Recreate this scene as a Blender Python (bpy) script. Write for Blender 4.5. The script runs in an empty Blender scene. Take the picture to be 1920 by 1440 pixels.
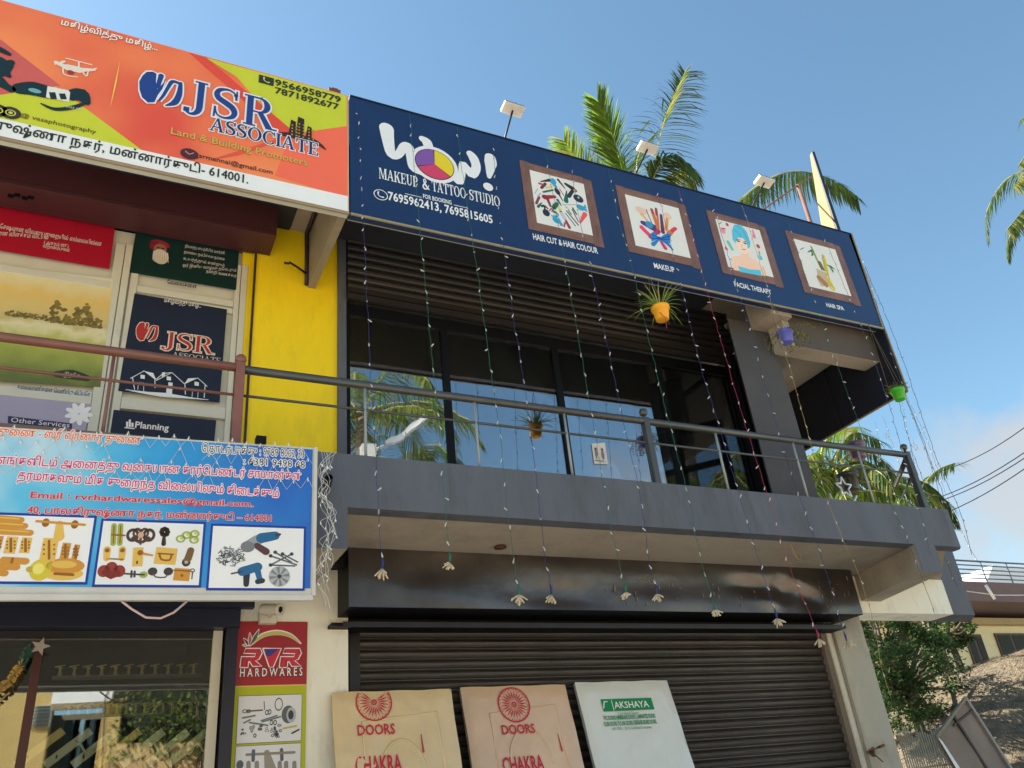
import bpy, bmesh, math, random
from mathutils import Vector, Matrix
random.seed(7)
R = math.radians
scene = bpy.context.scene
COL = scene.collection

# ------------------------------------------------------------------ camera
FPX = 1564.44                     # focal length in pixels of the 1920 x 1440 photograph
YAW, PITCH, ROLL = 0.49540845, 0.49169294, -0.11059013
EYE = Vector((0, 0, 1.6))
cy, sy, cp, sp, cr, sr = math.cos(YAW), math.sin(YAW), math.cos(PITCH), math.sin(PITCH), math.cos(ROLL), math.sin(ROLL)
FWD = Vector((sy*cp, cy*cp, sp)); r0 = Vector((cy, -sy, 0)); u0 = r0.cross(FWD)
RGT = cr*r0 + sr*u0; UPV = -sr*r0 + cr*u0
cam = bpy.data.cameras.new('camera'); cam.sensor_width = 36; cam.lens = FPX*36/1920
cam.clip_end = 3000; cam.clip_start = 0.05
camo = bpy.data.objects.new('camera', cam); COL.objects.link(camo)
camo.matrix_world = Matrix(((RGT.x, UPV.x, -FWD.x, EYE.x), (RGT.y, UPV.y, -FWD.y, EYE.y), (RGT.z, UPV.z, -FWD.z, EYE.z), (0, 0, 0, 1)))
scene.camera = camo

# ------------------------------------------------------------------ sky and sun
SUN_EL, SUN_AZ = R(44), R(-52)     # azimuth from +Y towards +X
w = bpy.data.worlds.new("World"); scene.world = w; w.use_nodes = True
nt = w.node_tree; nd = nt.nodes; lk = nt.links
bg = nd['Background']
sky = nd.new('ShaderNodeTexSky'); sky.sky_type = 'NISHITA'; sky.sun_disc = False
sky.sun_elevation = SUN_EL; sky.sun_rotation = SUN_AZ
sky.air_density = 1.1; sky.dust_density = 0.5; sky.ozone_density = 1.0; sky.altitude = 10
geo = nd.new('ShaderNodeTexCoord')
tint = nd.new('ShaderNodeMix'); tint.data_type = 'RGBA'; tint.blend_type = 'MULTIPLY'; tint.inputs['Factor'].default_value = 1; tint.inputs['B'].default_value = (0.82, 0.985, 0.94, 1)
lk.new(sky.outputs[0], tint.inputs['A'])
nz = nd.new('ShaderNodeTexNoise'); nz.inputs['Scale'].default_value = 7; nz.inputs['Detail'].default_value = 9; nz.inputs['Roughness'].default_value = 0.58
lk.new(geo.outputs['Generated'], nz.inputs['Vector'])
cur = tint.outputs['Result']
for c_, r_ in (((0.838, 0.488, 0.240), 0.16), ((0.93, 0.30, 0.16), 0.16), ((0.60, -0.76, 0.20), 0.22), ((-0.88, -0.42, 0.22), 0.25), ((-0.93, 0.30, 0.20), 0.14), ((-0.2, -0.95, 0.25), 0.15)):   # a few low fair-weather clouds round the horizon
    ds = nd.new('ShaderNodeVectorMath'); ds.operation = 'DISTANCE'; ds.inputs[1].default_value = c_
    lk.new(geo.outputs['Generated'], ds.inputs[0])
    m1 = nd.new('ShaderNodeMath'); m1.operation = 'MULTIPLY_ADD'; m1.inputs[1].default_value = -1.0/r_; m1.inputs[2].default_value = 0.30; lk.new(ds.outputs['Value'], m1.inputs[0])
    m2 = nd.new('ShaderNodeMath'); m2.operation = 'MULTIPLY_ADD'; m2.inputs[1].default_value = 1.9; lk.new(nz.outputs['Fac'], m2.inputs[0]); lk.new(m1.outputs[0], m2.inputs[2])
    m3 = nd.new('ShaderNodeMapRange'); m3.inputs['From Min'].default_value = 0.35; m3.inputs['From Max'].default_value = 0.85; m3.inputs['To Max'].default_value = 0.8; lk.new(m2.outputs[0], m3.inputs[0])
    mx0 = nd.new('ShaderNodeMix'); mx0.data_type = 'RGBA'; mx0.inputs['B'].default_value = (2.9, 2.9, 2.95, 1); lk.new(m3.outputs[0], mx0.inputs['Factor']); lk.new(cur, mx0.inputs['A']); cur = mx0.outputs['Result']
lk.new(cur, bg.inputs['Color'])
bg.inputs['Strength'].default_value = 0.090
sl = bpy.data.lights.new('sun', 'SUN'); sl.energy = 5.0; sl.angle = R(0.55); sl.color = (1.0, 0.94, 0.84)
so = bpy.data.objects.new('sun', sl); COL.objects.link(so)
sdir = Vector((math.sin(SUN_AZ)*math.cos(SUN_EL), math.cos(SUN_AZ)*math.cos(SUN_EL), math.sin(SUN_EL)))
so.rotation_euler = sdir.to_track_quat('Z', 'Y').to_euler(); so.location = (0, 0, 30)
vs = scene.view_settings
vs.view_transform = 'Standard'; vs.look = 'None'; vs.gamma = 1; vs.exposure = 1.4; vs.use_curve_mapping = False
scene.cycles.max_bounces = 8; scene.cycles.transparent_max_bounces = 16

# ------------------------------------------------------------------ measuring: a sight line of the photograph met with a real plane
def sight(px, py):
    d = RGT*(px-960) + UPV*(720-py) + FWD*FPX
    return d
def at(px, py, Y):
    d = sight(px, py); return EYE + d*((Y-EYE.y)/d.y)
def atX(px, py, X):
    d = sight(px, py); return EYE + d*(X/d.x)
def atZ(px, py, Z):
    d = sight(px, py); return EYE + d*((Z-EYE.z)/d.z)

# ------------------------------------------------------------------ materials
def lin(c):
    return tuple((x/12.92 if x <= 0.04045 else ((x+0.055)/1.055)**2.4) for x in c)
_m = {}
def mat(name, col, rough=0.6, metal=0.0, var=0.12, scale=6.0, bump=0.0, bscale=60.0, trans=0.0, spec=0.5, dirt=None, coat=0.0, stretch=None, emit=None):
    """procedural material: linear base colour with grain, optional blotches of dirt, fine relief"""
    if name in _m: return _m[name]
    m = bpy.data.materials.new(name); m.use_nodes = True
    n = m.node_tree.nodes; l = m.node_tree.links
    b = n['Principled BSDF']; out = n['Material Output']
    tc = n.new('ShaderNodeTexCoord')
    src = tc.outputs['Object']
    if stretch:
        mp_ = n.new('ShaderNodeMapping'); mp_.inputs['Scale'].default_value = stretch
        l.new(src, mp_.inputs[0]); src = mp_.outputs[0]
    no = n.new('ShaderNodeTexNoise'); no.inputs['Scale'].default_value = scale; no.inputs['Detail'].default_value = 6; no.inputs['Roughness'].default_value = 0.6
    l.new(src, no.inputs['Vector'])
    hsv = n.new('ShaderNodeHueSaturation'); hsv.inputs['Color'].default_value = (*col, 1)
    mrr = n.new('ShaderNodeMapRange'); mrr.inputs['From Min'].default_value = 0.25; mrr.inputs['From Max'].default_value = 0.75
    mrr.inputs['To Min'].default_value = 1-var; mrr.inputs['To Max'].default_value = 1+var
    l.new(no.outputs['Fac'], mrr.inputs[0]); l.new(mrr.outputs[0], hsv.inputs['Value'])
    cout = hsv.outputs[0]
    if dirt:
        dcol, dscale, lo, hi, damt = dirt
        n2 = n.new('ShaderNodeTexNoise'); n2.inputs['Scale'].default_value = dscale; n2.inputs['Detail'].default_value = 8; n2.inputs['Roughness'].default_value = 0.7
        l.new(src, n2.inputs['Vector'])
        r2 = n.new('ShaderNodeMapRange'); r2.inputs['From Min'].default_value = lo; r2.inputs['From Max'].default_value = hi; r2.inputs['To Max'].default_value = damt
        l.new(n2.outputs['Fac'], r2.inputs[0])
        mx = n.new('ShaderNodeMix'); mx.data_type = 'RGBA'; mx.inputs['B'].default_value = (*dcol, 1)
        l.new(r2.outputs[0], mx.inputs['Factor']); l.new(cout, mx.inputs['A']); cout = mx.outputs['Result']
    l.new(cout, b.inputs['Base Color'])
    b.inputs['Roughness'].default_value = rough; b.inputs['Metallic'].default_value = metal
    b.inputs['Specular IOR Level'].default_value = spec; b.inputs['Coat Weight'].default_value = coat
    if bump:
        nb = n.new('ShaderNodeTexNoise'); nb.inputs['Scale'].default_value = bscale; nb.inputs['Detail'].default_value = 5
        l.new(src, nb.inputs['Vector'])
        bp = n.new('ShaderNodeBump'); bp.inputs['Strength'].default_value = bump; bp.inputs['Distance'].default_value = 0.02
        l.new(nb.outputs['Fac'], bp.inputs['Height']); l.new(bp.outputs[0], b.inputs['Normal'])
    if trans:
        t = n.new('ShaderNodeBsdfTranslucent'); l.new(cout, t.inputs['Color'])
        ms = n.new('ShaderNodeMixShader'); ms.inputs[0].default_value = trans
        l.new(b.outputs[0], ms.inputs[1]); l.new(t.outputs[0], ms.inputs[2]); l.new(ms.outputs[0], out.inputs['Surface'])
    if emit: b.inputs['Emission Color'].default_value = (*emit[0], 1); b.inputs['Emission Strength'].default_value = emit[1]
    _m[name] = m; return m
def S(name, r, g, b, **k):            # from 8-bit sRGB
    return mat(name, lin((r/255, g/255, b/255)), **k)
def ink(r, g, b, **k):
    k.setdefault('rough', 0.55); k.setdefault('var', 0.05); k.setdefault('scale', 3); k.setdefault('spec', 0.35)
    return S('print_%02x%02x%02x' % (r, g, b), r, g, b, **k)
def glass_mat(name, tint, refl, rough=0.0):
    m = bpy.data.materials.new(name); m.use_nodes = True
    n = m.node_tree.nodes; l = m.node_tree.links; n.remove(n['Principled BSDF'])
    out = n['Material Output']
    t = n.new('ShaderNodeBsdfTransparent'); t.inputs[0].default_value = (*tint, 1)
    g = n.new('ShaderNodeBsdfGlossy'); g.inputs['Roughness'].default_value = rough; g.inputs['Color'].default_value = (0.93, 0.96, 1, 1)
    lw = n.new('ShaderNodeLayerWeight'); lw.inputs['Blend'].default_value = 0.35
    mrg = n.new('ShaderNodeMapRange'); mrg.inputs['To Min'].default_value = refl; mrg.inputs['To Max'].default_value = 0.9
    l.new(lw.outputs['Fresnel'], mrg.inputs[0])
    nb = n.new('ShaderNodeTexNoise'); nb.inputs['Scale'].default_value = 1.6
    bp = n.new('ShaderNodeBump'); bp.inputs['Strength'].default_value = 0.03; bp.inputs['Distance'].default_value = 0.1
    l.new(nb.outputs['Fac'], bp.inputs['Height']); l.new(bp.outputs[0], g.inputs['Normal'])
    ms = n.new('ShaderNodeMixShader')
    l.new(mrg.outputs[0], ms.inputs[0]); l.new(t.outputs[0], ms.inputs[1]); l.new(g.outputs[0], ms.inputs[2]); l.new(ms.outputs[0], out.inputs['Surface'])
    return m

M_GREY = S('grey_wall_paint', 90, 95, 106, rough=0.72, var=0.16, scale=3.0, bump=0.35, bscale=22, dirt=((0.045, 0.042, 0.038), 4.5, 0.50, 0.70, 0.5), stretch=(1, 1, .22))
M_GREY2 = S('shaded_grey_column_paint', 74, 74, 78, rough=0.75, var=0.12, scale=2.2, bump=0.3, bscale=25)  # wall grey darkened: the shade on the column is put into its colour
M_CREAM = S('cream_wall_paint', 240, 238, 226, rough=0.8, var=0.07, scale=2, bump=0.25, bscale=24, dirt=((0.26, 0.23, 0.18), 4.0, 0.52, 0.75, 0.5), stretch=(1, 1, .3))
M_TAN = S('bare_tan_plaster', 172, 160, 146, rough=0.9, var=0.08, scale=1.6, bump=0.3, bscale=25, dirt=((0.14, 0.11, 0.08), 1.3, 0.5, 0.75, 0.5))
M_YELLOW = S('yellow_wall_paint', 250, 216, 10, rough=0.65, var=0.09, scale=2.5, bump=0.3, bscale=20, dirt=((0.30, 0.22, 0.04), 4.5, 0.54, 0.78, 0.28), stretch=(1, 1, .3))
M_DARKSOF = S('dark_grey_ceiling_paint', 52, 54, 62, rough=0.8, var=0.1)
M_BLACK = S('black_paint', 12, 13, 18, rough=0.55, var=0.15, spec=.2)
M_NAVYFRAME = S('navy_black_frame_paint', 24, 28, 48, rough=0.4, var=0.15)
M_HOOD = mat('brown_black_sheet_steel', (0.125, 0.112, 0.112), rough=0.28, metal=0.85, var=0.35, scale=1.7, bump=0.5, bscale=2.6, spec=0.6,
             dirt=((0.20, 0.15, 0.09), 3.5, 0.62, 0.8, 0.55))
M_SLAT = mat('dark_brown_shutter_steel', (0.072, 0.064, 0.060), rough=0.42, metal=0.3, var=0.35, scale=3.0, spec=0.5, stretch=(0.5, 1, 4), dirt=((0.14, 0.10, 0.08), 5, 0.56, 0.78, 0.55), bump=.3, bscale=6)
M_SLAT2 = mat('dark_grey_shutter_steel', (0.034, 0.031, 0.031), rough=0.45, metal=0.25, var=0.25, scale=2.4, spec=0.5, stretch=(0.6, 1, 4))
M_MAROON = S('maroon_sheet_steel', 78, 40, 44, rough=0.5, var=0.15, scale=2)
M_RAIL = mat('grey_brown_pipe_paint', (0.075, 0.075, 0.072), rough=0.32, metal=0.3, var=0.15, spec=0.6)
M_RAILB = S('brown_pipe_paint', 132, 86, 74, rough=0.35, var=0.15)
M_ALU = S('cream_aluminium_frame', 206, 202, 188, rough=0.45, var=0.06, dirt=((0.3, 0.27, 0.22), 5, 0.6, 0.8, 0.4))
M_TRIM = S('dull_gold_edge_trim', 150, 138, 110, rough=0.5, var=0.15)
M_WHITE = S('white_enamel', 232, 232, 228, rough=0.45, var=0.04)
M_WHITESTEEL = S('white_sign_frame_steel', 205, 203, 196, rough=0.5, var=0.07, dirt=((0.3, 0.2, 0.12), 9, 0.62, 0.8, 0.5))
M_DARKMETAL = S('dark_metal', 46, 46, 50, rough=0.45, metal=0.4, var=0.15)
M_NAVY = S('navy_sign_vinyl', 22, 48, 92, rough=0.32, var=0.14, scale=1.2, spec=0.5, bump=0.12, bscale=2.2)
M_NAVYBACK = S('navy_black_sign_back', 18, 22, 40, rough=0.6, var=0.15)

# ------------------------------------------------------------------ mesh helpers
class MB:
    def __init__(s): s.v = []; s.f = []; s.mi = []; s.mats = []; s.smooth = []
    def idx(s, m):
        if m not in s.mats: s.mats.append(m)
        return s.mats.index(m)
    def add(s, vs, fs, m, smooth=False):
        o = len(s.v); s.v += [tuple(v) for v in vs]; k = s.idx(m)
        for f in fs: s.f.append(tuple(o+i for i in f)); s.mi.append(k); s.smooth.append(smooth)
        return s
    def box(s, x0, x1, y0, y1, z0, z1, m):
        vs = [(x, y, z) for x in (x0, x1) for y in (y0, y1) for z in (z0, z1)]
        return s.add(vs, [(0, 1, 3, 2), (4, 6, 7, 5), (0, 4, 5, 1), (2, 3, 7, 6), (0, 2, 6, 4), (1, 5, 7, 3)], m)
    def bar(s, a, b, wx, wy, m, up=(0, 0, 1)):     # square bar from a to b
        a = Vector(a); b = Vector(b); d = (b-a).normalized(); up = Vector(up)
        if abs(d.dot(up)) > 0.95: up = Vector((0, 1, 0))
        p = d.cross(up).normalized(); q = p.cross(d).normalized()
        vs = [c + p*i*wx/2 + q*j*wy/2 for c in (a, b) for i, j in ((-1, -1), (1, -1), (1, 1), (-1, 1))]
        return s.add(vs, [(0, 1, 2, 3), (7, 6, 5, 4), (0, 4, 5, 1), (1, 5, 6, 2), (2, 6, 7, 3), (3, 7, 4, 0)], m)
    def tube(s, pts, r, m, seg=8, cap=True, smooth=True):
        pts = [Vector(p) for p in pts]; rr = r if isinstance(r, (list, tuple)) else [r]*len(pts)
        vs = []; fs = []; pn = None
        for i, p in enumerate(pts):
            d = (pts[min(i+1, len(pts)-1)] - pts[max(i-1, 0)]).normalized()
            if pn is None:
                pn = d.cross(Vector((0, 0, 1)));
                if pn.length < 0.05: pn = d.cross(Vector((1, 0, 0)))
            pn = (pn - d*pn.dot(d)).normalized(); q = d.cross(pn)
            for k in range(seg):
                a = 2*math.pi*k/seg; vs.append(p + (pn*math.cos(a) + q*math.sin(a))*rr[i])
        for i in range(len(pts)-1):
            for k in range(seg):
                k2 = (k+1) % seg; fs.append((i*seg+k, i*seg+k2, (i+1)*seg+k2, (i+1)*seg+k))
        if cap: fs.append(tuple(range(seg-1, -1, -1))); fs.append(tuple((len(pts)-1)*seg+k for k in range(seg)))
        return s.add(vs, fs, m, smooth)
    def lathe(s, prof, c, m, seg=20, axis=None, smooth=True):      # prof: (radius, height) about vertical axis at c
        c = Vector(c); vs = []; fs = []
        A = Vector(axis).normalized() if axis else Vector((0, 0, 1))
        P = A.cross(Vector((0, 1, 0)));
        if P.length < 0.1: P = A.cross(Vector((1, 0, 0)))
        P.normalize(); Q = A.cross(P)
        for r_, h in prof:
            for k in range(seg):
                a = 2*math.pi*k/seg; vs.append(c + A*h + (P*math.cos(a)+Q*math.sin(a))*r_)
        for i in range(len(prof)-1):
            for k in range(seg):
                k2 = (k+1) % seg; fs.append((i*seg+k, i*seg+k2, (i+1)*seg+k2, (i+1)*seg+k))
        return s.add(vs, fs, m, smooth)
    def prism(s, poly, off, m):                # polygon (3D pts) extruded along off
        n = len(poly); a = [Vector(p) for p in poly]; b = [p+Vector(off) for p in a]
        return s.add(a+b, [tuple(range(n)), tuple(range(2*n-1, n-1, -1))] + [(i, i+n, (i+1) % n+n, (i+1) % n) for i in range(n)], m)
    def plan(s, poly, z0, z1, m):              # plan polygon (x,y) extruded in z
        return s.prism([(x, y, z0) for x, y in poly], (0, 0, z1-z0), m)
    def mesh(s, name):
        me = bpy.data.meshes.new(name); me.from_pydata(s.v, [], s.f)
        for m in s.mats: me.materials.append(m)
        me.polygons.foreach_set('material_index', s.mi); me.polygons.foreach_set('use_smooth', s.smooth)
        bm = bmesh.new(); bm.from_mesh(me); bmesh.ops.recalc_face_normals(bm, faces=bm.faces); bm.to_mesh(me); bm.free()
        me.update(); return me
    def build(s, name, parent=None, kind=None, label=None, bevel=0):
        o = bpy.data.objects.new(name, s.mesh(name)); COL.objects.link(o)
        if parent:
            o.parent = parent; o.matrix_parent_inverse = Matrix.Translation(-parent.location)
        if kind: o['kind'] = kind
        if label: o['label'] = label
        if bevel:
            md = o.modifiers.new('bevel', 'BEVEL'); md.width = bevel; md.segments = 2; md.limit_method = 'ANGLE'
        return o
def tag(o, label, cat, group=None):
    o['label'] = label; o['category'] = cat
    if group: o['group'] = group
    return o
def thing(name, loc, label, cat, group=None):
    o = bpy.data.objects.new(name, None); o.empty_display_size = 0.1; o.location = loc; COL.objects.link(o)
    return tag(o, label, cat, group)
def struct(o): o['kind'] = 'structure'; return o
def copy_of(src, name, parent, off):
    o = src.copy(); o.name = name; COL.objects.link(o)
    if parent: o.parent = parent
    o.location = src.location + Vector(off); return o

def cat_rom(W3, m_=10):
    P = []; n = len(W3)
    for i in range(n-1):
        p0, p1, p2, p3 = W3[max(i-1, 0)], W3[i], W3[i+1], W3[min(i+2, n-1)]
        for j in range(m_):
            t_ = j/m_; P.append(.5*((2*p1)+(-p0+p2)*t_+(2*p0-5*p1+4*p2-p3)*t_*t_+(-p0+3*p1-3*p2+p3)*t_**3))
    P.append(W3[-1]); return P
# ------------------------------------------------------------------ flat print on a panel
class Panel:
    """a flat panel standing in the place: origin o, direction u along it; prints sit on it in millimetre layers"""
    def __init__(s, o, ang, parent, lean=0.0):
        s.o = Vector(o); s.u = Vector((math.cos(ang), math.sin(ang), 0)); n0 = Vector((math.sin(ang), -math.cos(ang), 0)); s.p = parent
        s.w = Vector((0, 0, 1))*math.cos(lean) - n0*math.sin(lean); s.n = n0*math.cos(lean) + Vector((0, 0, 1))*math.sin(lean)
    def uv(s, px, py):
        d = sight(px, py); t = (s.o-EYE).dot(s.n)/d.dot(s.n); h = EYE + d*t - s.o
        return (h.dot(s.u), h.dot(s.w))
    def P(s, u, v, lay=1):
        return s.o + s.u*u + s.w*v + s.n*(0.0012*lay)
    def poly(s, mb, uvs, m, lay=1):
        mb.add([s.P(u, v, lay) for u, v in uvs], [tuple(range(len(uvs)))], m)
    def px(s, mb, pts, m, lay=1): s.poly(mb, [s.uv(*p) for p in pts], m, lay)
    def ell(s, mb, c, rx, ry, m, lay=1, a0=0, a1=360, n=28, inner=0, rot=0):
        cu, cv = c; ro = R(rot)
        def q(a, k):
            x = math.cos(a)*rx*k; y = math.sin(a)*ry*k
            return (cu + x*math.cos(ro)-y*math.sin(ro), cv + x*math.sin(ro)+y*math.cos(ro))
        A = [R(a0 + (a1-a0)*i/n) for i in range(n+1)]
        if inner:
            for i in range(n): s.poly(mb, [q(A[i], 1), q(A[i+1], 1), q(A[i+1], inner), q(A[i], inner)], m, lay)
        else:
            pts = [q(a, 1) for a in (A[:-1] if abs(a1-a0) == 360 else A)]
            if abs(a1-a0) != 360: pts.append((cu, cv))
            s.poly(mb, pts, m, lay)
    def stroke(s, mb, pts, wd, m, lay=1, smooth=4, cap=True):
        """a brush stroke along uv points, width in metres (number or list)"""
        W = wd if isinstance(wd, (list, tuple)) else [wd]*len(pts)
        P = []; WW = []
        if smooth > 1 and len(pts) > 2:
            n = len(pts)
            for i in range(n-1):
                p0, p1, p2, p3 = pts[max(i-1, 0)], pts[i], pts[i+1], pts[min(i+2, n-1)]
                for j in range(smooth):
                    t = j/smooth; t2 = t*t; t3 = t2*t
                    P.append(tuple(0.5*((2*p1[k]) + (-p0[k]+p2[k])*t + (2*p0[k]-5*p1[k]+4*p2[k]-p3[k])*t2 + (-p0[k]+3*p1[k]-3*p2[k]+p3[k])*t3) for k in (0, 1)))
                    WW.append(W[i]*(1-t)+W[i+1]*t)
            P.append(pts[-1]); WW.append(W[-1])
        else: P = list(pts); WW = list(W)
        L = []; Rr = []
        for i, p in enumerate(P):
            a = P[max(i-1, 0)]; b = P[min(i+1, len(P)-1)]; dx, dy = b[0]-a[0], b[1]-a[1]; ln = math.hypot(dx, dy) or 1
            nx, ny = -dy/ln*WW[i]/2, dx/ln*WW[i]/2
            L.append((p[0]+nx, p[1]+ny)); Rr.append((p[0]-nx, p[1]-ny))
        mb.add([s.P(*q, lay+0.03*i) for i, q in enumerate(L)] + [s.P(*q, lay+0.03*i) for i, q in enumerate(Rr)], [(i, i+1, len(P)+i+1, len(P)+i) for i in range(len(P)-1)], m)
        if cap:
            for q, ww in ((P[0], WW[0]), (P[-1], WW[-1])):
                if ww > 0.004: s.ell(mb, q, ww/2, ww/2, m, lay-0.15, n=14)
    def build(s, mb, name, label=None, parent=None, kind=None): return mb.build(name, parent or s.p, kind=kind, label=label)
    def text(s, mb, body, pl, pr_, hpx, m, lay=2, bold=0.0, outline=None, slant=0.0, res=2):
        """lettering: baseline from pixel pl to pixel pr_ (measured on the photo), cap height hpx pixels at the left end"""
        u0_, v0_ = s.uv(*pl); u1_, v1_ = s.uv(*pr_); h = s.uv(pl[0], pl[1]-hpx)[1] - v0_
        s.text_uv(mb, body, u0_, u1_, (v0_+v1_)/2 if abs(v1_-v0_) < 0.03 else v0_, h, m, lay, bold, outline, slant, res, rise=0 if abs(v1_-v0_) < 0.03 else v1_-v0_)
    def text_uv(s, mb, body, ua, ub, v, h, m, lay=2, bold=0.0, outline=None, slant=0.0, res=2, rise=0.0):
        passes = ([(outline[0], outline[1], lay)] if outline else []) + [(m, bold, lay+1 if outline else lay)]
        if any(0xB80 < ord(ch) < 0xC00 for ch in body):     # stroked letters are thickened by shifted copies: their contours overlap
            passes = [(mm, 0.0, ly, [(off*math.cos(R(a_)), off*math.sin(R(a_))) for a_ in (range(0, 360, 45) if off > .04 else (0, 90, 180, 270))] if off else [(0, 0)]) for mm, off, ly in passes]
        else: passes = [(mm, off, ly, [(0, 0)]) for mm, off, ly in passes]
        base = None
        for mm, off, ly, shifts in passes:
            vs_, fs_ = glyphs(body, off, res)
            if base is None or True:
                v0, _ = glyphs(body, 0, res); xs = [q[0] for q in v0]; x0, x1 = min(xs), max(xs)
            k = (ub-ua)/(x1-x0)
            kh = h/0.70
            for si, (dx_, dy_) in enumerate(shifts):
                for n_, fc in enumerate(fs_):          # every facet a hair apart, so overlapping contours never share a plane
                    pts = []
                    for i_ in fc:
                        q = vs_[i_]; a = (q[0]+dx_-x0)*k; b = (q[1]+dy_)*kh
                        pts.append(s.P(ua + a + slant*b, v + b + rise*(q[0]-x0)/(x1-x0), ly + 0.011*(n_ % 9) + 0.1*si*(1 if len(shifts) < 8 else .9)))
                    mb.add(pts, [tuple(range(len(fc)))], mm)
_g = {}
def glyphs(body, off, res):
    key = (body, round(off, 4), res)
    if key in _g: return _g[key]
    c = bpy.data.curves.new('t', 'FONT'); c.body = body; c.size = 1; c.offset = off; c.resolution_u = res; c.fill_mode = 'FRONT'
    o = bpy.data.objects.new('t', c); COL.objects.link(o)
    dg = bpy.context.evaluated_depsgraph_get(); me = bpy.data.meshes.new_from_object(o.evaluated_get(dg))
    r = ([tuple(v.co) for v in me.vertices], [tuple(p.vertices) for p in me.polygons])
    bpy.data.objects.remove(o); bpy.data.curves.remove(c); bpy.data.meshes.remove(me)
    _g[key] = r; return r

# serif capitals drawn from stems, hairlines, bowls and slab feet (unit cap height)
def serif_caps(pn, mb, word, ua, ub, v, h, m, lay=2, grow=0.0, rise=0.0, gap=0.10):
    T, t, sf = 0.17, 0.055, 0.05
    G = {}
    def st(x, y0, y1, wd=T, s0=True, s1=True):
        r = [[(x, y0), (x+wd, y0), (x+wd, y1), (x, y1)]]
        if s0: r.append([(x-.08, y0), (x+wd+.08, y0), (x+wd+.08, y0+sf), (x-.08, y0+sf)])
        if s1: r.append([(x-.08, y1-sf), (x+wd+.08, y1-sf), (x+wd+.08, y1), (x-.08, y1)])
        return r
    fixed = set()
    def ring(cx, cy_, rx, ry, ix, iy, a0=0, a1=360, dx=0):
        r = []; n = 28; g_ = grow
        for i in range(n):
            A = R(a0+(a1-a0)*i/n); B = R(a0+(a1-a0)*(i+1)/n)
            r.append([(cx+(rx+g_)*math.cos(A), cy_+(ry+g_)*math.sin(A)), (cx+(rx+g_)*math.cos(B), cy_+(ry+g_)*math.sin(B)), (cx+dx+(ix-g_)*math.cos(B), cy_+(iy-g_)*math.sin(B)), (cx+dx+(ix-g_)*math.cos(A), cy_+(iy-g_)*math.sin(A))])
            fixed.add(id(r[-1])); keep.append(r[-1])
        return r
    keep = []
    def path(pts):
        P = []
        for i in range(len(pts)-1):
            p0, p1, p2, p3 = pts[max(i-1, 0)], pts[i], pts[i+1], pts[min(i+2, len(pts)-1)]
            for j in range(3):
                t_ = j/3; P.append(tuple(.5*((2*p1[k])+(-p0[k]+p2[k])*t_+(2*p0[k]-5*p1[k]+4*p2[k]-p3[k])*t_*t_+(-p0[k]+3*p1[k]-3*p2[k]+p3[k])*t_**3) for k in (0, 1, 2)))
        P.append(pts[-1]); L = []; Q = []
        for i, (x, y, w_) in enumerate(P):
            a, b = P[max(i-1, 0)], P[min(i+1, len(P)-1)]; dx, dy = b[0]-a[0], b[1]-a[1]; l_ = math.hypot(dx, dy); h_ = w_/2+grow
            L.append((x-dy/l_*h_, y+dx/l_*h_)); Q.append((x+dy/l_*h_, y-dx/l_*h_))
        r = []
        for i in range(len(P)-1): r.append([L[i], L[i+1], Q[i+1], Q[i]]); fixed.add(id(r[-1])); keep.append(r[-1])
        return r
    G['A'] = (.92, [[(.02, 0), (.10, 0), (.47, 1), (.42, 1)], [(.66, 0), (.84, 0), (.52, 1), (.38, 1)], [(.22, .3), (.62, .3), (.6, .36), (.24, .36)], [(-.04, 0), (.22, 0), (.22, sf), (-.04, sf)], [(.58, 0), (.94, 0), (.94, sf), (.58, sf)]])
    G['S'] = (.66, path([(.60, .70, .05), (.56, .88, .05), (.44, .965, .06), (.30, .97, .08), (.14, .90, .12), (.08, .76, .15), (.14, .63, .17), (.32, .53, .18), (.50, .42, .18), (.58, .28, .16), (.54, .13, .13), (.40, .04, .08), (.26, .03, .06), (.12, .10, .05), (.06, .30, .05)]) + [[(.57, .68), (.63, .68), (.63, 1), (.59, 1)], [(.02, 0), (.07, 0), (.09, .34), (.03, .34)]])
    G['O'] = (.94, ring(.47, .5, .47, .51, .30, .46)); G['C'] = (.84, ring(.47, .5, .47, .51, .30, .46, 42, 318) + [[(.76, .68), (.83, .68), (.83, 1), (.78, 1)]])
    G['I'] = (.33, st(.08, 0, 1)); G['T'] = (.80, st(.32, 0, 1, s1=False) + [[(0, .94), (.81, .94), (.81, 1), (0, 1)], [(0, .72), (.04, .72), (.10, .95), (0, .95)], [(.77, .72), (.81, .72), (.81, .95), (.71, .95)]])
    G['E'] = (.74, st(.08, 0, 1) + [[(.2, .945), (.68, .945), (.68, 1), (.2, 1)], [(.2, 0), (.70, 0), (.70, .055), (.2, .055)], [(.2, .48), (.5, .48), (.5, .535), (.2, .535)], [(.64, .74), (.68, .74), (.68, .96), (.6, .96)], [(.67, .24), (.71, .27), (.70, .03), (.62, .03)], [(.46, .38), (.5, .38), (.5, .64), (.46, .64)]])
    G['R'] = (.88, st(.08, 0, 1) + [[(.2, .945), (.44, .945), (.44, 1), (.2, 1)], [(.2, .47), (.44, .47), (.44, .52), (.2, .52)], [(.36, .5), (.52, .5), (.82, 0), (.62, 0)], [(.6, 0), (.92, 0), (.92, sf), (.62, sf)]] + ring(.42, .735, .30, .265, .13, .21, -90, 90))
    G['J'] = (.52, st(.26, .16, 1, s0=False) + path([(.345, .18, .17), (.32, .04, .15), (.22, -.08, .10), (.10, -.10, .06), (.0, -.03, .06)]) + [[(-.05, -.06), (.10, -.06), (.10, .08), (-.05, .08)]])
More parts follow.
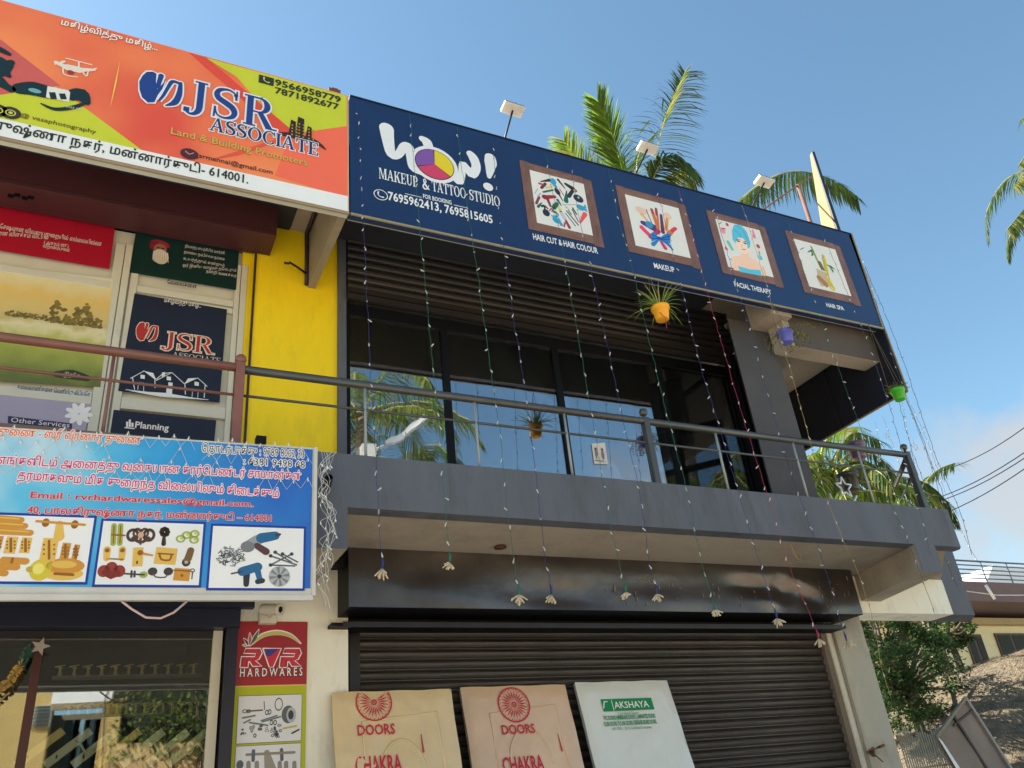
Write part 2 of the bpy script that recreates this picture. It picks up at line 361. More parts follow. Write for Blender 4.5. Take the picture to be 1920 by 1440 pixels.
    G['M'] = (1.12, st(.06, 0, 1, wd=.06, s1=True) + st(.86, 0, 1) + [[(.08, 1), (.25, 1), (.60, .06), (.52, .0)], [(.52, 0), (.58, 0), (.90, 1), (.84, 1)]])
    G['K'] = (.92, st(.08, 0, 1) + [[(.22, .42), (.28, .42), (.78, 1), (.70, 1)], [(.36, .56), (.50, .68), (.86, 0), (.66, 0)], [(.58, 0), (.95, 0), (.95, sf), (.58, sf)], [(.58, .95), (.88, .95), (.88, 1), (.58, 1)]])
    G['U'] = (.88, st(.08, .3, 1, s0=False) + st(.68, .3, 1, wd=.07, s0=False) + ring(.415, .32, .335, .33, .19, .27, 180, 360))
    G['P'] = (.74, st(.08, 0, 1) + [[(.2, .945), (.40, .945), (.40, 1), (.2, 1)], [(.2, .44), (.40, .44), (.40, .49), (.2, .49)]] + ring(.40, .72, .30, .28, .14, .225, -90, 90))
    G['D'] = (.88, st(.08, 0, 1) + [[(.2, .945), (.42, .945), (.42, 1), (.2, 1)], [(.2, 0), (.42, 0), (.42, .055), (.2, .055)]] + ring(.40, .5, .46, .5, .28, .445, -90, 90))
    G[' '] = (.4, [])
    G['&'] = (.9, path([(.85, .45, .06), (.7, .15, .08), (.5, .02, .10), (.28, .03, .14), (.14, .2, .16), (.24, .42, .14), (.46, .62, .10), (.52, .8, .10), (.42, .95, .08), (.30, .92, .10), (.25, .78, .14), (.4, .5, .16), (.7, .12, .16), (.9, .02, .06)]))
    tot = sum(G[c][0] for c in word) + gap*(len(word)-1); k = (ub-ua)/tot; x = 0; n = 0
    for c in word:
        wd, polys = G[c]
        for pl in polys:
            cx = sum(p[0] for p in pl)/len(pl); cy_ = sum(p[1] for p in pl)/len(pl); q = []
            ar = sum(pl[i][0]*pl[(i+1) % len(pl)][1]-pl[(i+1) % len(pl)][0]*pl[i][1] for i in range(len(pl)))
            if grow and id(pl) not in fixed:
                sg = 1 if ar > 0 else -1; N = len(pl); pp = []
                for i in range(N):
                    a, b, d = pl[i-1], pl[i], pl[(i+1) % N]
                    def nrm(p_, q_):
                        dx, dy = q_[0]-p_[0], q_[1]-p_[1]; L = math.hypot(dx, dy) or 1; return (dy/L*sg, -dx/L*sg)
                    n1, n2 = nrm(a, b), nrm(b, d); pp.append((b[0]+(n1[0]+n2[0])*grow, b[1]+(n1[1]+n2[1])*grow))
                pl = pp
            pn.poly(mb, [(ua+(x+p[0])*k, v+p[1]*h+rise*(x+p[0])/tot) for p in pl], m, lay+0.09*(n % 10)); n += 1
        x += wd+gap
# ================================================================== GROUND AND STREET
g = MB(); g.add([(-400, -400, 0), (400, -400, 0), (400, 600, 0), (-400, 600, 0)], [(0, 1, 2, 3)], S('dry_pale_earth', 190, 172, 146, rough=0.95, var=0.25, scale=0.6, bump=0.4, bscale=12))
struct(g.build('ground'))
g = MB(); g.box(-60, 60, -5.5, 2.6, 0.004, 0.03, S('dusty_concrete_road', 186, 176, 160, rough=0.9, var=0.2, scale=3, bump=0.5, bscale=90)); struct(g.build('road'))
g = MB(); g.box(-9, 6.75, 4.2, 6.6, 0.0, 0.42, S('cement_plinth', 186, 178, 164, rough=0.9, var=0.12, bump=0.3)); struct(g.build('pavement'))

# ================================================================== SALON BUILDING
bl = thing('shop_building', (4, 6.1, 0), 'grey two storey shop building with a railed balcony over a brown rolling shutter', 'building')
YW = 6.1
def part(name, parent, fn, bevel=0, **k):
    mb = MB(); fn(mb); return mb.build(name, parent, bevel=bevel, **k)
# ground floor
part('pier', bl, lambda b: b.box(0.93, 1.711, YW, 6.62, 0.42, 3.55, M_CREAM), label='cream plastered pier beside the shutter')
part('pier', bl, lambda b: b.plan([(6.78, 6.43), (6.78, 5.96), (7.22, 6.40), (7.22, 6.9), (6.78, 6.9)], 0.1, 3.175, M_CREAM), label='pale cream corner pillar')
part('guide_channel', bl, lambda b: (b.box(1.79, 1.87, 6.34, 6.42, 0.42, 3.06, M_DARKMETAL)))
part('guide_channel', bl, lambda b: (b.box(6.63, 6.70, 6.36, 6.42, 0.42, 3.2, S('grey_brown_strip', 128, 116, 104, rough=0.6)), b.box(6.70, 6.778, 6.34, 6.42, 0.42, 3.2, M_CREAM)))
def f(b):
    b.tube([(6.762, 6.322, 0.42), (6.762, 6.322, 3.16)], 0.014, M_TAN)
part('conduit', bl, f)
part('wall', bl, lambda b: (b.box(1.711, 7.0, 6.62, 6.82, 0.42, 3.55, M_BLACK), b.box(0.93, 1.2, 6.62, 11.5, 0.42, 3.55, M_TAN), b.box(0.93, 6.9, 11.4, 11.6, 0, 6.6, M_CREAM), b.box(6.7, 6.9, 6.9, 11.4, 0, 3.55, M_CREAM)))
# rolling shutter of separate slats
sh = part('rolling_shutter', bl, lambda b: (b.box(1.83, 6.66, 6.435, 6.45, 0.42, 3.1, M_BLACK), b.box(1.84, 6.62, 6.395, 6.415, 0.42, 0.52, M_DARKMETAL)))
def slat_mesh(x0, x1, pitch, mname, depth=0.030):
    b = MB(); prof = [(0.004, 0.0), (-depth*.45, 0.03), (-depth*.80, 0.22), (-depth, 0.46), (-depth*.72, 0.60), (0.004, 0.78), (0.006, 0.83), (-depth*.42, 0.85), (-depth*.42, 0.93), (0.004, 0.955), (0.004, 1.0)]
    vs = [(x, y, z*pitch) for x in (x0, x1) for y, z in prof]; n = len(prof)
    b.add(vs, [(i, i+1, n+i+1, n+i) for i in range(n-1)], mname, False); return b.mesh('slat')
me = slat_mesh(1.86, 6.64, 0.0795, M_SLAT)
for i in range(33):
    o = bpy.data.objects.new('slat', me); COL.objects.link(o); o.parent = sh; o.matrix_parent_inverse = Matrix.Translation(-Vector((0, 0, 0)))
    o.location = (random.uniform(-.004, .004), 6.43 + random.uniform(-.004, .002), 0.50 + i*0.0795 + random.uniform(-.0015, .0015)); o.rotation_euler = (0, random.uniform(-.0006, .0006), random.uniform(-.0006, .0006))
# hood of the lower shutter: dented sheet box
def hood(b):
    x0, x1, z0, z1, y = 1.633, 6.665, 3.118, 3.55, 5.80
    NX, NZ = 90, 14; vs = []; fs = []
    rnd = random.Random(3)
    dents = [(2.2, 3.38, .35, .10, .012), (5.75, 3.33, .13, .10, .050), (5.35, 3.36, .20, .07, .034), (6.05, 3.26, .12, .09, .036), (5.95, 3.42, .10, .05, -.020), (4.3, 3.33, .5, .09, .012), (3.3, 3.25, .5, .1, .010), (5.55, 3.22, .15, .06, -.018)]
    for i in range(NX+1):
        for j in range(NZ+1):
            x = x0+(x1-x0)*i/NX; z = z0+(z1-z0)*j/NZ; d = 0
            for cx, cz, rx, rz, a in dents: d += a*math.exp(-((x-cx)/rx)**2-((z-cz)/rz)**2)
            edge = min(1, min(i, NX-i)/4)*min(1, min(j, NZ-j)/2)
            vs.append((x, y + d*edge + 0.004*math.sin(x*3.1+z*9)*edge, z))
    for i in range(NX):
        for j in range(NZ):
            a = i*(NZ+1)+j; fs.append((a, a+1, a+NZ+2, a+NZ+1))
    b.add(vs, fs, M_HOOD, True)
    b.box(x0, x1, y+.002, 6.12, z0-.004, z0, M_BLACK)                          # underside
    b.box(x0, x0+.004, y+.004, 6.2, z0, z1-.004, M_BLACK); b.box(x1-.004, x1, y+.004, 6.2, z0, z1-.004, M_HOOD)
    b.box(x0-.09, x0-.002, 5.86, 6.0, 3.44, 3.50, M_BLACK)
ho = part('shutter_hood', bl, hood, label='dented brown black sheet metal shutter box')
part('shutter_lip', bl, lambda b: (b.box(1.56, 6.60, 5.99, 6.20, 3.028, 3.052, M_BLACK), b.box(1.60, 6.58, 6.125, 6.16, 3.052, 3.112, M_BLACK), b.box(1.64, 6.58, 5.985, 5.989, 3.020, 3.060, M_DARKMETAL)))
def streaks(b):
    rnd = random.Random(11); mm = S('yellowish_paint_splash', 150, 128, 82, rough=0.8, var=0.3)
    for i in range(70):
        if i < 16: x = rnd.uniform(6.15, 6.58); z = rnd.uniform(3.16, 3.45)
        elif i < 44: x = rnd.gauss(4.25, .07); z = rnd.gauss(3.36, .02)
        else: x = rnd.uniform(3.75, 5.4); z = rnd.uniform(3.16, 3.36)
        h = rnd.uniform(.008, .04) if i < 16 or i > 43 else .008; wd = rnd.uniform(.002, .005)
        b.box(x, x+wd, 5.790, 5.7925, z, z+h, mm)
part('paint_splash', ho, streaks, kind='stuff')
# cantilevers, slab, fascia
part('beam', bl, lambda b: b.prism([(1.13, 5.003, 3.272), (1.13, 5.003, 3.56), (1.13, 6.1, 3.56), (1.13, 6.1, 3.272)], (0.268, 0, 0), M_TAN))
def f(b):
    b.prism([(6.645, 5.003, 3.294), (6.645, 5.003, 3.548), (6.90, 5.98, 3.548), (6.90, 5.98, 3.294)], (0.268, 0, 0), M_TAN)
part('beam', bl, f)
part('beam', bl, lambda b: b.box(6.70, 8.20, 5.98, 6.28, 3.178, 3.546, M_CREAM), label='pale cream beam under the balcony corner')
part('beam', bl, lambda b: b.plan([(8.20, 5.975), (8.53, 5.975), (8.85, 6.28), (8.20, 6.28)], 3.172, 3.90, M_GREY), label='grey painted beam end')
part('balcony_slab', bl, lambda b: b.plan([(0.2, 5.13), (7.22, 5.13), (8.44, 6.20), (8.44, 6.42), (0.2, 6.42)], 3.552, 3.80, M_TAN))
def fascia(b):
    b.plan([(1.13, 5.0), (7.28, 5.0), (7.34, 5.06), (7.34, 5.13), (1.13, 5.13)], 3.550, 3.925, M_GREY)
    b.box(1.13, 1.402, 4.998, 5.0, 3.27, 3.56, M_GREY)
    b.box(6.645, 6.915, 4.998, 5.0, 3.294, 3.56, M_GREY)
part('balcony_fascia', bl, fascia, bevel=0.006, label='grey painted balcony edge')
part('drain_pipe', bl, lambda b: b.lathe([(0.0, .07), (.020, .07), (.020, -.0), (.026, 0), (.026, .10), (.020, .10)], at(614, 908, 4.99)+Vector((0, 0, 0)), M_DARKMETAL, seg=14, axis=(-.15, -1, .05)))
part('ceiling_rose', bl, lambda b: b.lathe([(0.0, 0), (.045, 0), (.05, -.015), (.0, -.03)], atZ(938, 1024, 3.55), S('rusty_brown', 70, 40, 25), seg=14))
def vine(b):
    for i in range(9):
        pass
# upper floor
part('wall', bl, lambda b: (b.box(1.626, 1.70, 6.07, 6.2, 3.9, 6.65, M_GREY), b.box(1.45, 1.60, 6.62, 11.4, 3.9, 6.6, M_TAN)), label='grey jamb strip')
ceil_m = S('dim_room_ceiling', 150, 146, 142, rough=0.9)
part('ceiling', bl, lambda b: b.box(1.62, 6.05, 6.32, 11.4, 6.22, 6.3, ceil_m))
part('floor', bl, lambda b: b.box(0.95, 6.7, 6.43, 11.4, 3.56, 3.86, M_TAN))
part('wall', bl, lambda b: (b.box(1.7, 6.05, 10.9, 11.0, 3.86, 6.22, S('dim_room_wall', 160, 150, 138, rough=0.9)),
                            b.box(5.95, 6.05, 8.2, 11.0, 3.86, 6.22, S('dim_room_wall2', 150, 140, 120)), b.box(5.95, 6.05, 6.9, 8.2, 5.35, 6.22, S('dim_room_wall2', 150, 140, 120))), label='room wall behind the glass')
part('column', bl, lambda b: b.plan([(5.50, 5.40), (6.07, 5.40), (6.83, 6.14), (6.20, 6.11)], 3.80, 6.04, M_GREY2), bevel=0.006, label='grey column standing on the balcony')
part('guide_channel', bl, lambda b: (b.box(6.02, 6.16, 5.98, 6.12, 3.8, 6.02, M_BLACK), b.box(6.165, 6.19, 5.97, 6.0, 3.8, 6.0, S('pale_grey_strip', 150, 156, 158))))
part('beam', bl, lambda b: (b.box(5.80, 6.07, 5.083, 5.40, 5.95, 6.55, M_TAN)), label='tan roof beam over the column')
part('beam', bl, lambda b: (b.box(6.0, 7.29, 5.166, 5.37, 5.662, 6.4, M_TAN), b.box(6.09, 7.288, 5.163, 5.166, 5.665, 6.4, S('shaded_beam_front_brown', 84, 76, 72, rough=.8))), label='tan cross beam under the sign')  # thin dark sheet puts the shade under the sign into the beam's front colour
part('beam', bl, lambda b: (b.box(1.36, 1.425, 5.083, 6.095, 6.006, 6.62, S('light_bracket_plaster', 150, 138, 116, rough=0.85))), label='pale bracket beam beside the yellow wall')
part('roof_slab', bl, lambda b: (b.box(1.19, 7.29, 5.083, 11.6, 6.62, 6.80, M_TAN), b.box(1.19, 1.36, 5.09, 6.1, 6.612, 6.62, M_TAN), b.box(6.07, 7.29, 5.37, 8.6, 5.965, 6.05, M_TAN)))
part('ceiling', bl, lambda b: (b.box(1.43, 5.795, 5.083, 6.4, 6.602, 6.618, M_DARKSOF)), label='dark painted balcony ceiling')
part('conduit', bl, lambda b: b.tube([(1.335, 5.10, 6.59), (1.335, 6.07, 6.59), (1.34, 6.075, 6.4), (1.345, 6.075, 6.02)], 0.019, S('dark_maroon_pipe', 52, 34, 44)))
part('hook', bl, lambda b: b.tube([(1.335, 6.06, 6.13), (1.24, 5.98, 6.12), (1.16, 5.92, 6.11), (1.15, 5.90, 6.08), (1.11, 5.90, 6.08)], 0.010, M_DARKMETAL, seg=6))
# upper shutter (rolled half up)
us = part('rolling_shutter', bl, lambda b: (b.box(1.72, 6.15, 6.075, 6.085, 5.93, 6.6, M_BLACK), b.box(1.71, 6.15, 6.03, 6.07, 5.928, 6.055, M_SLAT2), b.box(1.71, 6.15, 6.022, 6.03, 5.985, 5.992, M_BLACK)))
me2 = slat_mesh(1.71, 6.16, 0.086, M_SLAT2, 0.028)
for i in range(7):
    o = bpy.data.objects.new('slat', me2); COL.objects.link(o); o.parent = us
    o.location = (0, 6.07, 6.058 + i*0.086)
part('shutter_bracket', bl, lambda b: b.box(6.03, 6.12, 5.94, 5.99, 6.36, 6.41, S('galvanised_grey', 120, 118, 112)))
# glazing
win = thing('glass_front', (3.9, 6.15, 3.9), 'dark reflecting glass shop front behind the balcony railing', 'window')
G_TINT = glass_mat('tinted_reflective_glass', (0.62, 0.64, 0.66), 0.28, .012)
G_CLEAR = glass_mat('clear_shop_glass', (0.85, 0.88, 0.86), 0.17)
xm = [1.715]
for px in (837, 1045.5, 1237): xm.append(at(px, 700, 6.13).x)
xm.append(6.02)
part('top_frame', win, lambda b: b.box(1.70, 6.03, 6.115, 6.175, 5.81, 5.925, M_BLACK))
part('bottom_frame', win, lambda b: b.box(1.70, 6.03, 6.115, 6.175, 3.86, 3.95, M_BLACK))
for i, x in enumerate(xm):
    part('mullion', win, lambda b: b.box(x-(.012 if i == 0 else .030), x+.030, 6.12, 6.18, 3.86, 5.90, M_BLACK))
for i in range(3):
    part('pane', win, lambda b: b.box(xm[i]+.030, xm[i+1]-.030, 6.145, 6.151, 3.95, 5.81, G_TINT))
# the last bay holds an opened sash and a bright gap
part('pane', win, lambda b: b.box(xm[3]+.030, xm[4]-.030, 6.145, 6.151, 3.95, 5.81, glass_mat('thin_glass', (0.62, 0.64, 0.66), 0.12)))
def sash(b):
    a = Vector((xm[3]+.3, 6.95, 0)); c = Vector((5.93, 6.32, 0))
    for z0, z1 in ((4.0, 4.06), (4.86, 4.93), (5.3, 5.38)):
        b.prism([a+Vector((0, 0, z0)), c+Vector((0, 0, z0)), c+Vector((0, .05, z0)), a+Vector((0, .05, z0))], (0, 0, z1-z0), M_BLACK)
    for p in (a, c, a.lerp(c, .42)): b.box(p.x-.03, p.x+.03, p.y-.02, p.y+.03, 3.9, 5.36, M_BLACK)
part('opened_sash', win, sash)
# side wall beyond the glass is open to the terrace: a pale half wall catches the light
part('side_wall', win, lambda b: b.box(5.96, 6.04, 6.5, 8.3, 3.86, 4.1, M_WHITE))
# notice on the glass
nt_ = thing('paper_notice', at(1127, 848, 6.138), 'small white paper notice with a grey drawing stuck on the balcony glass', 'notice')
pn = Panel((0, 6.140, 0), 0, nt_); mb = MB()
pn.px(mb, [(1109, 832), (1134, 830), (1140, 871), (1114, 870)], S('paper', 228, 222, 218, rough=0.8)); pn.build(mb, 'sheet')
mb = MB()
for c in ((1118, 852), (1130, 853)):
    u, v = pn.uv(*c); pn.ell(mb, (u, v), .016, .05, ink(150, 130, 140), 3); pn.ell(mb, (u, v+.055), .014, .016, ink(120, 100, 110), 3)
u, v = pn.uv(1124, 865); pn.poly(mb, [(u-.05, v), (u+.05, v), (u+.05, v+.008), (u-.05, v+.008)], ink(90, 80, 90), 3)
pn.build(mb, 'drawing')
# pendant lamps in the room
for (px, py, Y, s, lab) in ((803, 706, 6.9, 1.0, 'dark teardrop pendant lamp hanging inside behind the left glass pane'), (1176, 748, 7.2, .8, 'black wire triangle pendant lamp hanging behind the third glass pane')):
    p = at(px, py, Y); t = thing('pendant_lamp', p, lab, 'lamp')
    if s == 1.0:
        b = MB(); b.lathe([(.012, .26), (.02, .2), (.05, .12), (.085, .03), (.095, -.05), (.08, -.09), (.0, -.09)], p, S('lamp_bronze', 40, 30, 28, rough=.35, metal=.4), seg=20); b.build('lamp_shade', t)
        b = MB(); b.lathe([(.0, -.092), (.07, -.092), (.06, -.12), (.0, -.13)], p, S('lamp_amber', 140, 92, 70), seg=16); b.build('bulb', t)
    else:
        b = MB(); q = [p+Vector(v) for v in ((0, 0, .12), (-.14, 0, -.06), (.14, 0, -.06), (0, .12, -.06))]
        for i in range(4):
            for j in range(i): b.tube([q[i], q[j]], .008, M_BLACK, seg=6)
        b.build('lamp_frame', t)
    b = MB(); b.tube([p+Vector((0, 0, .1)), Vector((p.x, p.y, 6.22))], .006, M_BLACK, seg=6); b.build('cord', t)

# ================================================================== LEFT (YELLOW) BUILDING
yb = thing('shop_building', (-.5, 6.1, 0), 'neighbouring shop building with a bright yellow wall, maroon shutter box and poster windows', 'building')
xl = at(462, 650, YW).x
part('wall', yb, lambda b: (b.box(0.905, 1.626, YW, 6.6, 3.80, 6.62, M_YELLOW), b.box(0.80, 0.90, 6.13, 6.6, 3.8, 6.62, M_YELLOW)), label='bright yellow plastered wall')
part('downpipe', yb, lambda b: b.box(0.895, 0.91, 6.08, 6.12, 3.9, 6.5, S('dark_maroon_pipe', 52, 34, 44)))
part('ceiling', yb, lambda b: b.box(-3.2, 1.18, 5.083, 6.6, 6.605, 6.62, M_DARKSOF))
part('roof_slab', yb, lambda b: (b.box(-3.2, 1.185, 5.083, 11.5, 6.625, 6.8, M_TAN), b.box(-3.2, -3.0, 6.6, 11.5, 0, 6.6, M_CREAM), b.box(-3.2, 0.9, 11.3, 11.5, 0, 6.6, M_CREAM)))
def f(b):
    b.box(-3.1, 1.02, 5.80, 6.09, 6.27, 6.60, M_MAROON); b.box(-3.1, .985, 5.795, 5.80, 6.30, 6.31, S('maroon_dark', 50, 24, 30))
part('shutter_hood', yb, f, bevel=.006, label='maroon sheet metal shutter box above the poster windows')
part('shutter_bottom_rail', yb, lambda b: (b.box(-3.1, 0.885, 6.06, 6.10, at(482, 468, 6.06).z+.03, 6.268, M_MAROON), b.box(-3.1, .87, 6.07, 6.09, at(482, 468, 6.06).z, at(482, 468, 6.06).z+.028, S('maroon_dark', 50, 24, 30))))
b = MB(); q = at(40, 372, 5.79)
for dx, dz in ((0, 0), (.04, .02), (.09, .005), (.13, .02)): b.box(q.x-.09+dx, q.x-.05+dx, 5.787, 5.795, q.z-.01+dz, q.z+.02+dz, M_BLACK)
b.build('stencil_mark', yb)
part('balcony_slab', yb, lambda b: (b.box(-4.2, 0.19, 5.13, 6.1, 3.55, 3.8, M_TAN), b.box(-4.2, 1.125, 5.0, 5.13, 3.55, 3.92, S('brown_grey_wall', 120, 96, 84))))
part('floor', yb, lambda b: b.box(-3.0, 0.92, 6.1, 11.3, 3.55, 3.86, M_TAN))
# poster windows
wf = thing('poster_window', (-.2, 6.15, 3.9), 'cream framed office window covered with printed posters beside the yellow wall', 'window')
W = Panel((0, 6.15, 0), 0, wf)
def fr(b):
    b.box(-3.1, 0.80, 6.17, 6.2, 3.8, 6.3, M_ALU)
part('backing_sheet', wf, fr)
def fpx(name, pts, d0=6.12, d1=6.165, m=M_ALU):       # frame member: pixel quad -> world box
    q = [at(px, py, d0) for px, py in pts]; x0 = sum(sorted(v.x for v in q)[:2])/2; x1 = sum(sorted(v.x for v in q)[2:])/2
    z0 = sum(sorted(v.z for v in q)[:2])/2; z1 = sum(sorted(v.z for v in q)[2:])/2
    b = MB(); b.box(x0, x1, d0, d1, z0, z1, m); return b.build(name, wf, bevel=.004)
x225 = at(222, 560, 6.12).x; x248 = at(238, 560, 6.12).x; x455 = at(452, 560, 6.12).x; x427 = at(436, 600, 6.12).x
def fx(name, x0, x1, z0, z1, y0=6.12): b = MB(); b.box(x0, x1, y0, 6.168, z0, z1, M_ALU); return b.build(name, wf, bevel=.004)
fx('mullion', x225, x248-.01, 3.85, 6.15); fx('mullion', x248+.004, x248+.06, 3.85, 6.15, 6.135)
fx('mullion', x455-.055, x455-.012, 3.85, 6.15, 6.135); fx('mullion', x455-.008, x455+.04, 3.85, 6.15); fx('mullion', x225-.075, x225-.006, 3.85, 6.15, 6.135)
zt = at(350, 548, 6.12).z; fx('transom', x248+.062, x455-.057, zt-.06, zt, 6.130); fx('transom', x248+.062, x455-.057, zt-.075-.05, zt-.072, 6.14)
zt = at(100, 512, 6.12).z; fx('transom', -3.0, x225-.077, zt-.05, zt+.015, 6.130)
zt = at(320, 757, 6.12).z; fx('transom', x248+.062, x455-.057, zt-.075, zt+.02, 6.130)
zt = at(90, 740, 6.12).z; fx('transom', -3.0, x225-.077, zt-.035, zt+.035, 6.130)
DARKRED = ink(168, 12, 44); NAV = ink(27, 34, 56); DGRN = ink(8, 46, 44)
def poster(name, pts, m, lab, lay=14):
    mb = MB(); W.px(mb, pts, m, lay); return W.build(mb, name, lab)
# red poster
poster('poster', [(-60, 372), (217, 420), (205, 507), (-60, 462)], DARKRED, 'crimson poster with white lettering')
mb = MB(); wt = ink(235, 225, 225)
for s_, a_, b_, h_ in (('சைன விேசஷமான விவசாயதுைறயில் எல்ைலயில்லா', (-40, 426), (190, 463), 8), ('அளவிலான விளக்கம் விடயம்', (-40, 441), (90, 452), 8), ('( அகரம் 007 )', (82, 461), (128, 467), 6), ('விதானம்புலம்', (80, 469), (130, 473), 6)):
    mb = MB(); W.text(mb, s_, a_, b_, h_, wt, 20, bold=.005); W.build(mb, 'lettering')
# landscape poster
def picmat(name, fn):
    m = bpy.data.materials.new(name); m.use_nodes = True; n = m.node_tree.nodes; l = m.node_tree.links
    fn(m, n, l, n['Principled BSDF']); tb_ = n.new('ShaderNodeTexCoord'); nb = n.new('ShaderNodeTexNoise'); nb.inputs['Scale'].default_value = 2.6; nb.inputs['Detail'].default_value = 3; l.new(tb_.outputs['Object'], nb.inputs[0]); bb_ = n.new('ShaderNodeBump'); bb_.inputs['Strength'].default_value = .25; bb_.inputs['Distance'].default_value = .04; l.new(nb.outputs['Fac'], bb_.inputs['Height']); l.new(bb_.outputs[0], n['Principled BSDF'].inputs['Normal']); n['Principled BSDF'].inputs['Roughness'].default_value = 0.38; return m
L = [at(-60, 493, 6.15), at(212, 525, 6.15), at(188, 728, 6.15), at(-60, 712, 6.15)]
zlo, zhi = L[2].z, L[1].z
def land(m, n, l, b):
    tc = n.new('ShaderNodeTexCoord'); sp_ = n.new('ShaderNodeSeparateXYZ'); l.new(tc.outputs['Object'], sp_.inputs[0])
    mr_ = n.new('ShaderNodeMapRange'); mr_.inputs['From Min'].default_value = zlo-0.0; mr_.inputs['From Max'].default_value = zhi
    no = n.new('ShaderNodeTexNoise'); no.inputs['Scale'].default_value = 9; no.inputs['Detail'].default_value = 7; l.new(tc.outputs['Object'], no.inputs[0])
    ad = n.new('ShaderNodeMath'); ad.operation = 'MULTIPLY_ADD'; ad.inputs[1].default_value = 0.22; l.new(no.outputs['Fac'], ad.inputs[0])
    l.new(sp_.outputs['Z'], mr_.inputs[0]); sb = n.new('ShaderNodeMath'); sb.operation = 'SUBTRACT'; sb.inputs[1].default_value = .11; l.new(mr_.outputs[0], sb.inputs[0]); l.new(sb.outputs[0], ad.inputs[2])
    rr = n.new('ShaderNodeValToRGB'); l.new(ad.outputs[0], rr.inputs[0]); e = rr.color_ramp.elements
    cs = [(0, (98, 106, 40)), (.18, (142, 150, 62)), (.36, (178, 178, 70)), (.46, (222, 212, 170)), (.52, (196, 180, 120)), (.60, (214, 188, 120)), (.75, (224, 190, 110)), (.9, (226, 214, 170)), (1, (216, 214, 196))]
    e[0].position = 0; e[0].color = (*lin(tuple(x/255 for x in cs[0][1])), 1); e[1].position = 1; e[1].color = (*lin(tuple(x/255 for x in cs[-1][1])), 1)
    for p, c in cs[1:-1]: q = e.new(p); q.color = (*lin(tuple(x/255 for x in c)), 1)
    l.new(rr.outputs[0], b.inputs['Base Color'])
poster('poster', [(-60, 493), (212, 525), (188, 728), (-60, 712)], picmat('sunny_field_print', land), 'poster of a sunny green field with palms')
mb = MB(); rnd = random.Random(5)
for i in range(260):
    x = rnd.choice([rnd.uniform(96, 190), rnd.uniform(96, 190), rnd.uniform(10, 90)]); y = 592+x*.13 - rnd.random()**1.5*((24+12*math.sin(x*.13)+9*math.sin(x*.31+1)) if x > 96 else 9); u, v = W.uv(x, y); r_ = rnd.uniform(.010, .026)*(1 if x > 96 else .55)
    W.ell(mb, (u, v), r_, r_*.7, ink(112, 96, 50) if i % 2 else ink(132, 116, 60), 15+i*.008, n=6, rot=rnd.uniform(0, 90))
W.build(mb, 'printed_trees')
mb = MB(); u, v = W.uv(135, 706); W.stroke(mb, [(u-.10, v-.005), (u, v+.005), (u+.10, v-.01)], [.05, .08, .05], ink(56, 60, 46), 18); W.text_uv(mb, 'இதோ', u-.05, u+.05, v-.015, .03, wt, 20); W.build(mb, 'lettering')
# lilac poster below
poster('poster', [(-60, 738), (172, 752), (160, 812), (-60, 800)], ink(168, 160, 186), 'pale lilac poster with a white flower')
mb = MB()
u, v = W.uv(148, 778)
for k in range(9): W.ell(mb, (u+.05*math.cos(k*.7), v+.05*math.sin(k*.7)), .045, .02, ink(236, 232, 236), 16+k*.05, n=10, rot=k*40)
W.px(mb, [(15, 782), (135, 796), (135, 806), (15, 796)], ink(52, 56, 92), 16); W.text(mb, 'Oth\u200ber Services'.replace('\u200b', ''), (20, 795), (130, 803), 9, wt, 19)
W.build(mb, 'printed_flower')
poster('poster', [(-60, 722), (172, 737), (171, 748), (-60, 734)], ink(205, 212, 218), 'white strip with blue Tamil lettering')
mb = MB(); W.text(mb, 'கலைவாணிகளை வெளியீடு வீடியோ'.replace('லை', 'ைல').replace('ளை', 'ைள').replace('வெ', 'ெவ'), (32, 732), (168, 745), 8, ink(40, 60, 110), 18, bold=.01); W.build(mb, 'lettering')
# green poster with an old bearded man in a red turban
poster('poster', [(255, 432), (448, 470), (442, 546), (243, 513)], DGRN, 'dark green poster with a bearded man in a red turban')
mb = MB(); u, v = W.uv(300, 470)
W.ell(mb, (u-.005, v+.055), .075, .04, ink(150, 40, 56), 16, rot=-8); W.ell(mb, (u-.05, v+.03), .035, .05, ink(128, 32, 50), 16.3)
W.ell(mb, (u+.0, v+.0), .050, .055, ink(150, 106, 84), 16.6); W.ell(mb, (u+.01, v-.075), .062, .075, ink(205, 196, 180), 17, rot=10)
for k in range(14): W.stroke(mb, [(u-.045+k*.008, v-.03), (u-.05+k*.0095, v-.12-.02*math.sin(k*.5))], [.010, .003], ink(228, 220, 206) if k % 2 else ink(206, 196, 180), 17.4+k*.03)
W.stroke(mb, [(u-.03, v-.02), (u, v-.012), (u+.035, v-.022)], [.01, .014, .01], ink(220, 212, 200), 18)
for s_ in (-1, 1): W.ell(mb, (u+.018*s_, v+.012), .014, .006, ink(40, 26, 24), 18.2, n=10)
W.build(mb, 'printed_portrait')
mb = MB()
for i, (a, y) in enumerate(((346, 468), (344, 479), (343, 491), (342, 502), (386, 513))):
    W.text(mb, ['நிலைத்த முயற்சியில் வளர்ச்சி', 'நாளைய நம்பிக்கை நம்ைம', 'உயர்த்தும் என்றும்', 'ஓர் இனிய வாழ்வு தொடரும்', 'நன்றி வணக்கம்'][i], (a, y), (420 + (22 if i > 2 else 0), y+10), 5, wt, 18)
W.build(mb, 'lettering')
mb = MB(); W.text(mb, 'வேலைகளை'.replace('வே', 'ேவ').replace('லை', 'ைல').replace('ளை', 'ைள'), (313, 535), (368, 545), 7, ink(30, 30, 40), 24, bold=.02); W.build(mb, 'lettering')

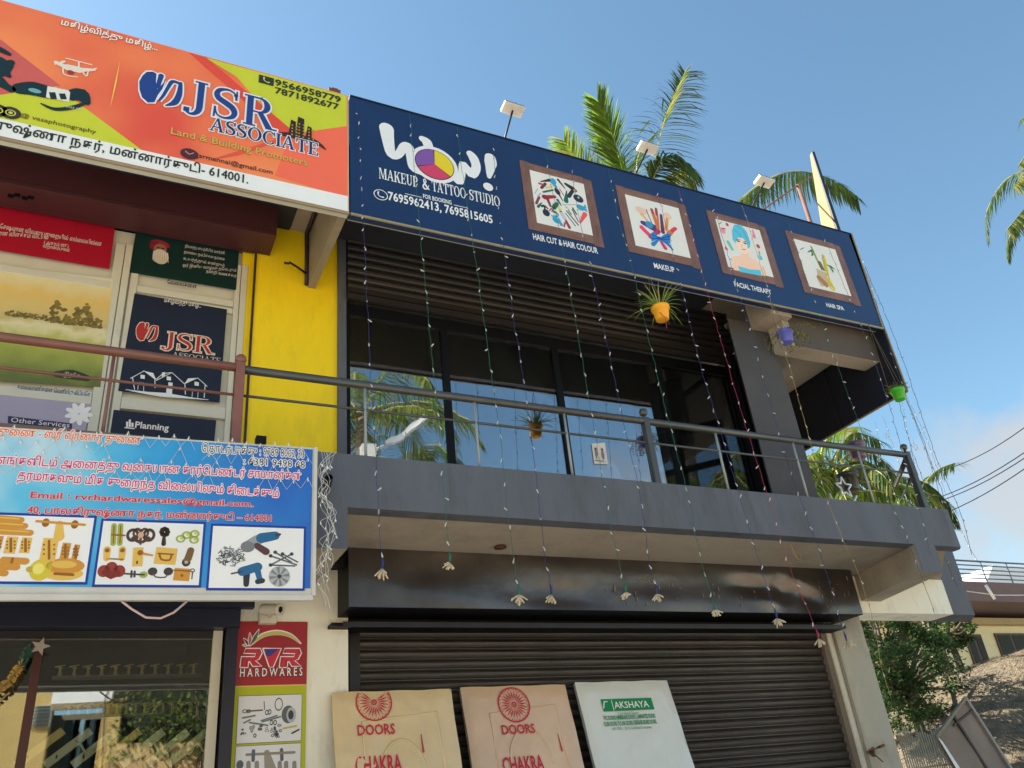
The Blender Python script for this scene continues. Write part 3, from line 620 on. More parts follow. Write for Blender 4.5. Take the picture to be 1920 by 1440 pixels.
def jsr_mark(P_, mb, cu, cv, s, m, lay, edge=None, ax=.74):
    """the tulip-like mark: a rounded left lobe, a middle slash and a right petal"""
    def draw(mm, g, ly):
        lobe = [(-.50, .28), (-.40, .44), (-.22, .50), (-.12, .46), (-.10, .20), (-.03, -.02), (.06, .14), (.16, .30), (.10, .02), (.0, -.20), (-.06, -.44), (-.24, -.50), (-.42, -.38), (-.52, -.16), (-.56, .08)]
        P_.poly(mb, [(cu+(x+g*(1 if x > -.2 else -1))*s*ax, cv+(y+g*(1 if y > 0 else -1))*s) for x, y in lobe], mm, ly)
        P_.stroke(mb, [(cu+x*s*ax, cv+y*s) for x, y in ((.02, .44), (-.02, .10), (.02, .0))], [(.12+2*g)*s, (.09+2*g)*s, (.04+g)*s], mm, ly+.3)
        P_.stroke(mb, [(cu+x*s*ax, cv+y*s) for x, y in ((.06, -.36), (.16, -.16), (.26, .12), (.36, .34), (.56, .34))], [(.05+2*g)*s, (.07+2*g)*s, (.08+2*g)*s, (.10+2*g)*s, (.08+2*g)*s], mm, ly+.4, cap=False)
        P_.stroke(mb, [(cu+x*s*ax, cv+y*s) for x, y in ((.60, .36), (.60, .0), (.50, -.30), (.26, -.46))], [(.08+2*g)*s, (.13+2*g)*s, (.15+2*g)*s, (.03+2*g)*s], mm, ly+.5)
    if edge: draw(edge, .035, lay)
    draw(m, 0, lay+1)
# navy JSR poster
poster('poster', [(252, 552), (425, 582), (411, 757), (221, 735)], NAV, 'navy poster with the red JSR sign and line drawn houses')
mb = MB(); W.text(mb, 'மகிழ்வித்து மகிழ்...', (307, 570), (376, 578), 7, wt, 18, bold=.01); W.build(mb, 'lettering')
RED2 = ink(178, 48, 48); CREAMI = ink(226, 206, 190)
mb = MB(); u, v = W.uv(273, 625); jsr_mark(W, mb, u, v, .17, RED2, 17, CREAMI)
u0_, v0_ = W.uv(304, 652); u1_, _ = W.uv(400, 655); serif_caps(W, mb, 'JSR', u0_, u1_, v0_-.012, .155, CREAMI, 17, grow=.05); serif_caps(W, mb, 'JSR', u0_, u1_, v0_-.012, .155, RED2, 19, grow=-.012)
u0_, v0_ = W.uv(322, 672); u1_, _ = W.uv(413, 680); serif_caps(W, mb, 'ASSOCIATE', u0_, u1_, v0_, .05, ink(200, 190, 190), 17)
W.build(mb, 'logo')
mb = MB(); LW = ink(225, 230, 235)
def lnpx(pts, wd=.006, close=False): W.stroke(mb, [W.uv(*p) for p in pts], wd, LW, 18, smooth=1, cap=False)
for dx, dy in ((0, 0),):
    lnpx([(248, 710), (252, 733)]); lnpx([(244, 712), (270, 698), (291, 714)]); lnpx([(290, 712), (290, 730)]); lnpx([(292, 716), (322, 701), (345, 722)]); lnpx([(346, 722), (347, 742)])
    lnpx([(345, 722), (370, 711), (388, 727)]); lnpx([(384, 724), (382, 748)]); lnpx([(268, 698), (283, 702), (292, 714)]); lnpx([(292, 714), (305, 703), (320, 701)])
    lnpx([(235, 733), (280, 738), (340, 746), (390, 752)], .005); lnpx([(258, 733), (259, 719), (269, 720), (269, 736)], .004); lnpx([(359, 748), (361, 731), (371, 733), (370, 749)], .004)
for x, y in ((267, 709), (316, 712), (319, 723), (368, 722)): W.px(mb, [(x-4, y-4), (x+4, y-3), (x+4, y+4), (x-4, y+3)], LW, 18)
W.px(mb, [(270, 698), (287, 702), (292, 714)], LW, 18); W.px(mb, [(345, 722), (352, 712), (368, 711)], LW, 18); W.px(mb, [(312, 726), (323, 727), (322, 741), (311, 740)], LW, 18); W.px(mb, [(303, 701), (309, 700), (309, 706), (303, 710)], LW, 18)
W.px(mb, [(240, 735), (310, 739), (385, 752), (300, 746)], LW, 17.5)
W.build(mb, 'printed_houses')
poster('poster', [(213, 770), (405, 790), (400, 840), (205, 822)], NAV, 'navy poster reading Planning')
mb = MB(); W.text(mb, 'Planning', (253, 803), (315, 811), 12, wt, 18, bold=.02)
for k, hh in enumerate((10, 14, 8)): W.px(mb, [(236+k*5, 803), (240+k*5, 803), (240+k*5, 803-hh), (236+k*5, 803-hh)], wt, 18)
W.px(mb, [(233, 803), (252, 805), (252, 807), (233, 805)], wt, 18.2); W.build(mb, 'lettering')

# ================================================================== RAILINGS
zr = at(620, 708, 5.06).z; zr2 = at(1600, 838, 5.06).z; ZR = (zr+zr2)/2 - .02
def ball(b, p, r, m): b.lathe([(0, -r)] + [(r*math.sin(R(a)), -r*math.cos(R(a))) for a in range(20, 180, 20)] + [(0, r)], p, m, seg=16)
ra = thing('balcony_railing', (3.9, 5.06, 3.92), 'dark grey pipe railing along the salon balcony with ball topped posts', 'railing')
part('handrail', ra, lambda b: b.tube([(0.70, 5.06, ZR), (7.08, 5.06, ZR)], .030, M_RAIL, seg=14))
zm = at(800, 782, 5.06).z
part('middle_bar', ra, lambda b: b.tube([(0.70, 5.06, zm), (7.10, 5.06, zm)], .010, M_RAIL, seg=8))
for px, py in ((685, 790), (893, 800), (1065, 830), (1352, 860), (1500, 880), (1622, 890)):
    x = at(px, py, 5.06).x; part('baluster', ra, lambda b: b.tube([(x, 5.06, 3.9), (x, 5.06, ZR)], .0105, S('light_grey_bar_paint', 150, 158, 160, rough=.4), seg=8))
xp = at(1207, 778, 5.06).x
for x in (xp, 7.05):
    part('post', ra, lambda b: b.box(x-.028, x+.028, 5.03, 5.09, 3.9, ZR+.03, M_RAIL), bevel=.005)
    def fin(b): b.tube([(x, 5.06, ZR+.03), (x, 5.06, ZR+.05)], .012, M_RAIL); ball(b, (x, 5.06, ZR+.082), .036, M_RAIL)
    part('finial', ra, fin)
part('end_rail', ra, lambda b: (b.tube([(7.05, 5.06, ZR-.02), (7.60, 5.70, ZR-.02)], .026, M_RAIL, seg=12), b.box(7.10, 7.13, 5.10, 5.13, 3.9, ZR-.05, M_RAIL), b.tube([(7.08, 5.1, zm), (7.6, 5.7, zm)], .010, M_RAIL)))
rb = thing('balcony_railing', (-1.5, 5.06, 3.92), 'brown painted pipe railing in front of the poster windows', 'railing')
part('handrail', rb, lambda b: b.tube([(-4.1, 5.06, ZR+.01), (0.70, 5.06, ZR+.01)], .030, M_RAILB, seg=14))
part('middle_bar', rb, lambda b: b.tube([(-4.1, 5.06, zm), (0.70, 5.06, zm)], .010, M_RAILB))
def f(b): b.box(.662, .722, 5.03, 5.09, 3.85, ZR+.045, M_RAILB)
part('post', rb, f, bevel=.006)
part('finial', rb, lambda b: ball(b, (.692, 5.06, ZR+.075), .038, M_RAILB))
x = at(203, 740, 5.06).x; part('baluster', rb, lambda b: b.tube([(x, 5.06, 3.85), (x, 5.06, ZR)], .011, M_RAILB))
x = at(-120, 700, 5.06).x; part('baluster', rb, lambda b: b.tube([(x, 5.06, 3.85), (x, 5.06, ZR)], .011, M_RAILB))
# ================================================================== SALON SIGN
ZB, ZT = 5.992, 7.284
XL, XR = 1.437, 7.325
sg = thing('shop_sign', (4.4, 5.04, ZB), 'long navy makeup and tattoo studio sign with four wooden framed pictures', 'sign')
mb = MB(); mb.prism([(XL, 5.0, ZB), (XR-.03, 5.0, ZB), (XR+.02, 5.0, ZT), (XL, 5.0, ZT)], (0, .075, 0), M_NAVY); mb.build('panel', sg)
mb = MB(); mb.bar((XL, 4.997, ZB-.006), (XR-.03, 4.997, ZB-.006), .014, .018, M_TRIM); mb.bar((XR-.03+.008, 4.997, ZB-.012), (XR+.028, 4.997, ZT), .014, .014, M_TRIM); mb.bar((XL, 4.998, ZT+.006), (XR+.02, 4.998, ZT+.006), .012, .012, M_NAVYBACK); mb.build('edge_trim', sg)
mb = MB(); mb.box(XL, XR-.04, 5.08, 5.09, ZB+.0, ZT, S('grey_sign_back_sheet', 150, 148, 142, rough=.7)); mb.build('back_sheet', sg)
for k in range(5):
    x = 1.9+k*1.3; mb = MB(); mb.bar((x, 5.10, 6.8), (x, 5.10, ZT-.02), .03, .03, M_DARKMETAL); mb.build('support_strut', sg)
N = Panel((0, 5.0, 0), 0, sg)
WHT = ink(226, 232, 240)
mb = MB(); z5 = lambda x, y: N.uv(640+x*.27083, 160+y*.27083); q5 = .00159
def brush(pts, ws, m=WHT, lay=3): N.stroke(mb, [z5(*p) for p in pts], [w_*q5 for w_ in ws], m, lay)
brush([(312, 302), (322, 380), (345, 480), (395, 480), (432, 425), (465, 430), (482, 500), (500, 570), (545, 600)], [84, 70, 54, 48, 50, 56, 56, 60, 44])
brush([(560, 372), (590, 395), (605, 440), (600, 470)], [42, 62, 56, 50])
cu, cv = z5(645, 550); N.ell(mb, (cu, cv), .218, .205, WHT, 4)
N.ell(mb, (cu, cv), .182, .170, ink(40, 26, 60), 5)
for a0, a1, c in ((90, 205, (126, 84, 168)), (-38, 90, (226, 206, 40)), (205, 322, (204, 66, 106))):
    N.ell(mb, (cu, cv), .174, .162, ink(*c), 6, a0+1.5, a1-1.5)
brush([(770, 600), (790, 640), (815, 665), (833, 610), (838, 545), (870, 580), (905, 620), (932, 570), (915, 510), (893, 478)], [44, 50, 54, 44, 40, 50, 56, 56, 62, 50])
brush([(1030, 505), (1032, 540), (1022, 635)], [70, 78, 26]); N.ell(mb, z5(1015, 705), .048, .046, WHT, 4)
N.build(mb, 'logo', 'playful white WOW lettering with a three coloured disc')
mb = MB(); ua, va = z5(262, 640); ub, vb = z5(1100, 848); v = (va+vb)/2; hh = .115
a1 = z5(530, 700)[0]; a2 = z5(612, 720)[0]; a3 = z5(862, 780)[0]; a4 = z5(888, 790)[0]
b0 = z5(558, 710)[0]
serif_caps(N, mb, 'MAKEUP', ua, a1, v, hh, WHT, 3, grow=.012); serif_caps(N, mb, '&', b0, a2-.004, v, hh, WHT, 3, grow=.01)
serif_caps(N, mb, 'TATTOO', z5(628, 720)[0], a3, v, hh, WHT, 3, grow=.012); serif_caps(N, mb, 'STUDIO', a4, ub, v, hh, WHT, 3, grow=.012)
N.build(mb, 'lettering')
mb = MB(); y0 = z5(566, 782)[1]; N.text_uv(mb, 'FOR BOOKING', z5(566, 780)[0], z5(762, 820)[0], y0, .045, WHT, 3, bold=.02)
for a, b_ in ((440, 558), (770, 875)):
    u0_, u1_ = z5(a, 750)[0], z5(b_, 830)[0]; N.poly(mb, [(u0_, y0), (u1_, y0), (u1_, y0+.006), (u0_, y0+.006)], WHT, 3)
N.build(mb, 'lettering')
mb = MB(); y0 = z5(330, 795)[1]; N.text_uv(mb, '7695962413, 7695815605', z5(325, 790)[0], z5(1046, 950)[0], y0, .088, WHT, 3, bold=.022)
cu, cv = z5(272, 760); N.ell(mb, (cu, cv), .060, .055, WHT, 3, inner=.88); N.stroke(mb, [(cu-.02, cv+.025), (cu-.022, cv-.003), (cu+.0, cv-.022), (cu+.022, cv-.02)], [.014, .008, .008, .014], WHT, 3.5); N.build(mb, 'lettering')
# four pictures with printed wooden frames
WOOD = S('printed_brown_wood', 120, 86, 76, rough=.5, var=.35, scale=10, stretch=(1, 1, .35), dirt=((.05, .025, .02), 14, .55, .7, .8))
WOOD2 = S('printed_brown_wood_across', 128, 92, 78, rough=.5, var=.35, scale=10, stretch=(.35, 1, 1), dirt=((.05, .025, .02), 14, .55, .7, .8))
z6 = lambda x, y: (960+x*.17708, 280+y*.17708); z7 = lambda x, y: (1300+x*.17708, 380+y*.17708)
frames = [((975, 300), (1111, 337), (1127, 461), (989, 429), 'hair cutting tools and gloves'), ((1157, 349), (1287, 381), (1308, 500), (1175, 473), 'makeup brushes tied with a blue bow'),
          ((1324, 394), (1435, 423), (1465, 537), (1354, 512), 'woman with a blue towel on her hair'), ((1474, 433), (1576, 459), (1609, 571), (1505, 548), 'bamboo spa jar and candle')]
pics = []
for q in frames:
    U = [N.uv(*p) for p in q[:4]]; u0_ = (U[0][0]+U[3][0])/2; u1_ = (U[1][0]+U[2][0])/2; v1_ = (U[0][1]+U[1][1])/2; v0_ = (U[2][1]+U[3][1])/2
    t = .095
    mb = MB()
    N.poly(mb, [(u0_, v0_), (u0_+t, v0_), (u0_+t, v1_), (u0_, v1_)], WOOD, 3); N.poly(mb, [(u1_-t, v0_-.02), (u1_+.01, v0_-.02), (u1_, v1_-.03), (u1_-t, v1_-.02)], WOOD, 3.1)
    N.poly(mb, [(u0_+t, v1_-t), (u1_-t, v1_-t), (u1_-t, v1_-.01), (u0_+t, v1_-.01)], WOOD2, 3); N.poly(mb, [(u0_+t, v0_), (u1_-t, v0_), (u1_-t, v0_+t), (u0_+t, v0_+t)], WOOD2, 3)
    pf = N.build(mb, 'picture_frame', 'brown wood picture frame around '+q[4])
    mb = MB(); N.poly(mb, [(u0_+t, v0_+t), (u1_-t, v0_+t), (u1_-t, v1_-t), (u0_+t, v1_-t)], ink(224, 226, 226), 3.5); N.build(mb, 'picture', parent=pf)
    pics.append(((u0_+t, v0_+t, u1_-t, v1_-t), pf))
def caption(s_, a, b_, h):
    mb = MB(); ua_, va_ = N.uv(*a); ub_, vb_ = N.uv(*b_); N.text_uv(mb, s_, ua_, ub_, (va_+vb_)/2, h, WHT, 3, bold=.022); N.build(mb, 'lettering')
caption('HAIR CUT & HAIR COLOUR', (1000, 449), (1121, 476), .066); caption('MAKEUP', (1227, 503), (1265, 511), .062); caption('FACIAL THERAPY', (1378, 539), (1446, 551), .060); caption('HAIR SPA', (1550, 575), (1583, 583), .052)
# picture 1: tools in a disc
mb = MB(); zz = lambda x, y: N.uv(*z6(x, y)); K = .00104
def st6(pts, wd, c, lay=4, f=zz): N.stroke(mb, [f(*p) for p in pts], [w_*K for w_ in wd] if isinstance(wd, (list, tuple)) else wd*K, ink(*c), lay, smooth=2 if len(pts) < 3 else 3)
def bl6(c, rx, ry, col_, lay=4, rot=0, f=zz): N.ell(mb, f(*c), rx*K, ry*K, ink(*col_), lay, n=14, rot=rot)
DK = (44, 48, 66); CY = (58, 160, 204); RD = (188, 62, 84); GN = (36, 104, 92); YE = (222, 206, 120); MR = (150, 44, 64)
st6([(300, 345), (395, 330)], [10, 34], DK); st6([(285, 365), (330, 375)], [24, 16], RD); st6([(310, 410), (350, 368)], 30, (110, 50, 70)); bl6((435, 345), 30, 40, CY); st6([(430, 360), (462, 400)], 34, CY)
st6([(485, 325), (520, 370), (560, 420)], [26, 18, 8], DK); st6([(565, 370), (640, 420)], [30, 50], DK, 4.2); bl6((655, 437), 30, 24, (30, 32, 46), 4.4); bl6((660, 438), 16, 14, (200, 160, 60), 4.6); st6([(640, 440), (600, 500)], [34, 40], DK, 4.3)
st6([(330, 455), (430, 435)], 20, GN); bl6((478, 450), 26, 42, DK, rot=25); st6([(490, 470), (535, 550)], [20, 8], DK); st6([(500, 420), (545, 490)], 10, RD); st6([(575, 440), (570, 550)], [8, 50], GN)
bl6((350, 510), 36, 28, MR); st6([(350, 510), (450, 505)], [46, 34], MR); st6([(370, 520), (405, 605)], [34, 22], MR); st6([(255, 575), (285, 510)], 26, (130, 60, 80)); st6([(275, 610), (310, 570)], [30, 12], GN)
bl6((700, 525), 54, 44, DK, rot=-20); bl6((700, 515), 10, 14, (180, 190, 200), 5); st6([(480, 540), (520, 600)], [30, 10], GN); st6([(440, 620), (470, 580)], 46, GN); st6([(420, 660), (450, 610)], 10, DK)
bl6((360, 675), 36, 40, DK); st6([(345, 640), (340, 600), (315, 605)], [16, 20, 26], DK); st6([(350, 605), (375, 630)], 16, DK); st6([(480, 600), (510, 650)], 36, YE)
for i in range(4):
    st6([(740, 630), (775+6*i, 595+22*i)], 15, CY); st6([(470, 750), (420+22*i, 705-3*i)], 15, CY, 4.1)
bl6((722, 620), 42, 34, CY, rot=-15); bl6((470, 750), 42, 40, CY, rot=-40); st6([(500, 770), (520, 800)], 36, CY)
st6([(720, 780), (770, 690)], [20, 50], (232, 92, 100)); st6([(550, 820), (560, 780)], 18, RD); st6([(570, 760), (605, 830)], [24, 34], (150, 60, 76))
st6([(575, 655), (700, 805)], 12, DK); st6([(565, 680), (670, 815)], 9, DK); st6([(635, 640), (700, 770)], 10, DK); st6([(540, 590), (670, 590)], 9, (170, 176, 184)); st6([(530, 570), (600, 640)], 8, (170, 176, 184)); bl6((575, 620), 16, 12, (190, 196, 204)); st6([(515, 670), (560, 740)], 34, (180, 200, 216))
st6([(640, 625), (680, 690)], 16, GN); st6([(595, 650), (625, 690)], 14, (60, 130, 110)); st6([(360, 410), (420, 400)], 22, YE); st6([(240, 470), (270, 420)], 8, (160, 170, 180)); st6([(270, 500), (300, 470)], 16, (170, 190, 210)); st6([(395, 650), (415, 630)], 14, RD); st6([(445, 665), (490, 690)], [30, 8], GN); st6([(520, 360), (545, 400)], 14, YE)
N.build(mb, 'printed_tools', parent=pics[0][1])
# picture 2
mb = MB()
bl6((1365, 650), 68, 42, (232, 196, 180), rot=-12); st6([(1370, 690), (1430, 760), (1540, 900)], [40, 24, 12], (226, 180, 140), 4.2); bl6((1645, 710), 46, 42, (232, 196, 180), 4.1, rot=-20); st6([(1640, 740), (1630, 850)], [30, 40], (226, 150, 60), 4.3)
st6([(1475, 640), (1510, 740), (1555, 900)], [34, 40, 16], (214, 120, 70), 4.4); st6([(1478, 645), (1488, 680)], 32, (190, 60, 66), 4.6); st6([(1522, 635), (1530, 700)], 30, (150, 70, 76), 4.5); st6([(1535, 700), (1560, 890)], [26, 12], (206, 112, 74), 4.5)
st6([(1575, 700), (1595, 880)], [30, 44], (104, 54, 92), 4.6); st6([(1420, 640), (1440, 700), (1500, 830)], [10, 8, 8], (90, 50, 90), 4.3)
st6([(1370, 830), (1470, 930)], 50, (226, 74, 120), 4.7); st6([(1380, 780), (1510, 840)], [50, 90], (92, 60, 120), 4.6); bl6((1450, 800), 42, 42, (50, 150, 200), 5); st6([(1460, 930), (1550, 870)], 46, (170, 60, 110), 4.8)
st6([(1660, 900), (1720, 840)], [56, 36], (222, 120, 50), 4.8); st6([(1690, 870), (1730, 842)], 34, (216, 60, 80), 5)
for s_, p in ((1, [(1550, 940), (1500, 880), (1460, 900), (1475, 980), (1550, 950)]), (1, [(1560, 940), (1620, 900), (1680, 890), (1670, 1000), (1560, 950)])):
    N.poly(mb, [zz(*a) for a in p], ink(44, 130, 204), 5.4)
st6([(1480, 900), (1545, 945)], 8, (20, 60, 150), 6); st6([(1470, 950), (1540, 950)], 8, (20, 60, 150), 6); st6([(1670, 920), (1570, 950)], 8, (20, 60, 150), 6); st6([(1660, 960), (1570, 955)], 8, (20, 60, 150), 6)
bl6((1555, 945), 22, 20, (30, 80, 170), 6.2); st6([(1550, 960), (1490, 1010)], [20, 44], (44, 130, 204), 5.6); st6([(1570, 960), (1640, 1000), (1700, 1070)], [20, 40, 16], (44, 120, 200), 5.6); st6([(1575, 980), (1620, 1050)], [30, 44], (206, 60, 110), 5.2)
N.build(mb, 'printed_brushes', parent=pics[1][1])
# picture 3: woman with a towel
mb = MB(); f7 = lambda x, y: N.uv(*z7(x, y))
def s7(pts, wd, c, lay=4): N.stroke(mb, [f7(*p) for p in pts], [w_*K for w_ in wd] if isinstance(wd, (list, tuple)) else wd*K, ink(*c), lay, smooth=3)
SK = (244, 206, 184); TW = (92, 196, 232)
N.poly(mb, [f7(*p) for p in ((400, 575), (520, 560), (590, 575), (700, 640), (760, 780), (425, 715))], ink(*SK), 4)
s7([(545, 500), (550, 590)], 90, SK, 4.2)
N.ell(mb, f7(515, 450), .088, .115, ink(248, 222, 204), 4.6, rot=-6)
N.poly(mb, [f7(*p) for p in ((405, 300), (430, 235), (500, 240), (560, 310), (600, 420), (596, 475), (570, 490), (565, 430), (520, 378), (470, 372), (445, 430), (415, 400))], ink(*TW), 5)
s7([(450, 250), (520, 300), (570, 400)], 5, (40, 140, 190), 5.4); s7([(425, 290), (480, 330), (500, 375)], 5, (40, 140, 190), 5.4)
for a in ((473, 412), (545, 435)):
    N.ell(mb, f7(*a), .022, .010, ink(70, 56, 60), 5.6, n=10); s7([(a[0]-24, a[1]-14), (a[0]+4, a[1]-20), (a[0]+26, a[1]-8)], 6, (70, 50, 50), 5.6)
s7([(508, 495), (530, 500), (552, 500)], [6, 16, 6], (224, 110, 130), 5.6); s7([(512, 440), (505, 470), (518, 474)], 4, (214, 160, 140), 5.6)
N.poly(mb, [f7(*p) for p in ((470, 672), (600, 712), (705, 716), (720, 780), (490, 735))], ink(*TW), 5)
s7([(735, 680), (760, 760)], 20, (236, 190, 168), 4.8)
for c, r_, cc in (((355, 235), 20, (214, 70, 96)), ((312, 305), 30, (240, 150, 180)), ((345, 490), 20, (220, 110, 130)), ((683, 465), 24, (206, 60, 90)), ((632, 360), 20, (240, 160, 190))): N.ell(mb, f7(*c), r_*K, r_*K*1.1, ink(*cc), 4.5, n=12)
s7([(290, 275), (330, 280)], 20, (214, 90, 120), 4.8); s7([(365, 420), (410, 500)], [44, 34], (104, 204, 190), 4.8); s7([(625, 295), (645, 370)], [20, 34], (236, 130, 160), 4.8); N.ell(mb, f7(705, 585), .030, .034, ink(110, 196, 214), 4.8); s7([(690, 520), (700, 550)], 12, (80, 120, 130), 4.8); s7([(270, 230), (295, 210)], 8, (60, 110, 100), 4.8)
N.build(mb, 'printed_woman', parent=pics[2][1])
# picture 4: spa bamboo
mb = MB()
s7([(1245, 470), (1345, 690)], 26, (142, 150, 90), 4.2); s7([(1370, 570), (1410, 760)], 40, (190, 176, 60), 4.8); s7([(1390, 600), (1440, 840)], 22, (206, 196, 50), 5); s7([(1335, 640), (1380, 740)], 50, (116, 100, 76), 4.5)
N.poly(mb, [f7(*p) for p in ((1300, 700), (1405, 740), (1430, 880), (1350, 890), (1320, 830))], ink(196, 178, 150), 4.7); s7([(1330, 800), (1400, 870)], 70, (176, 122, 84), 4.9); s7([(1310, 700), (1400, 740)], 18, (220, 214, 204), 5.2)
s7([(1430, 830), (1470, 910)], [50, 66], (206, 186, 52), 5.3); N.ell(mb, f7(1465, 915), .028, .026, ink(226, 212, 90), 5.6)
for pl_ in ([(1205, 530), (1250, 510), (1280, 540)], [(1240, 510), (1260, 550), (1245, 565)], [(1405, 660), (1450, 680), (1500, 712)], [(1430, 670), (1470, 720), (1475, 745)]): s7(pl_, [4, 26, 3], (34, 122, 66), 5.4)
s7([(1130, 500), (1165, 480)], 8, (60, 90, 90), 4.2)
N.build(mb, 'printed_bamboo', parent=pics[3][1])
# side sign running back
ss = thing('side_sign', (7.3, 5.85, 5.2), 'tall dark sign panel turning back from the right end of the navy sign', 'sign')
mb = MB(); mb.box(7.30, 7.34, 5.0, 6.70, 5.225, ZT-.01, M_NAVYBACK); mb.build('panel', ss)
mb = MB(); mb.bar((7.325, 4.996, 5.215), (7.325, 4.996, ZB-.02), .014, .016, M_TRIM); mb.bar((7.32, 5.0, 5.217), (7.32, 6.70, 5.217), .012, .016, M_TRIM); mb.build('edge_trim', ss)
for y in (5.9, 6.5): mb = MB(); mb.box(7.285, 7.298, y, y+.02, 5.23, 5.955, M_DARKMETAL); mb.build('rib', ss)
mb = MB(); mb.bar((7.27, 5.35, 6.3), (7.27, 5.35, 5.70), .012, .012, M_WHITESTEEL); mb.build('wire_conduit', ss)

# ================================================================== ORANGE BANNER
ob = thing('banner_sign', (-.8, 5.04, ZB), 'orange and lime printed promoter banner with blue JSR lettering over the poster windows', 'sign')
mb = MB(); mb.box(-3.4, 1.425, 5.0, 5.07, ZB+.0, ZT, M_WHITESTEEL); mb.build('panel', ob)
mb = MB(); mb.bar((-3.4, 4.998, ZB-.008), (1.425, 4.998, ZB-.008), .016, .02, M_TRIM); mb.build('edge_trim', ob)
B = Panel((0, 5.0, 0), 0, ob); b1 = lambda x, y: (x*.34375, y*.34375)
def bp(mb, pts, c, lay): B.px(mb, [b1(*p) for p in pts], ink(*c), lay)
vW = B.uv(*b1(1000, 872))[1]          # top of the white strip
mb = MB(); B.poly(mb, [(-3.39, ZB+.004), (1.42, ZB+.004), (1.42, ZT-.004), (-3.39, ZT-.004)], ink(242, 118, 82), 1)
def orange(m, n, l, b):
    tc = n.new('ShaderNodeTexCoord'); mpp = n.new('ShaderNodeMapping'); mpp.inputs['Rotation'].default_value = (0, R(35), 0); l.new(tc.outputs['Object'], mpp.inputs[0])
    no = n.new('ShaderNodeTexNoise'); no.inputs['Scale'].default_value = .9; no.inputs['Detail'].default_value = 2; l.new(mpp.outputs[0], no.inputs[0])
    rr = n.new('ShaderNodeValToRGB'); e = rr.color_ramp.elements; e[0].position = .35; e[0].color = (*lin((226/255, 84/255, 62/255)), 1); e[1].position = .65; e[1].color = (*lin((246/255, 140/255, 84/255)), 1)
    l.new(no.outputs['Fac'], rr.inputs[0]); l.new(rr.outputs[0], b.inputs['Base Color'])
OR = picmat('orange_vinyl_print', orange)
B.poly(mb, [(-3.38, ZB+.01), (1.415, ZB+.01), (1.415, ZT-.01), (-3.38, ZT-.01)], OR, 2)
bp(mb, [(1120, 316), (1890, 525), (1890, 690), (1560, 735), (1290, 420)], (196, 206, 52), 3)
bp(mb, [(1030, 288), (1125, 316), (1620, 735), (1540, 740)], (222, 78, 62), 3.5)
bp(mb, [(1120, 880), (1560, 745), (1610, 742), (1300, 850)], (224, 90, 66), 3.3)
bp(mb, [(1580, 735), (1890, 690), (1890, 1080), (1500, 960)], (244, 112, 86), 2.6)
bp(mb, [(-900, 330), (0, 520), (300, 470), (760, 810), (860, 905), (0, 715), (-900, 515)], (200, 208, 54), 3)
bp(mb, [(0, 215), (330, 470), (0, 520), (-500, 540)], (206, 96, 92), 3.2); bp(mb, [(0, 215), (-200, 120), (-200, 300), (330, 470)], (214, 104, 92), 3.1)
B.poly(mb, [(-3.38, ZB+.01), (1.415, ZB+.01), (1.415, vW), (-3.38, vW)], ink(232, 236, 240), 5)
B.build(mb, 'print')
mb = MB(); B.text(mb, 'மகிழ்வித்து மகிழ்...', b1(332, 142), b1(858, 278), 31/2.9, ink(240, 236, 236), 7, bold=.022, outline=(ink(150, 90, 80), .035)); B.build(mb, 'lettering')
mb = MB(); JB = ink(34, 66, 140)
ua, va = B.uv(*b1(1005, 640)); ub, vb = B.uv(*b1(1500, 705)); vv = B.uv(*b1(1300, 672))[1]; hj = B.uv(*b1(1320, 512))[1]-vv
serif_caps(B, mb, 'JSR', ua, ub, vv, hj, ink(225, 230, 240), 7, grow=.05, gap=.16); serif_caps(B, mb, 'JSR', ua, ub, vv, hj, JB, 9, grow=0, gap=.16)
ua, va = B.uv(*b1(1145, 715)); ub, vb = B.uv(*b1(1735, 855)); vv = (va+vb)/2
serif_caps(B, mb, 'ASSOCIATE', ua, ub, vv, .135, ink(235, 238, 244), 7, grow=.07); serif_caps(B, mb, 'ASSOCIATE', ua, ub, vv, .135, ink(24, 52, 118), 9, grow=.01)
cu, cv = B.uv(*b1(872, 492)); jsr_mark(B, mb, cu-.01, cv, .33, JB, 7, ink(228, 232, 242)); B.build(mb, 'logo', 'royal blue JSR letters with a tulip mark')
mb = MB(); B.text(mb, 'Land & Building Promoters', b1(930, 738), b1(1675, 905), 36/2.9, ink(206, 178, 90), 7, bold=.012, outline=(ink(150, 80, 50), .02)); B.build(mb, 'lettering')
mb = MB(); B.text(mb, 'jsrmannai@gmail.com', b1(1072, 862), b1(1485, 952), 24/2.9, ink(70, 40, 50), 7, bold=.01)
cu, cv = B.uv(*b1(1032, 843)); B.ell(mb, (cu, cv), .062, .052, ink(76, 40, 52), 7); B.stroke(mb, [(cu-.03, cv+.018), (cu, cv-.006), (cu+.03, cv+.018)], .008, ink(220, 150, 130), 8, smooth=1, cap=False); B.build(mb, 'lettering')
mb = MB(); DKT = ink(44, 52, 48); B.text(mb, '9566958779', b1(1500, 468), b1(1856, 562), 33/2.9, DKT, 7, bold=.025); B.text(mb, '7871892677', b1(1500, 510), b1(1846, 603), 33/2.9, DKT, 7, bold=.025)
cu, cv = B.uv(*b1(1452, 442)); B.poly(mb, [(cu-.06, cv-.045), (cu+.06, cv-.045), (cu+.06, cv+.045), (cu-.06, cv+.045)], DKT, 7); B.stroke(mb, [(cu-.02, cv+.025), (cu-.018, cv-.005), (cu+.005, cv-.022), (cu+.022, cv-.018)], [.014, .008, .008, .014], ink(200, 206, 90), 8); B.build(mb, 'lettering')
mb = MB()
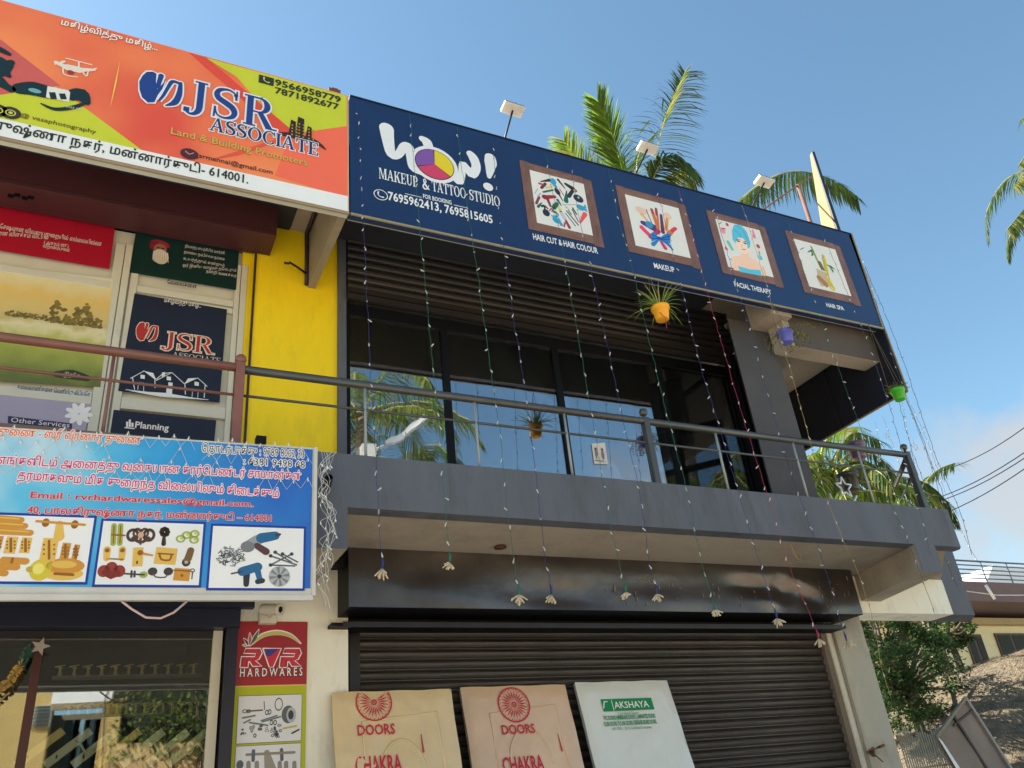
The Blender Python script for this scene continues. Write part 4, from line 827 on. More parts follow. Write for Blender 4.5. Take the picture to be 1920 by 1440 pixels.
for px, w_, h_ in ((1590, 34, 78), (1632, 40, 105), (1680, 30, 66)):
    a = B.uv(*b1(px-w_/2*1.2, 750+(px-1590)*.25)); b_ = B.uv(*b1(px+w_/2*1.2, 750+(px-1590)*.25)); zt = a[1]+h_*.002+.03
    B.poly(mb, [(a[0], a[1]), (b_[0], a[1]), (b_[0], zt), (a[0]+.02, zt+.012)], ink(48, 34, 30), 6)
    for i in range(2):
        for j in range(5): x = a[0]+.025+i*.035; z = a[1]+.03+j*.034; B.poly(mb, [(x, z), (x+.012, z), (x+.012, z+.014), (x, z+.014)], ink(190, 150, 60), 6.5) if z < zt-.02 else None
cu, cv = B.uv(*b1(1640, 770)); B.stroke(mb, [(cu-.24, cv-.01), (cu-.1, cv+.03), (cu+.1, cv+.03), (cu+.20, cv-.03)], [.006, .05, .05, .01], ink(56, 40, 44), 6.2); B.build(mb, 'printed_towers')
mb = MB(); B.text_uv(mb, 'பாலகிருஷ்ணா நகர், மன்னார்குடி- 614001.', B.uv(*b1(-330, 640))[0], B.uv(*b1(1352, 1003))[0], B.uv(*b1(1352, 1003))[1]-.004, .080, DKT, 7, bold=.02); B.build(mb, 'lettering')
mb = MB(); B.text(mb, '@ vasaphotography', b1(108, 640), b1(522, 733), 22/2.9, ink(96, 88, 40), 7, bold=.012)
for x, y in ((-12, 606), (58, 620)):
    cu, cv = B.uv(*b1(x, y)); B.ell(mb, (cu, cv), .062, .055, ink(58, 52, 48), 7); B.ell(mb, (cu, cv), .032, .028, ink(200, 204, 90), 7.6, inner=.75); B.ell(mb, (cu+.0, cv), .014, .012, ink(200, 204, 90), 7.8, n=10)
B.build(mb, 'lettering')
mb = MB(); DR = ink(226, 218, 210)
for pts, ws in (([(305, 345), (400, 382), (515, 385)], [.03, .05, .02]), ([(345, 365), (350, 410), (420, 425)], [.012, .010, .010]), ([(440, 380), (470, 420), (480, 395)], [.012, .010, .01]), ([(360, 322), (500, 358)], [.010, .010]), ([(300, 355), (350, 340)], [.010, .02]), ([(370, 372), (430, 385)], [.06, .06]), ([(430, 345), (430, 375)], [.012, .012]), ([(460, 395), (525, 378)], [.008, .012])):
    B.stroke(mb, [B.uv(*b1(*p)) for p in pts], ws, DR, 7)
B.ell(mb, B.uv(*b1(385, 400)), .022, .022, ink(150, 60, 60), 8, n=12); B.build(mb, 'printed_drone')
mb = MB(); CB = ink(20, 48, 54)
B.stroke(mb, [B.uv(*b1(*p)) for p in ((110, 488), (180, 488), (250, 505))], [.10, .13, .12], CB, 7); B.stroke(mb, [B.uv(*b1(*p)) for p in ((255, 505), (380, 530))], [.11, .11], ink(226, 226, 224), 7.2, smooth=1, cap=False)
for x in (292, 346): B.stroke(mb, [B.uv(*b1(x-8, 470+x*.13)), B.uv(*b1(x+2, 540+x*.02))], .04, CB, 7.6, smooth=1, cap=False)
B.stroke(mb, [B.uv(*b1(*p)) for p in ((395, 525), (440, 520), (470, 560))], [.10, .12, .06], CB, 7.3); B.stroke(mb, [B.uv(*b1(*p)) for p in ((225, 570), (300, 600), (400, 590), (480, 560))], [.012, .03, .035, .02], CB, 7.5); B.ell(mb, B.uv(*b1(190, 500)), .04, .02, ink(110, 170, 180), 7.9)
B.text_uv(mb, 'EOS 5D', B.uv(*b1(360, 585))[0], B.uv(*b1(450, 585))[0], B.uv(*b1(360, 590))[1], .02, ink(220, 220, 200), 8)
B.build(mb, 'printed_camera')
mb = MB()
for pts, ws in (([(-60, 250), (0, 275), (50, 300)], [.05, .05, .03]), ([(-60, 400), (0, 380), (60, 345)], [.10, .14, .05]), ([(-40, 330), (0, 345), (30, 400), (50, 420)], [.08, .10, .06, .03]), ([(-60, 480), (0, 465), (60, 490)], [.06, .05, .06]), ([(0, 440), (40, 470)], [.06, .03])):
    B.stroke(mb, [B.uv(*b1(*p)) for p in pts], ws, CB, 7)
B.build(mb, 'printed_silhouette')
mb = MB(); B.stroke(mb, [B.uv(*b1(652, 345)), B.uv(*b1(628, 470)), B.uv(*b1(602, 585))], [.002, .012, .002], ink(240, 200, 90), 7, smooth=1, cap=False); B.build(mb, 'printed_line')
# rusty clamp between the signs
cl = MB(); p = at(626, 174, 5.03); cl.box(p.x-.05, p.x+.05, 5.0, 5.06, ZT, ZT+.04, S('rust_brown', 110, 66, 48, rough=.9)); cl.box(p.x-.02, p.x+.03, 5.01, 5.05, ZT+.04, ZT+.06, S('rust_brown', 110, 66, 48)); cl.build('clamp', ob)

# ================================================================== BLUE HARDWARE BANNER
AB = R(-3.6); U0 = Vector((1.125, 4.75, 0))
bb = thing('banner_sign', (U0.x-1.6, U0.y+.1, 2.9), 'blue printed hardware shop banner hung with white net lights under the brown railing', 'sign')
H = Panel(U0, AB, bb); z3 = lambda x, y: (x*.34375, 780+y*.34375)
vt = H.uv(590, 840)[1]; vb_ = H.uv(581, 1118)[1]
Hn = -H.n
mb = MB(); a = H.P(-4.5, vb_, 0); b_ = H.P(0.0, vb_, 0); c = H.P(0, vt, 0); d = H.P(-4.5, vt, 0); mb.prism([a, b_, c, d], Hn*.10, M_WHITESTEEL); mb.build('panel', bb)
mb = MB(); mb.bar(H.P(-4.5, vb_-.012, 2), H.P(.0, vb_-.012, 2), .03, .03, M_WHITESTEEL); mb.bar(H.P(.006, vb_, 2), H.P(.006, vt, 2), .02, .02, M_WHITESTEEL); mb.build('edge_trim', bb)
def blue(m, n, l, b):
    tc = n.new('ShaderNodeTexCoord'); sp_ = n.new('ShaderNodeSeparateXYZ'); l.new(tc.outputs['Object'], sp_.inputs[0])
    mx_ = n.new('ShaderNodeMath'); mx_.operation = 'MULTIPLY_ADD'; mx_.inputs[1].default_value = .42; mx_.inputs[2].default_value = .60; l.new(sp_.outputs['X'], mx_.inputs[0])
    no = n.new('ShaderNodeTexNoise'); no.inputs['Scale'].default_value = 1.6; no.inputs['Detail'].default_value = 3; l.new(tc.outputs['Object'], no.inputs[0])
    m3 = n.new('ShaderNodeMath'); m3.operation = 'MULTIPLY_ADD'; m3.inputs[1].default_value = .55; l.new(no.outputs['Fac'], m3.inputs[0]); l.new(mx_.outputs[0], m3.inputs[2])
    m4 = n.new('ShaderNodeMath'); m4.operation = 'SUBTRACT'; m4.inputs[1].default_value = .36; l.new(m3.outputs[0], m4.inputs[0])
    rr = n.new('ShaderNodeValToRGB'); e = rr.color_ramp.elements
    e[0].position = .22; e[0].color = (*lin((232/255, 240/255, 244/255)), 1); e[1].position = .95; e[1].color = (*lin((40/255, 104/255, 196/255)), 1)
    q = e.new(.42); q.color = (*lin((96/255, 192/255, 232/255)), 1); q = e.new(.62); q.color = (*lin((52/255, 156/255, 220/255)), 1)
    l.new(m4.outputs[0], rr.inputs[0]); l.new(rr.outputs[0], b.inputs['Base Color'])
mb = MB(); H.poly(mb, [(-4.45, vb_+.045), (-.012, vb_+.045), (-.012, vt-.012), (-4.45, vt-.012)], picmat('blue_vinyl_print', blue), 2); H.build(mb, 'print')
OG = ink(232, 106, 20); PK = ink(214, 30, 120); WO = ink(240, 240, 244); REDT = ink(206, 52, 70)
def Ht(body, a, b_, h, m, **k): mb = MB(); H.text(mb, body, z3(*a), z3(*b_), h/2.909, m, **k); H.build(mb, 'lettering')
Ht('துைண - ஸ்ரீ வீரனார் துைண', (-20, 100), (768, 158), 44, OG, bold=.015, outline=(WO, .085), lay=4)
Ht('எங்களிடம் அைனத்து வைகயான கார்ெபண்டர் சாமான்கள்', (-10, 248), (1640, 362), 48, PK, bold=.012, outline=(WO, .09), lay=4)
Ht('தரமாகவும் மிக குைறந்த விைலயிலும் கிைடக்கும்', (95, 346), (1520, 445), 48, PK, bold=.012, outline=(WO, .09), lay=4)
Ht('Email : rvrhardwaressales@gmail.com.', (168, 436), (1380, 508), 34, REDT, bold=.015, outline=(ink(226, 200, 210), .06), lay=4)
Ht('40, பாலகிருஷ்ணா நகர், மன்னார்குடி – 614001', (150, 518), (1478, 588), 38, REDT, bold=.02, outline=(ink(232, 210, 220), .07), lay=4)
Ht('ெதாடர்புக்கு : 9789 8002 33', (1100, 195), (1658, 232), 44, ink(20, 20, 30), bold=.0, outline=(WO, .085), lay=4)
Ht(': 6381 9498 68', (1328, 265), (1662, 285), 38, ink(20, 20, 30), bold=.0, outline=(WO, .085), lay=4)
GO = ink(206, 146, 58); GO2 = ink(226, 186, 90); GO3 = ink(150, 96, 34); SV = ink(150, 156, 164); BR = ink(84, 56, 50); OLI = ink(160, 176, 80)
H3 = lambda x, y: H.uv(*z3(x, y)); KH = .0015
def hs(pts, wd, m, lay=6, sm=2, cap=True): H.stroke(mb, [H3(*p) for p in pts], [w_*KH for w_ in wd] if isinstance(wd, (list, tuple)) else wd*KH, m, lay, smooth=sm, cap=cap)
def he(c, rx, ry, m, lay=6, rot=0, inner=0): H.ell(mb, H3(*c), rx*KH, ry*KH, m, lay, n=16, rot=rot, inner=inner)
boxes = [((-330, 520), (508, 568), (468, 912), (-330, 895)), ((568, 568), (1112, 598), (1080, 932), (516, 912)), ((1165, 596), (1660, 622), (1645, 950), (1135, 930))]
for k, q in enumerate(boxes):
    mb = MB(); U = [H3(*p) for p in q]; u0_ = (U[0][0]+U[3][0])/2; u1_ = (U[1][0]+U[2][0])/2; v0_ = (U[2][1]+U[3][1])/2; v1_ = (U[0][1]+U[1][1])/2
    H.poly(mb, [(u0_-.012, v0_-.014), (u1_+.012, v0_-.014), (u1_+.012, v1_+.014), (u0_-.012, v1_+.014)], ink(26, 62, 160), 4); H.poly(mb, [(u0_, v0_), (u1_, v0_), (u1_, v1_), (u0_, v1_)], ink(236, 238, 240), 5); H.build(mb, 'printed_panel')
mb = MB()      # brass fittings
for i, (y, xr) in enumerate(((570, 115), (603, 135), (640, 165))): hs([(-80, y-14), (xr, y)], [26, 22], GO, 6); hs([(-80, y-20), (xr-10, y-6)], 5, GO2, 6.5)
hs([(200, 576), (462, 596)], 9, GO); hs([(325, 590), (322, 660)], [22, 34], GO2); he((250, 584), 12, 16, GO3); he((408, 594), 12, 16, GO3)
for cx, cy_, w_, h_ in ((60, 705, 62, 60), (140, 706, 56, 56), (268, 730, 84, 84), (357, 738, 46, 60), (413, 744, 30, 56), (-10, 700, 40, 60)):
    hs([(cx-w_/2, cy_), (cx+w_/2, cy_+3)], h_, GO2 if w_ > 50 else GO, 6, cap=False); hs([(cx, cy_-h_*.55), (cx, cy_+h_*.6)], 8, GO3, 6.6)
    for sx_ in (-1, 1):
        for sy_ in (-1, 0, 1): he((cx+sx_*w_*.33, cy_+sy_*h_*.3), 3.4, 3.4, GO3, 6.8)
hs([(20, 788), (140, 795)], 24, GO); hs([(0, 822), (90, 826)], 24, GO); hs([(-20, 858), (28, 860)], 22, GO); hs([(60, 790), (74, 791)], 20, GO3, 6.5, cap=False)
he((220, 842), 34, 38, ink(214, 196, 60)); he((210, 836), 18, 20, ink(236, 224, 120), 6.5); hs([(160, 838), (196, 842)], 20, ink(190, 170, 60)); he((358, 820), 60, 28, GO); he((346, 862), 62, 24, GO2, 5.8); he((350, 812), 40, 14, GO2, 6.4); hs([(300, 862), (398, 868)], 10, GO3, 6.2)
H.build(mb, 'printed_fittings')
mb = MB()
for x in (622, 658): hs([(x, 600), (x-5, 698)], 18, OLI); hs([(x, 602), (x-4, 696)], 4, GO3, 6.5)
hs([(610, 650), (680, 654)], 6, GO3, 6.6)
for s_ in (-1, 1):
    he((768+s_*44, 652), 22, 26, ink(80, 60, 56), inner=.55); he((768+s_*20, 640), 16, 20, ink(96, 70, 60), inner=.5); hs([(768+s_*10, 690), (768+s_*40, 670)], [10, 16], ink(84, 60, 54))
hs([(768, 625), (766, 700)], [10, 8], ink(90, 64, 58)); he((768, 652), 10, 12, ink(220, 170, 140), 6.5)
for a in range(8): he((898+16*math.cos(a*.785), 635+17*math.sin(a*.785)), 9, 9, ink(64, 48, 40))
hs([(895, 655), (892, 700)], [10, 16], ink(64, 48, 40))
for c in ((985, 672), (1018, 652), (1062, 645), (1058, 678)): he(c, 17, 15, OLI, inner=.6); he((c[0]+6, c[1]-4), 6, 6, ink(190, 210, 90), 6.5)
for x in (585, 668): hs([(x, 730), (x-4, 780)], [24, 20], GO2); he((x, 735), 8, 8, GO3, 6.4)
hs([(580, 780), (670, 784)], 5, GO3)
hs([(755, 720), (748, 822)], 34, GO2, cap=False); hs([(765, 750), (830, 762)], [10, 7], GO); he((765, 748), 10, 10, GO3, 6.5); hs([(748, 795), (747, 806)], 5, ink(50, 40, 30), 6.6)
hs([(845, 762), (962, 770)], 62, GO2, cap=False); hs([(870, 755), (880, 785), (925, 788), (935, 760)], 7, GO3, 6.5); hs([(862, 752), (945, 757)], 6, GO3, 6.5)
hs([(1040, 735), (1025, 780), (1010, 800)], [24, 26, 20], ink(120, 92, 60)); he((1015, 800), 15, 16, ink(70, 60, 56)); he((1015, 800), 6, 6, ink(190, 180, 150), 6.5)
for s_ in (-1, 0, 1): he((608+s_*42, 848-(s_ == 0)*18), 20, 22, ink(150, 60, 50)); 
hs([(560, 848), (608, 870), (655, 852)], [16, 30, 16], ink(128, 46, 40)); hs([(608, 860), (604, 882)], [16, 6], ink(100, 40, 36)); hs([(675, 862), (790, 868)], 6, ink(60, 60, 60)); hs([(718, 848), (716, 880)], 7, ink(60, 60, 60)); hs([(735, 850), (733, 878)], 7, ink(60, 60, 60)); he((782, 868), 14, 12, OLI)
for x in (832, 918): he((x, 850), 16, 15, ink(70, 62, 60))
hs([(836, 862), (848, 880), (900, 882), (912, 866)], 5, ink(90, 84, 84)); hs([(948, 864), (1035, 870)], 46, GO, cap=False); hs([(948, 843), (1035, 848)], 5, GO3, 6.5); he((992, 872), 5, 6, GO3, 6.6); he((1050, 845), 8, 8, ink(80, 76, 76), inner=.6); hs([(1050, 850), (1046, 890)], 4, ink(80, 76, 76))
H.build(mb, 'printed_fittings')
mb = MB(); rnd = random.Random(9); STL = ink(92, 100, 108); STD = ink(60, 66, 74); TB = ink(40, 104, 150)
for i in range(90):
    a = rnd.uniform(0, 6.28); r_ = rnd.uniform(0, 1)**.6; x = 1255+r_*72*math.cos(a); y = 765+r_*56*math.sin(a); b_ = rnd.uniform(0, 3.14); L_ = rnd.uniform(18, 34)
    hs([(x-L_/2*math.cos(b_), y-L_/2*math.sin(b_)), (x+L_/2*math.cos(b_), y+L_/2*math.sin(b_))], 3.6, rnd.choice([STL, STD, SV]), 6+i*.01, 1, False)
for p, q in (((1475, 765), (1620, 815)), ((1500, 745), (1590, 800)), ((1590, 755), (1480, 812)), ((1475, 815), (1610, 820)), ((1540, 755), (1625, 800))): hs([p, q], 6, STL, 6, 1, False); he(p, 7, 7, STD, 6.3)
hs([(1345, 712), (1400, 680), (1440, 665)], [36, 40, 34], SV); he((1350, 715), 26, 22, ink(120, 124, 130), 6.3); hs([(1425, 668), (1500, 655)], [40, 34], TB, 6.4); hs([(1500, 655), (1525, 648)], 10, STD, 6.3); hs([(1400, 710), (1450, 742)], [24, 28], ink(90, 60, 66), 6.4)
hs([(1320, 850), (1405, 825)], [34, 34], TB); hs([(1345, 850), (1342, 920)], [26, 20], ink(50, 52, 60), 5.9); hs([(1400, 830), (1415, 890)], [24, 20], TB, 6.1); hs([(1405, 905), (1430, 900)], 20, ink(50, 60, 72)); hs([(1262, 862), (1320, 850)], 6, STD)
he((1523, 877), 40, 40, ink(176, 180, 184)); he((1523, 877), 8, 8, STD, 6.8)
for a in range(0, 360, 45): cu, cv = H3(1523, 877); H.poly(mb, [(cu, cv), (cu+.055*math.cos(R(a)), cv+.055*math.sin(R(a))), (cu+.055*math.cos(R(a+20)), cv+.055*math.sin(R(a+20)))], ink(126, 130, 136), 6.5)
H.build(mb, 'printed_tools')
mb = MB(); p = H.P(H.uv(489, 828)[0], vt, 0); mb.box(p.x-.03, p.x+.03, p.y-.02, p.y+.04, p.z, p.z+.05, M_BLACK); mb.build('bracket', bb)
mb = MB(); q = [H.P(H3(665, 1008)[0], vb_-.03, 2), H.P(H3(720, 1035)[0], vb_-.07, 2), H.P(H3(800, 1060)[0], vb_-.115, 2), H.P(H3(880, 1064)[0], vb_-.12, 2), H.P(H3(950, 1045)[0], vb_-.09, 2), H.P(H3(1020, 1005)[0], vb_-.03, 2)]
wl = tag(mb.tube(q, .006, S('twisted_white_wire', 200, 170, 165, rough=.6)).build('loose_wire'), 'loose pinkish white wire sagging below the blue banner', 'wire')

# net lights hung over the blue banner
nl = thing('net_lights', (-.3, 4.7, 3.8), 'white net of string lights hanging over the blue banner and bunched at its right end', 'string lights')
WIRE = S('white_light_wire', 214, 214, 210, rough=.5); BULB = S('clear_bulb_plastic', 236, 236, 230, rough=.25)
mb = MB(); bu = MB(); rnd = random.Random(4)
nU = 44; u_s = -3.6; du = 3.6/nU
def npt(i, j):
    u = u_s + (i + (.5 if j % 2 else 0))*du; v = vt + .01 - j*.075 + .012*math.sin(i*1.7+j)
    return H.P(min(u, .0), v, 12)
for j in range(4):
    for i in range(nU):
        if rnd.random() < .2 + .12*j: continue
        a = npt(i, j); b_ = npt(i, j+1); c_ = npt(i-1 if j % 2 == 0 else i+1, j+1)
        for q in (b_, c_):
            mid = (a+q)/2 + Vector((0, 0, -.004)); mb.tube([a, mid, q], .0011, WIRE, seg=4, cap=False)
        bu.tube([a, a+Vector((rnd.uniform(-.006, .006), -.01, -.028))], [.004, .0032], BULB, seg=5)
mb.build('wires', nl, kind='stuff'); bu.build('bulbs', nl, kind='stuff')
mb = MB(); bu = MB()
for k in range(8):
    x = 1.165+k*.014; p = [Vector((x, 4.74, vt-.02))]
    n_ = 12
    for i in range(n_): p.append(Vector((1.175+rnd.uniform(-.025, .05)+(.05 if 3 < i < 9 else 0)*rnd.random(), 4.74+rnd.uniform(-.03, .03), vt-.05-(i+1)*(.96-k*.035)/n_)))
    mb.tube(cat_rom(p, 5), .0014, WIRE, seg=4, cap=False)
    for q in p[1::3]: bu.tube([q, q+Vector((rnd.uniform(-.015, .015), -.01, -.022))], .0034, BULB, seg=5)
mb.build('bunched_wires', nl, kind='stuff'); bu.build('bunched_bulbs', nl, kind='stuff')

# ================================================================== RVR POSTER, CAMERA, SHOP WINDOW
rp = thing('wall_poster', (1.17, 6.09, 2.2), 'narrow red and yellow hardware poster fixed to the cream pier', 'poster')
Q = Panel((0, 6.094, 0), 0, rp); z4 = lambda x, y: (x*.34375, 1080+y*.34375)
uL = Q.uv(*z4(1298, 250))[0]; uR = Q.uv(*z4(1677, 250))[0]; vT = Q.uv(*z4(1480, 250))[1]; vM = Q.uv(*z4(1475, 596))[1]
mb = MB(); mb.box(uL, uR, 6.088, 6.096, .9, vT, ink(180, 186, 40)); mb.build('sheet', rp)
Q = Panel((0, 6.088, 0), 0, rp)
mb = MB(); Q.poly(mb, [(uL, vM), (uR, vM), (uR, vT), (uL, vT)], S('crimson_print', 164, 30, 46, rough=.5, var=.12, scale=1.5), 1); Q.poly(mb, [(uL, vM-.008), (uR, vM-.008), (uR, vM), (uL, vM)], ink(224, 190, 110), 1.5); Q.build(mb, 'print')
mb = MB(); Q4 = lambda x, y: Q.uv(*z4(x, y)); K4 = (uR-uL)/385
def qs(pts, wd, m, lay=3, sm=3, cap=True): Q.stroke(mb, [Q4(*p) for p in pts], [w_*K4 for w_ in wd] if isinstance(wd, (list, tuple)) else wd*K4, m, lay, smooth=sm, cap=cap)
qs([(1375, 372), (1430, 325), (1510, 308), (1585, 325), (1640, 368)], [8, 26, 30, 24, 8], WO, 2); qs([(1380, 368), (1430, 328), (1510, 311), (1585, 328), (1634, 364)], [3, 18, 22, 16, 3], ink(206, 190, 110), 3)
for i, (ex, ey, c) in enumerate(((1412, 292, (70, 110, 80)), (1362, 310, (214, 90, 110)), (1330, 340, (90, 70, 90)), (1322, 378, (200, 170, 110)))):
    qs([(1365-i*6, 380), ((1365-i*6+ex)/2+3, (380+ey)/2), (ex, ey)], [8, 28-i*3, 6], WO, 2+i*.1); qs([(1365-i*6, 378), ((1365-i*6+ex)/2+3, (380+ey)/2), (ex, ey+3)], [3, 20-i*3, 2], ink(*c), 3+i*.1)
RV = ink(206, 50, 72)
def rl(x0):
    o_ = [(x0, 500), (x0+8, 440), (x0+80, 440), (x0+88, 425), (x0+20, 422), (x0+32, 395), (x0+112, 395), (x0+122, 420), (x0+105, 455), (x0+85, 462), (x0+120, 492), (x0+70, 494), (x0+52, 466), (x0+48, 466), (x0+44, 500)]
    Q.stroke(mb, [Q4(*p) for p in o_+[o_[0]]], 6*K4, WO, 2.5, smooth=1, cap=False); return o_
for x0 in (1308, 1522):
    o_ = rl(x0); qs([(x0+22, 498), (x0+26, 450), (x0+95, 448), (x0+106, 428), (x0+96, 410), (x0+36, 409)], 22, RV, 2.2, 1, False); qs([(x0+62, 455), (x0+98, 490)], 24, RV, 2.1, 1, False)
o_ = [(1432, 395), (1535, 395), (1490, 498), (1468, 498)]; Q.poly(mb, [Q4(*p) for p in o_], RV, 2); Q.stroke(mb, [Q4(*p) for p in o_+[o_[0]]], 6*K4, WO, 2.7, smooth=1, cap=False); Q.poly(mb, [Q4(*p) for p in ((1445, 398), (1520, 398), (1490, 425), (1470, 440), (1450, 432))], ink(64, 64, 140), 3.2)
Q.build(mb, 'logo', 'RVR emblem with arc and leaves')
mb = MB(); ua, _ = Q4(1308, 545); ub, _ = Q4(1648, 540); Q.text_uv(mb, 'H A R D W A R E S', ua, ub, Q4(1480, 547)[1], .055, WO, 4, bold=.012, outline=(ink(30, 14, 26), .06)); Q.build(mb, 'lettering')
for k, (y0, y1) in enumerate(((650, 908), (920, 1180))):
    mb = MB(); v1_ = Q4(1470, y0)[1]; v0_ = Q4(1460, y1)[1]; Q.poly(mb, [(uL+.03, v0_), (uR-.03, v0_), (uR-.03, v1_), (uL+.03, v1_)], ink(222, 222, 228), 2); Q.stroke(mb, [(uL+.03, v0_), (uR-.03, v0_), (uR-.03, v1_), (uL+.03, v1_), (uL+.03, v0_)], .005, ink(120, 120, 110), 2.4, smooth=1, cap=False)
    pp_ = Q.build(mb, 'printed_panel'); mb = MB()
    if k == 0:
        he4 = lambda c, rx, ry, m, lay=3, inner=0, rot=0: Q.ell(mb, Q4(*c), rx*K4, ry*K4, m, lay, n=14, inner=inner, rot=rot)
        he4((1520, 700), 22, 34, STL, inner=.8); he4((1572, 755), 36, 46, STL); he4((1588, 758), 26, 40, ink(176, 180, 184), 3.4); he4((1586, 758), 15, 24, STD, 3.6)
        qs([(1440, 685), (1442, 730)], 4, STD); he4((1355, 738), 12, 10, STD, inner=.6); he4((1335, 738), 14, 10, STL, inner=.6); qs([(1350, 738), (1430, 732)], 8, STL)
        for a, b_ in (((1322, 775), (1390, 762)), ((1330, 802), (1365, 784)), ((1360, 800), (1460, 815)), ((1425, 790), (1510, 762)), ((1430, 795), (1530, 768))): qs([a, b_], 10, SV, 3, 1); qs([a, b_], 3, STD, 3.3, 1)
        qs([(1545, 832), (1615, 818)], 10, ink(190, 180, 90)); qs([(1592, 858), (1630, 838)], 9, STD); rnd = random.Random(2)
        for i in range(24): c = (rnd.uniform(1310, 1530), rnd.uniform(815, 880)); he4(c, rnd.uniform(5, 13), rnd.uniform(5, 11), rnd.choice([STL, STD, SV]), 3+i*.02, inner=rnd.choice([0, .5]))
        for c in ((1455, 745), (1470, 742), (1500, 800), (1500, 850), (1480, 800)): he4(c, 9, 14, STD, 3.5, inner=.6)
    else:
        qs([(1345, 975), (1605, 962)], 13, ink(140, 134, 124)); qs([(1382, 955), (1380, 1005)], 18, STL); qs([(1535, 948), (1537, 1000)], 18, STL)
        qs([(1455, 965), (1475, 1060)], [30, 60], ink(150, 144, 134)); he4((1308, 1030), 18, 22, STL)
        for x in (1355, 1400, 1525, 1560, 1605): qs([(x, 1020), (x, 1060)], 22, ink(140, 136, 130))
    Q.build(mb, 'printed_hardware', parent=pp_)
# small security camera
cc = thing('security_camera', at(492, 1160, 6.1), 'small white bullet security camera above the red poster', 'camera')
p = at(498, 1152, 6.09); M_CAM = S('dusty_white_plastic', 206, 200, 184, rough=.5)
mb = MB(); mb.box(p.x-.05, p.x+.07, 6.03, 6.099, p.z-.075, p.z+.02, M_CAM); mb.build('junction_box', cc, bevel=.008)
c0 = at(498, 1142, 5.99); c1 = at(535, 1143, 5.86)
mb = MB(); ax = (c1-c0).normalized(); mb.lathe([(0, -.03), (.034, -.03), (.037, -.02), (.037, .11), (.041, .115), (.041, .135), (.030, .14), (.026, .12), (0, .12)], c0, M_CAM, seg=20, axis=ax); mb.build('camera_body', cc)
mb = MB(); mb.lathe([(0, .128), (.020, .128), (.020, .134), (0, .134)], c0, M_BLACK, seg=14, axis=ax); mb.build('lens', cc)
mb = MB(); mb.tube([c0+ax*.03+Vector((0, 0, -.03)), Vector((p.x+.02, 6.04, p.z-.03))], .012, M_CAM); mb.build('arm', cc)
# hardware shop front
hw = thing('shop_window', (-.5, 6.2, .5), 'dark framed hardware shop display window reflecting a house and creepers', 'window')
x0 = at(443, 1300, 6.09).x; x1g = at(411, 1300, 6.12).x; zt = at(200, 1183, 6.12).z
part('header', hw, lambda b: (b.box(-3.2, .93, 6.0, 6.16, zt, 3.54, M_NAVYFRAME)))
ph = at(475, 1142, 5.98); part('header', hw, lambda b: b.box(-3.2, ph.x, 5.93, 5.995, ph.z, 3.3, M_NAVYFRAME))
part('stile', hw, lambda b: b.box(x1g+.012, .925, 6.03, 6.16, .42, zt, M_NAVYFRAME))
part('frame', hw, lambda b: (b.box(x1g-.065, x1g-.004, 6.10, 6.15, .42, zt-.002, M_ALU), b.box(-3.2, x1g-.07, 6.11, 6.15, zt-.05, zt-.002, M_DARKMETAL)))
part('pane', hw, lambda b: b.box(-1.55, x1g-.066, 6.125, 6.131, .5, zt-.052, G_CLEAR))
xr_ = at(70, 1290, 6.12).x
part('mullion', hw, lambda b: b.prism([(xr_-.05, 6.09, .42), (xr_+.0, 6.09, .42), (xr_+.0, 6.09, 2.95), (xr_-.05, 6.09, 2.95)], (0, .03, 0), S('red_brown_strip', 70, 34, 34)))
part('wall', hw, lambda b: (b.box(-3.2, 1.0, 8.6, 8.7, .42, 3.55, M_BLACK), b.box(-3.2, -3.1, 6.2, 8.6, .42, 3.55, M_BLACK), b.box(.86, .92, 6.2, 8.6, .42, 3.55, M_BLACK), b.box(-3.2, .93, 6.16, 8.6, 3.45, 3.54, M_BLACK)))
BRS = mat('polished_brass', (.92, .74, .28), rough=.35, metal=.05, var=.1); CHR = mat('bright_steel', (.90, .86, .62), rough=.35, metal=.05, var=.05)
for k, (px, c) in enumerate(((75, BRS), (128, CHR), (178, CHR), (222, BRS), (268, CHR), (315, CHR), (352, CHR))):
    p = at(px, 1402, 6.24); d = Vector((.115, 0, .095)); lab = ['brass door handle with no lever, leftmost on display behind the hardware shop glass', 'second steel door handle from the left in the hardware shop window', 'third door handle from the left in the hardware shop window', 'gold door handle with curled lever, middle of the row behind the glass', 'steel door handle right of the gold one behind the hardware glass', 'sixth door handle from the left, half lost in green reflections', 'rightmost door handle with open looped lever behind the glass'][k]
    t = thing('door_handle_sample', p, lab, 'door handle', 'door handles on display in the hardware shop window')
    mb = MB(); mb.bar(p-d, p+d, .052, .012, c, up=(0, 1, 0)); mb.build('back_plate', t, bevel=.005)
    if k: mb = MB(); q = p+d*.35; mb.tube([q, q+Vector((.02, -.04, -.01)), q+Vector((.05, -.045, -.06)), q+Vector((.09, -.045, -.085)), q+Vector((.115, -.04, -.05))], .008, c); mb.build('lever', t)
    mb = MB(); mb.box(p.x-d.x*.5-.005, p.x-d.x*.5+.005, 6.228, 6.233, p.z-d.z*.5-.012, p.z-d.z*.5+.008, M_BLACK); mb.build('keyhole', t)
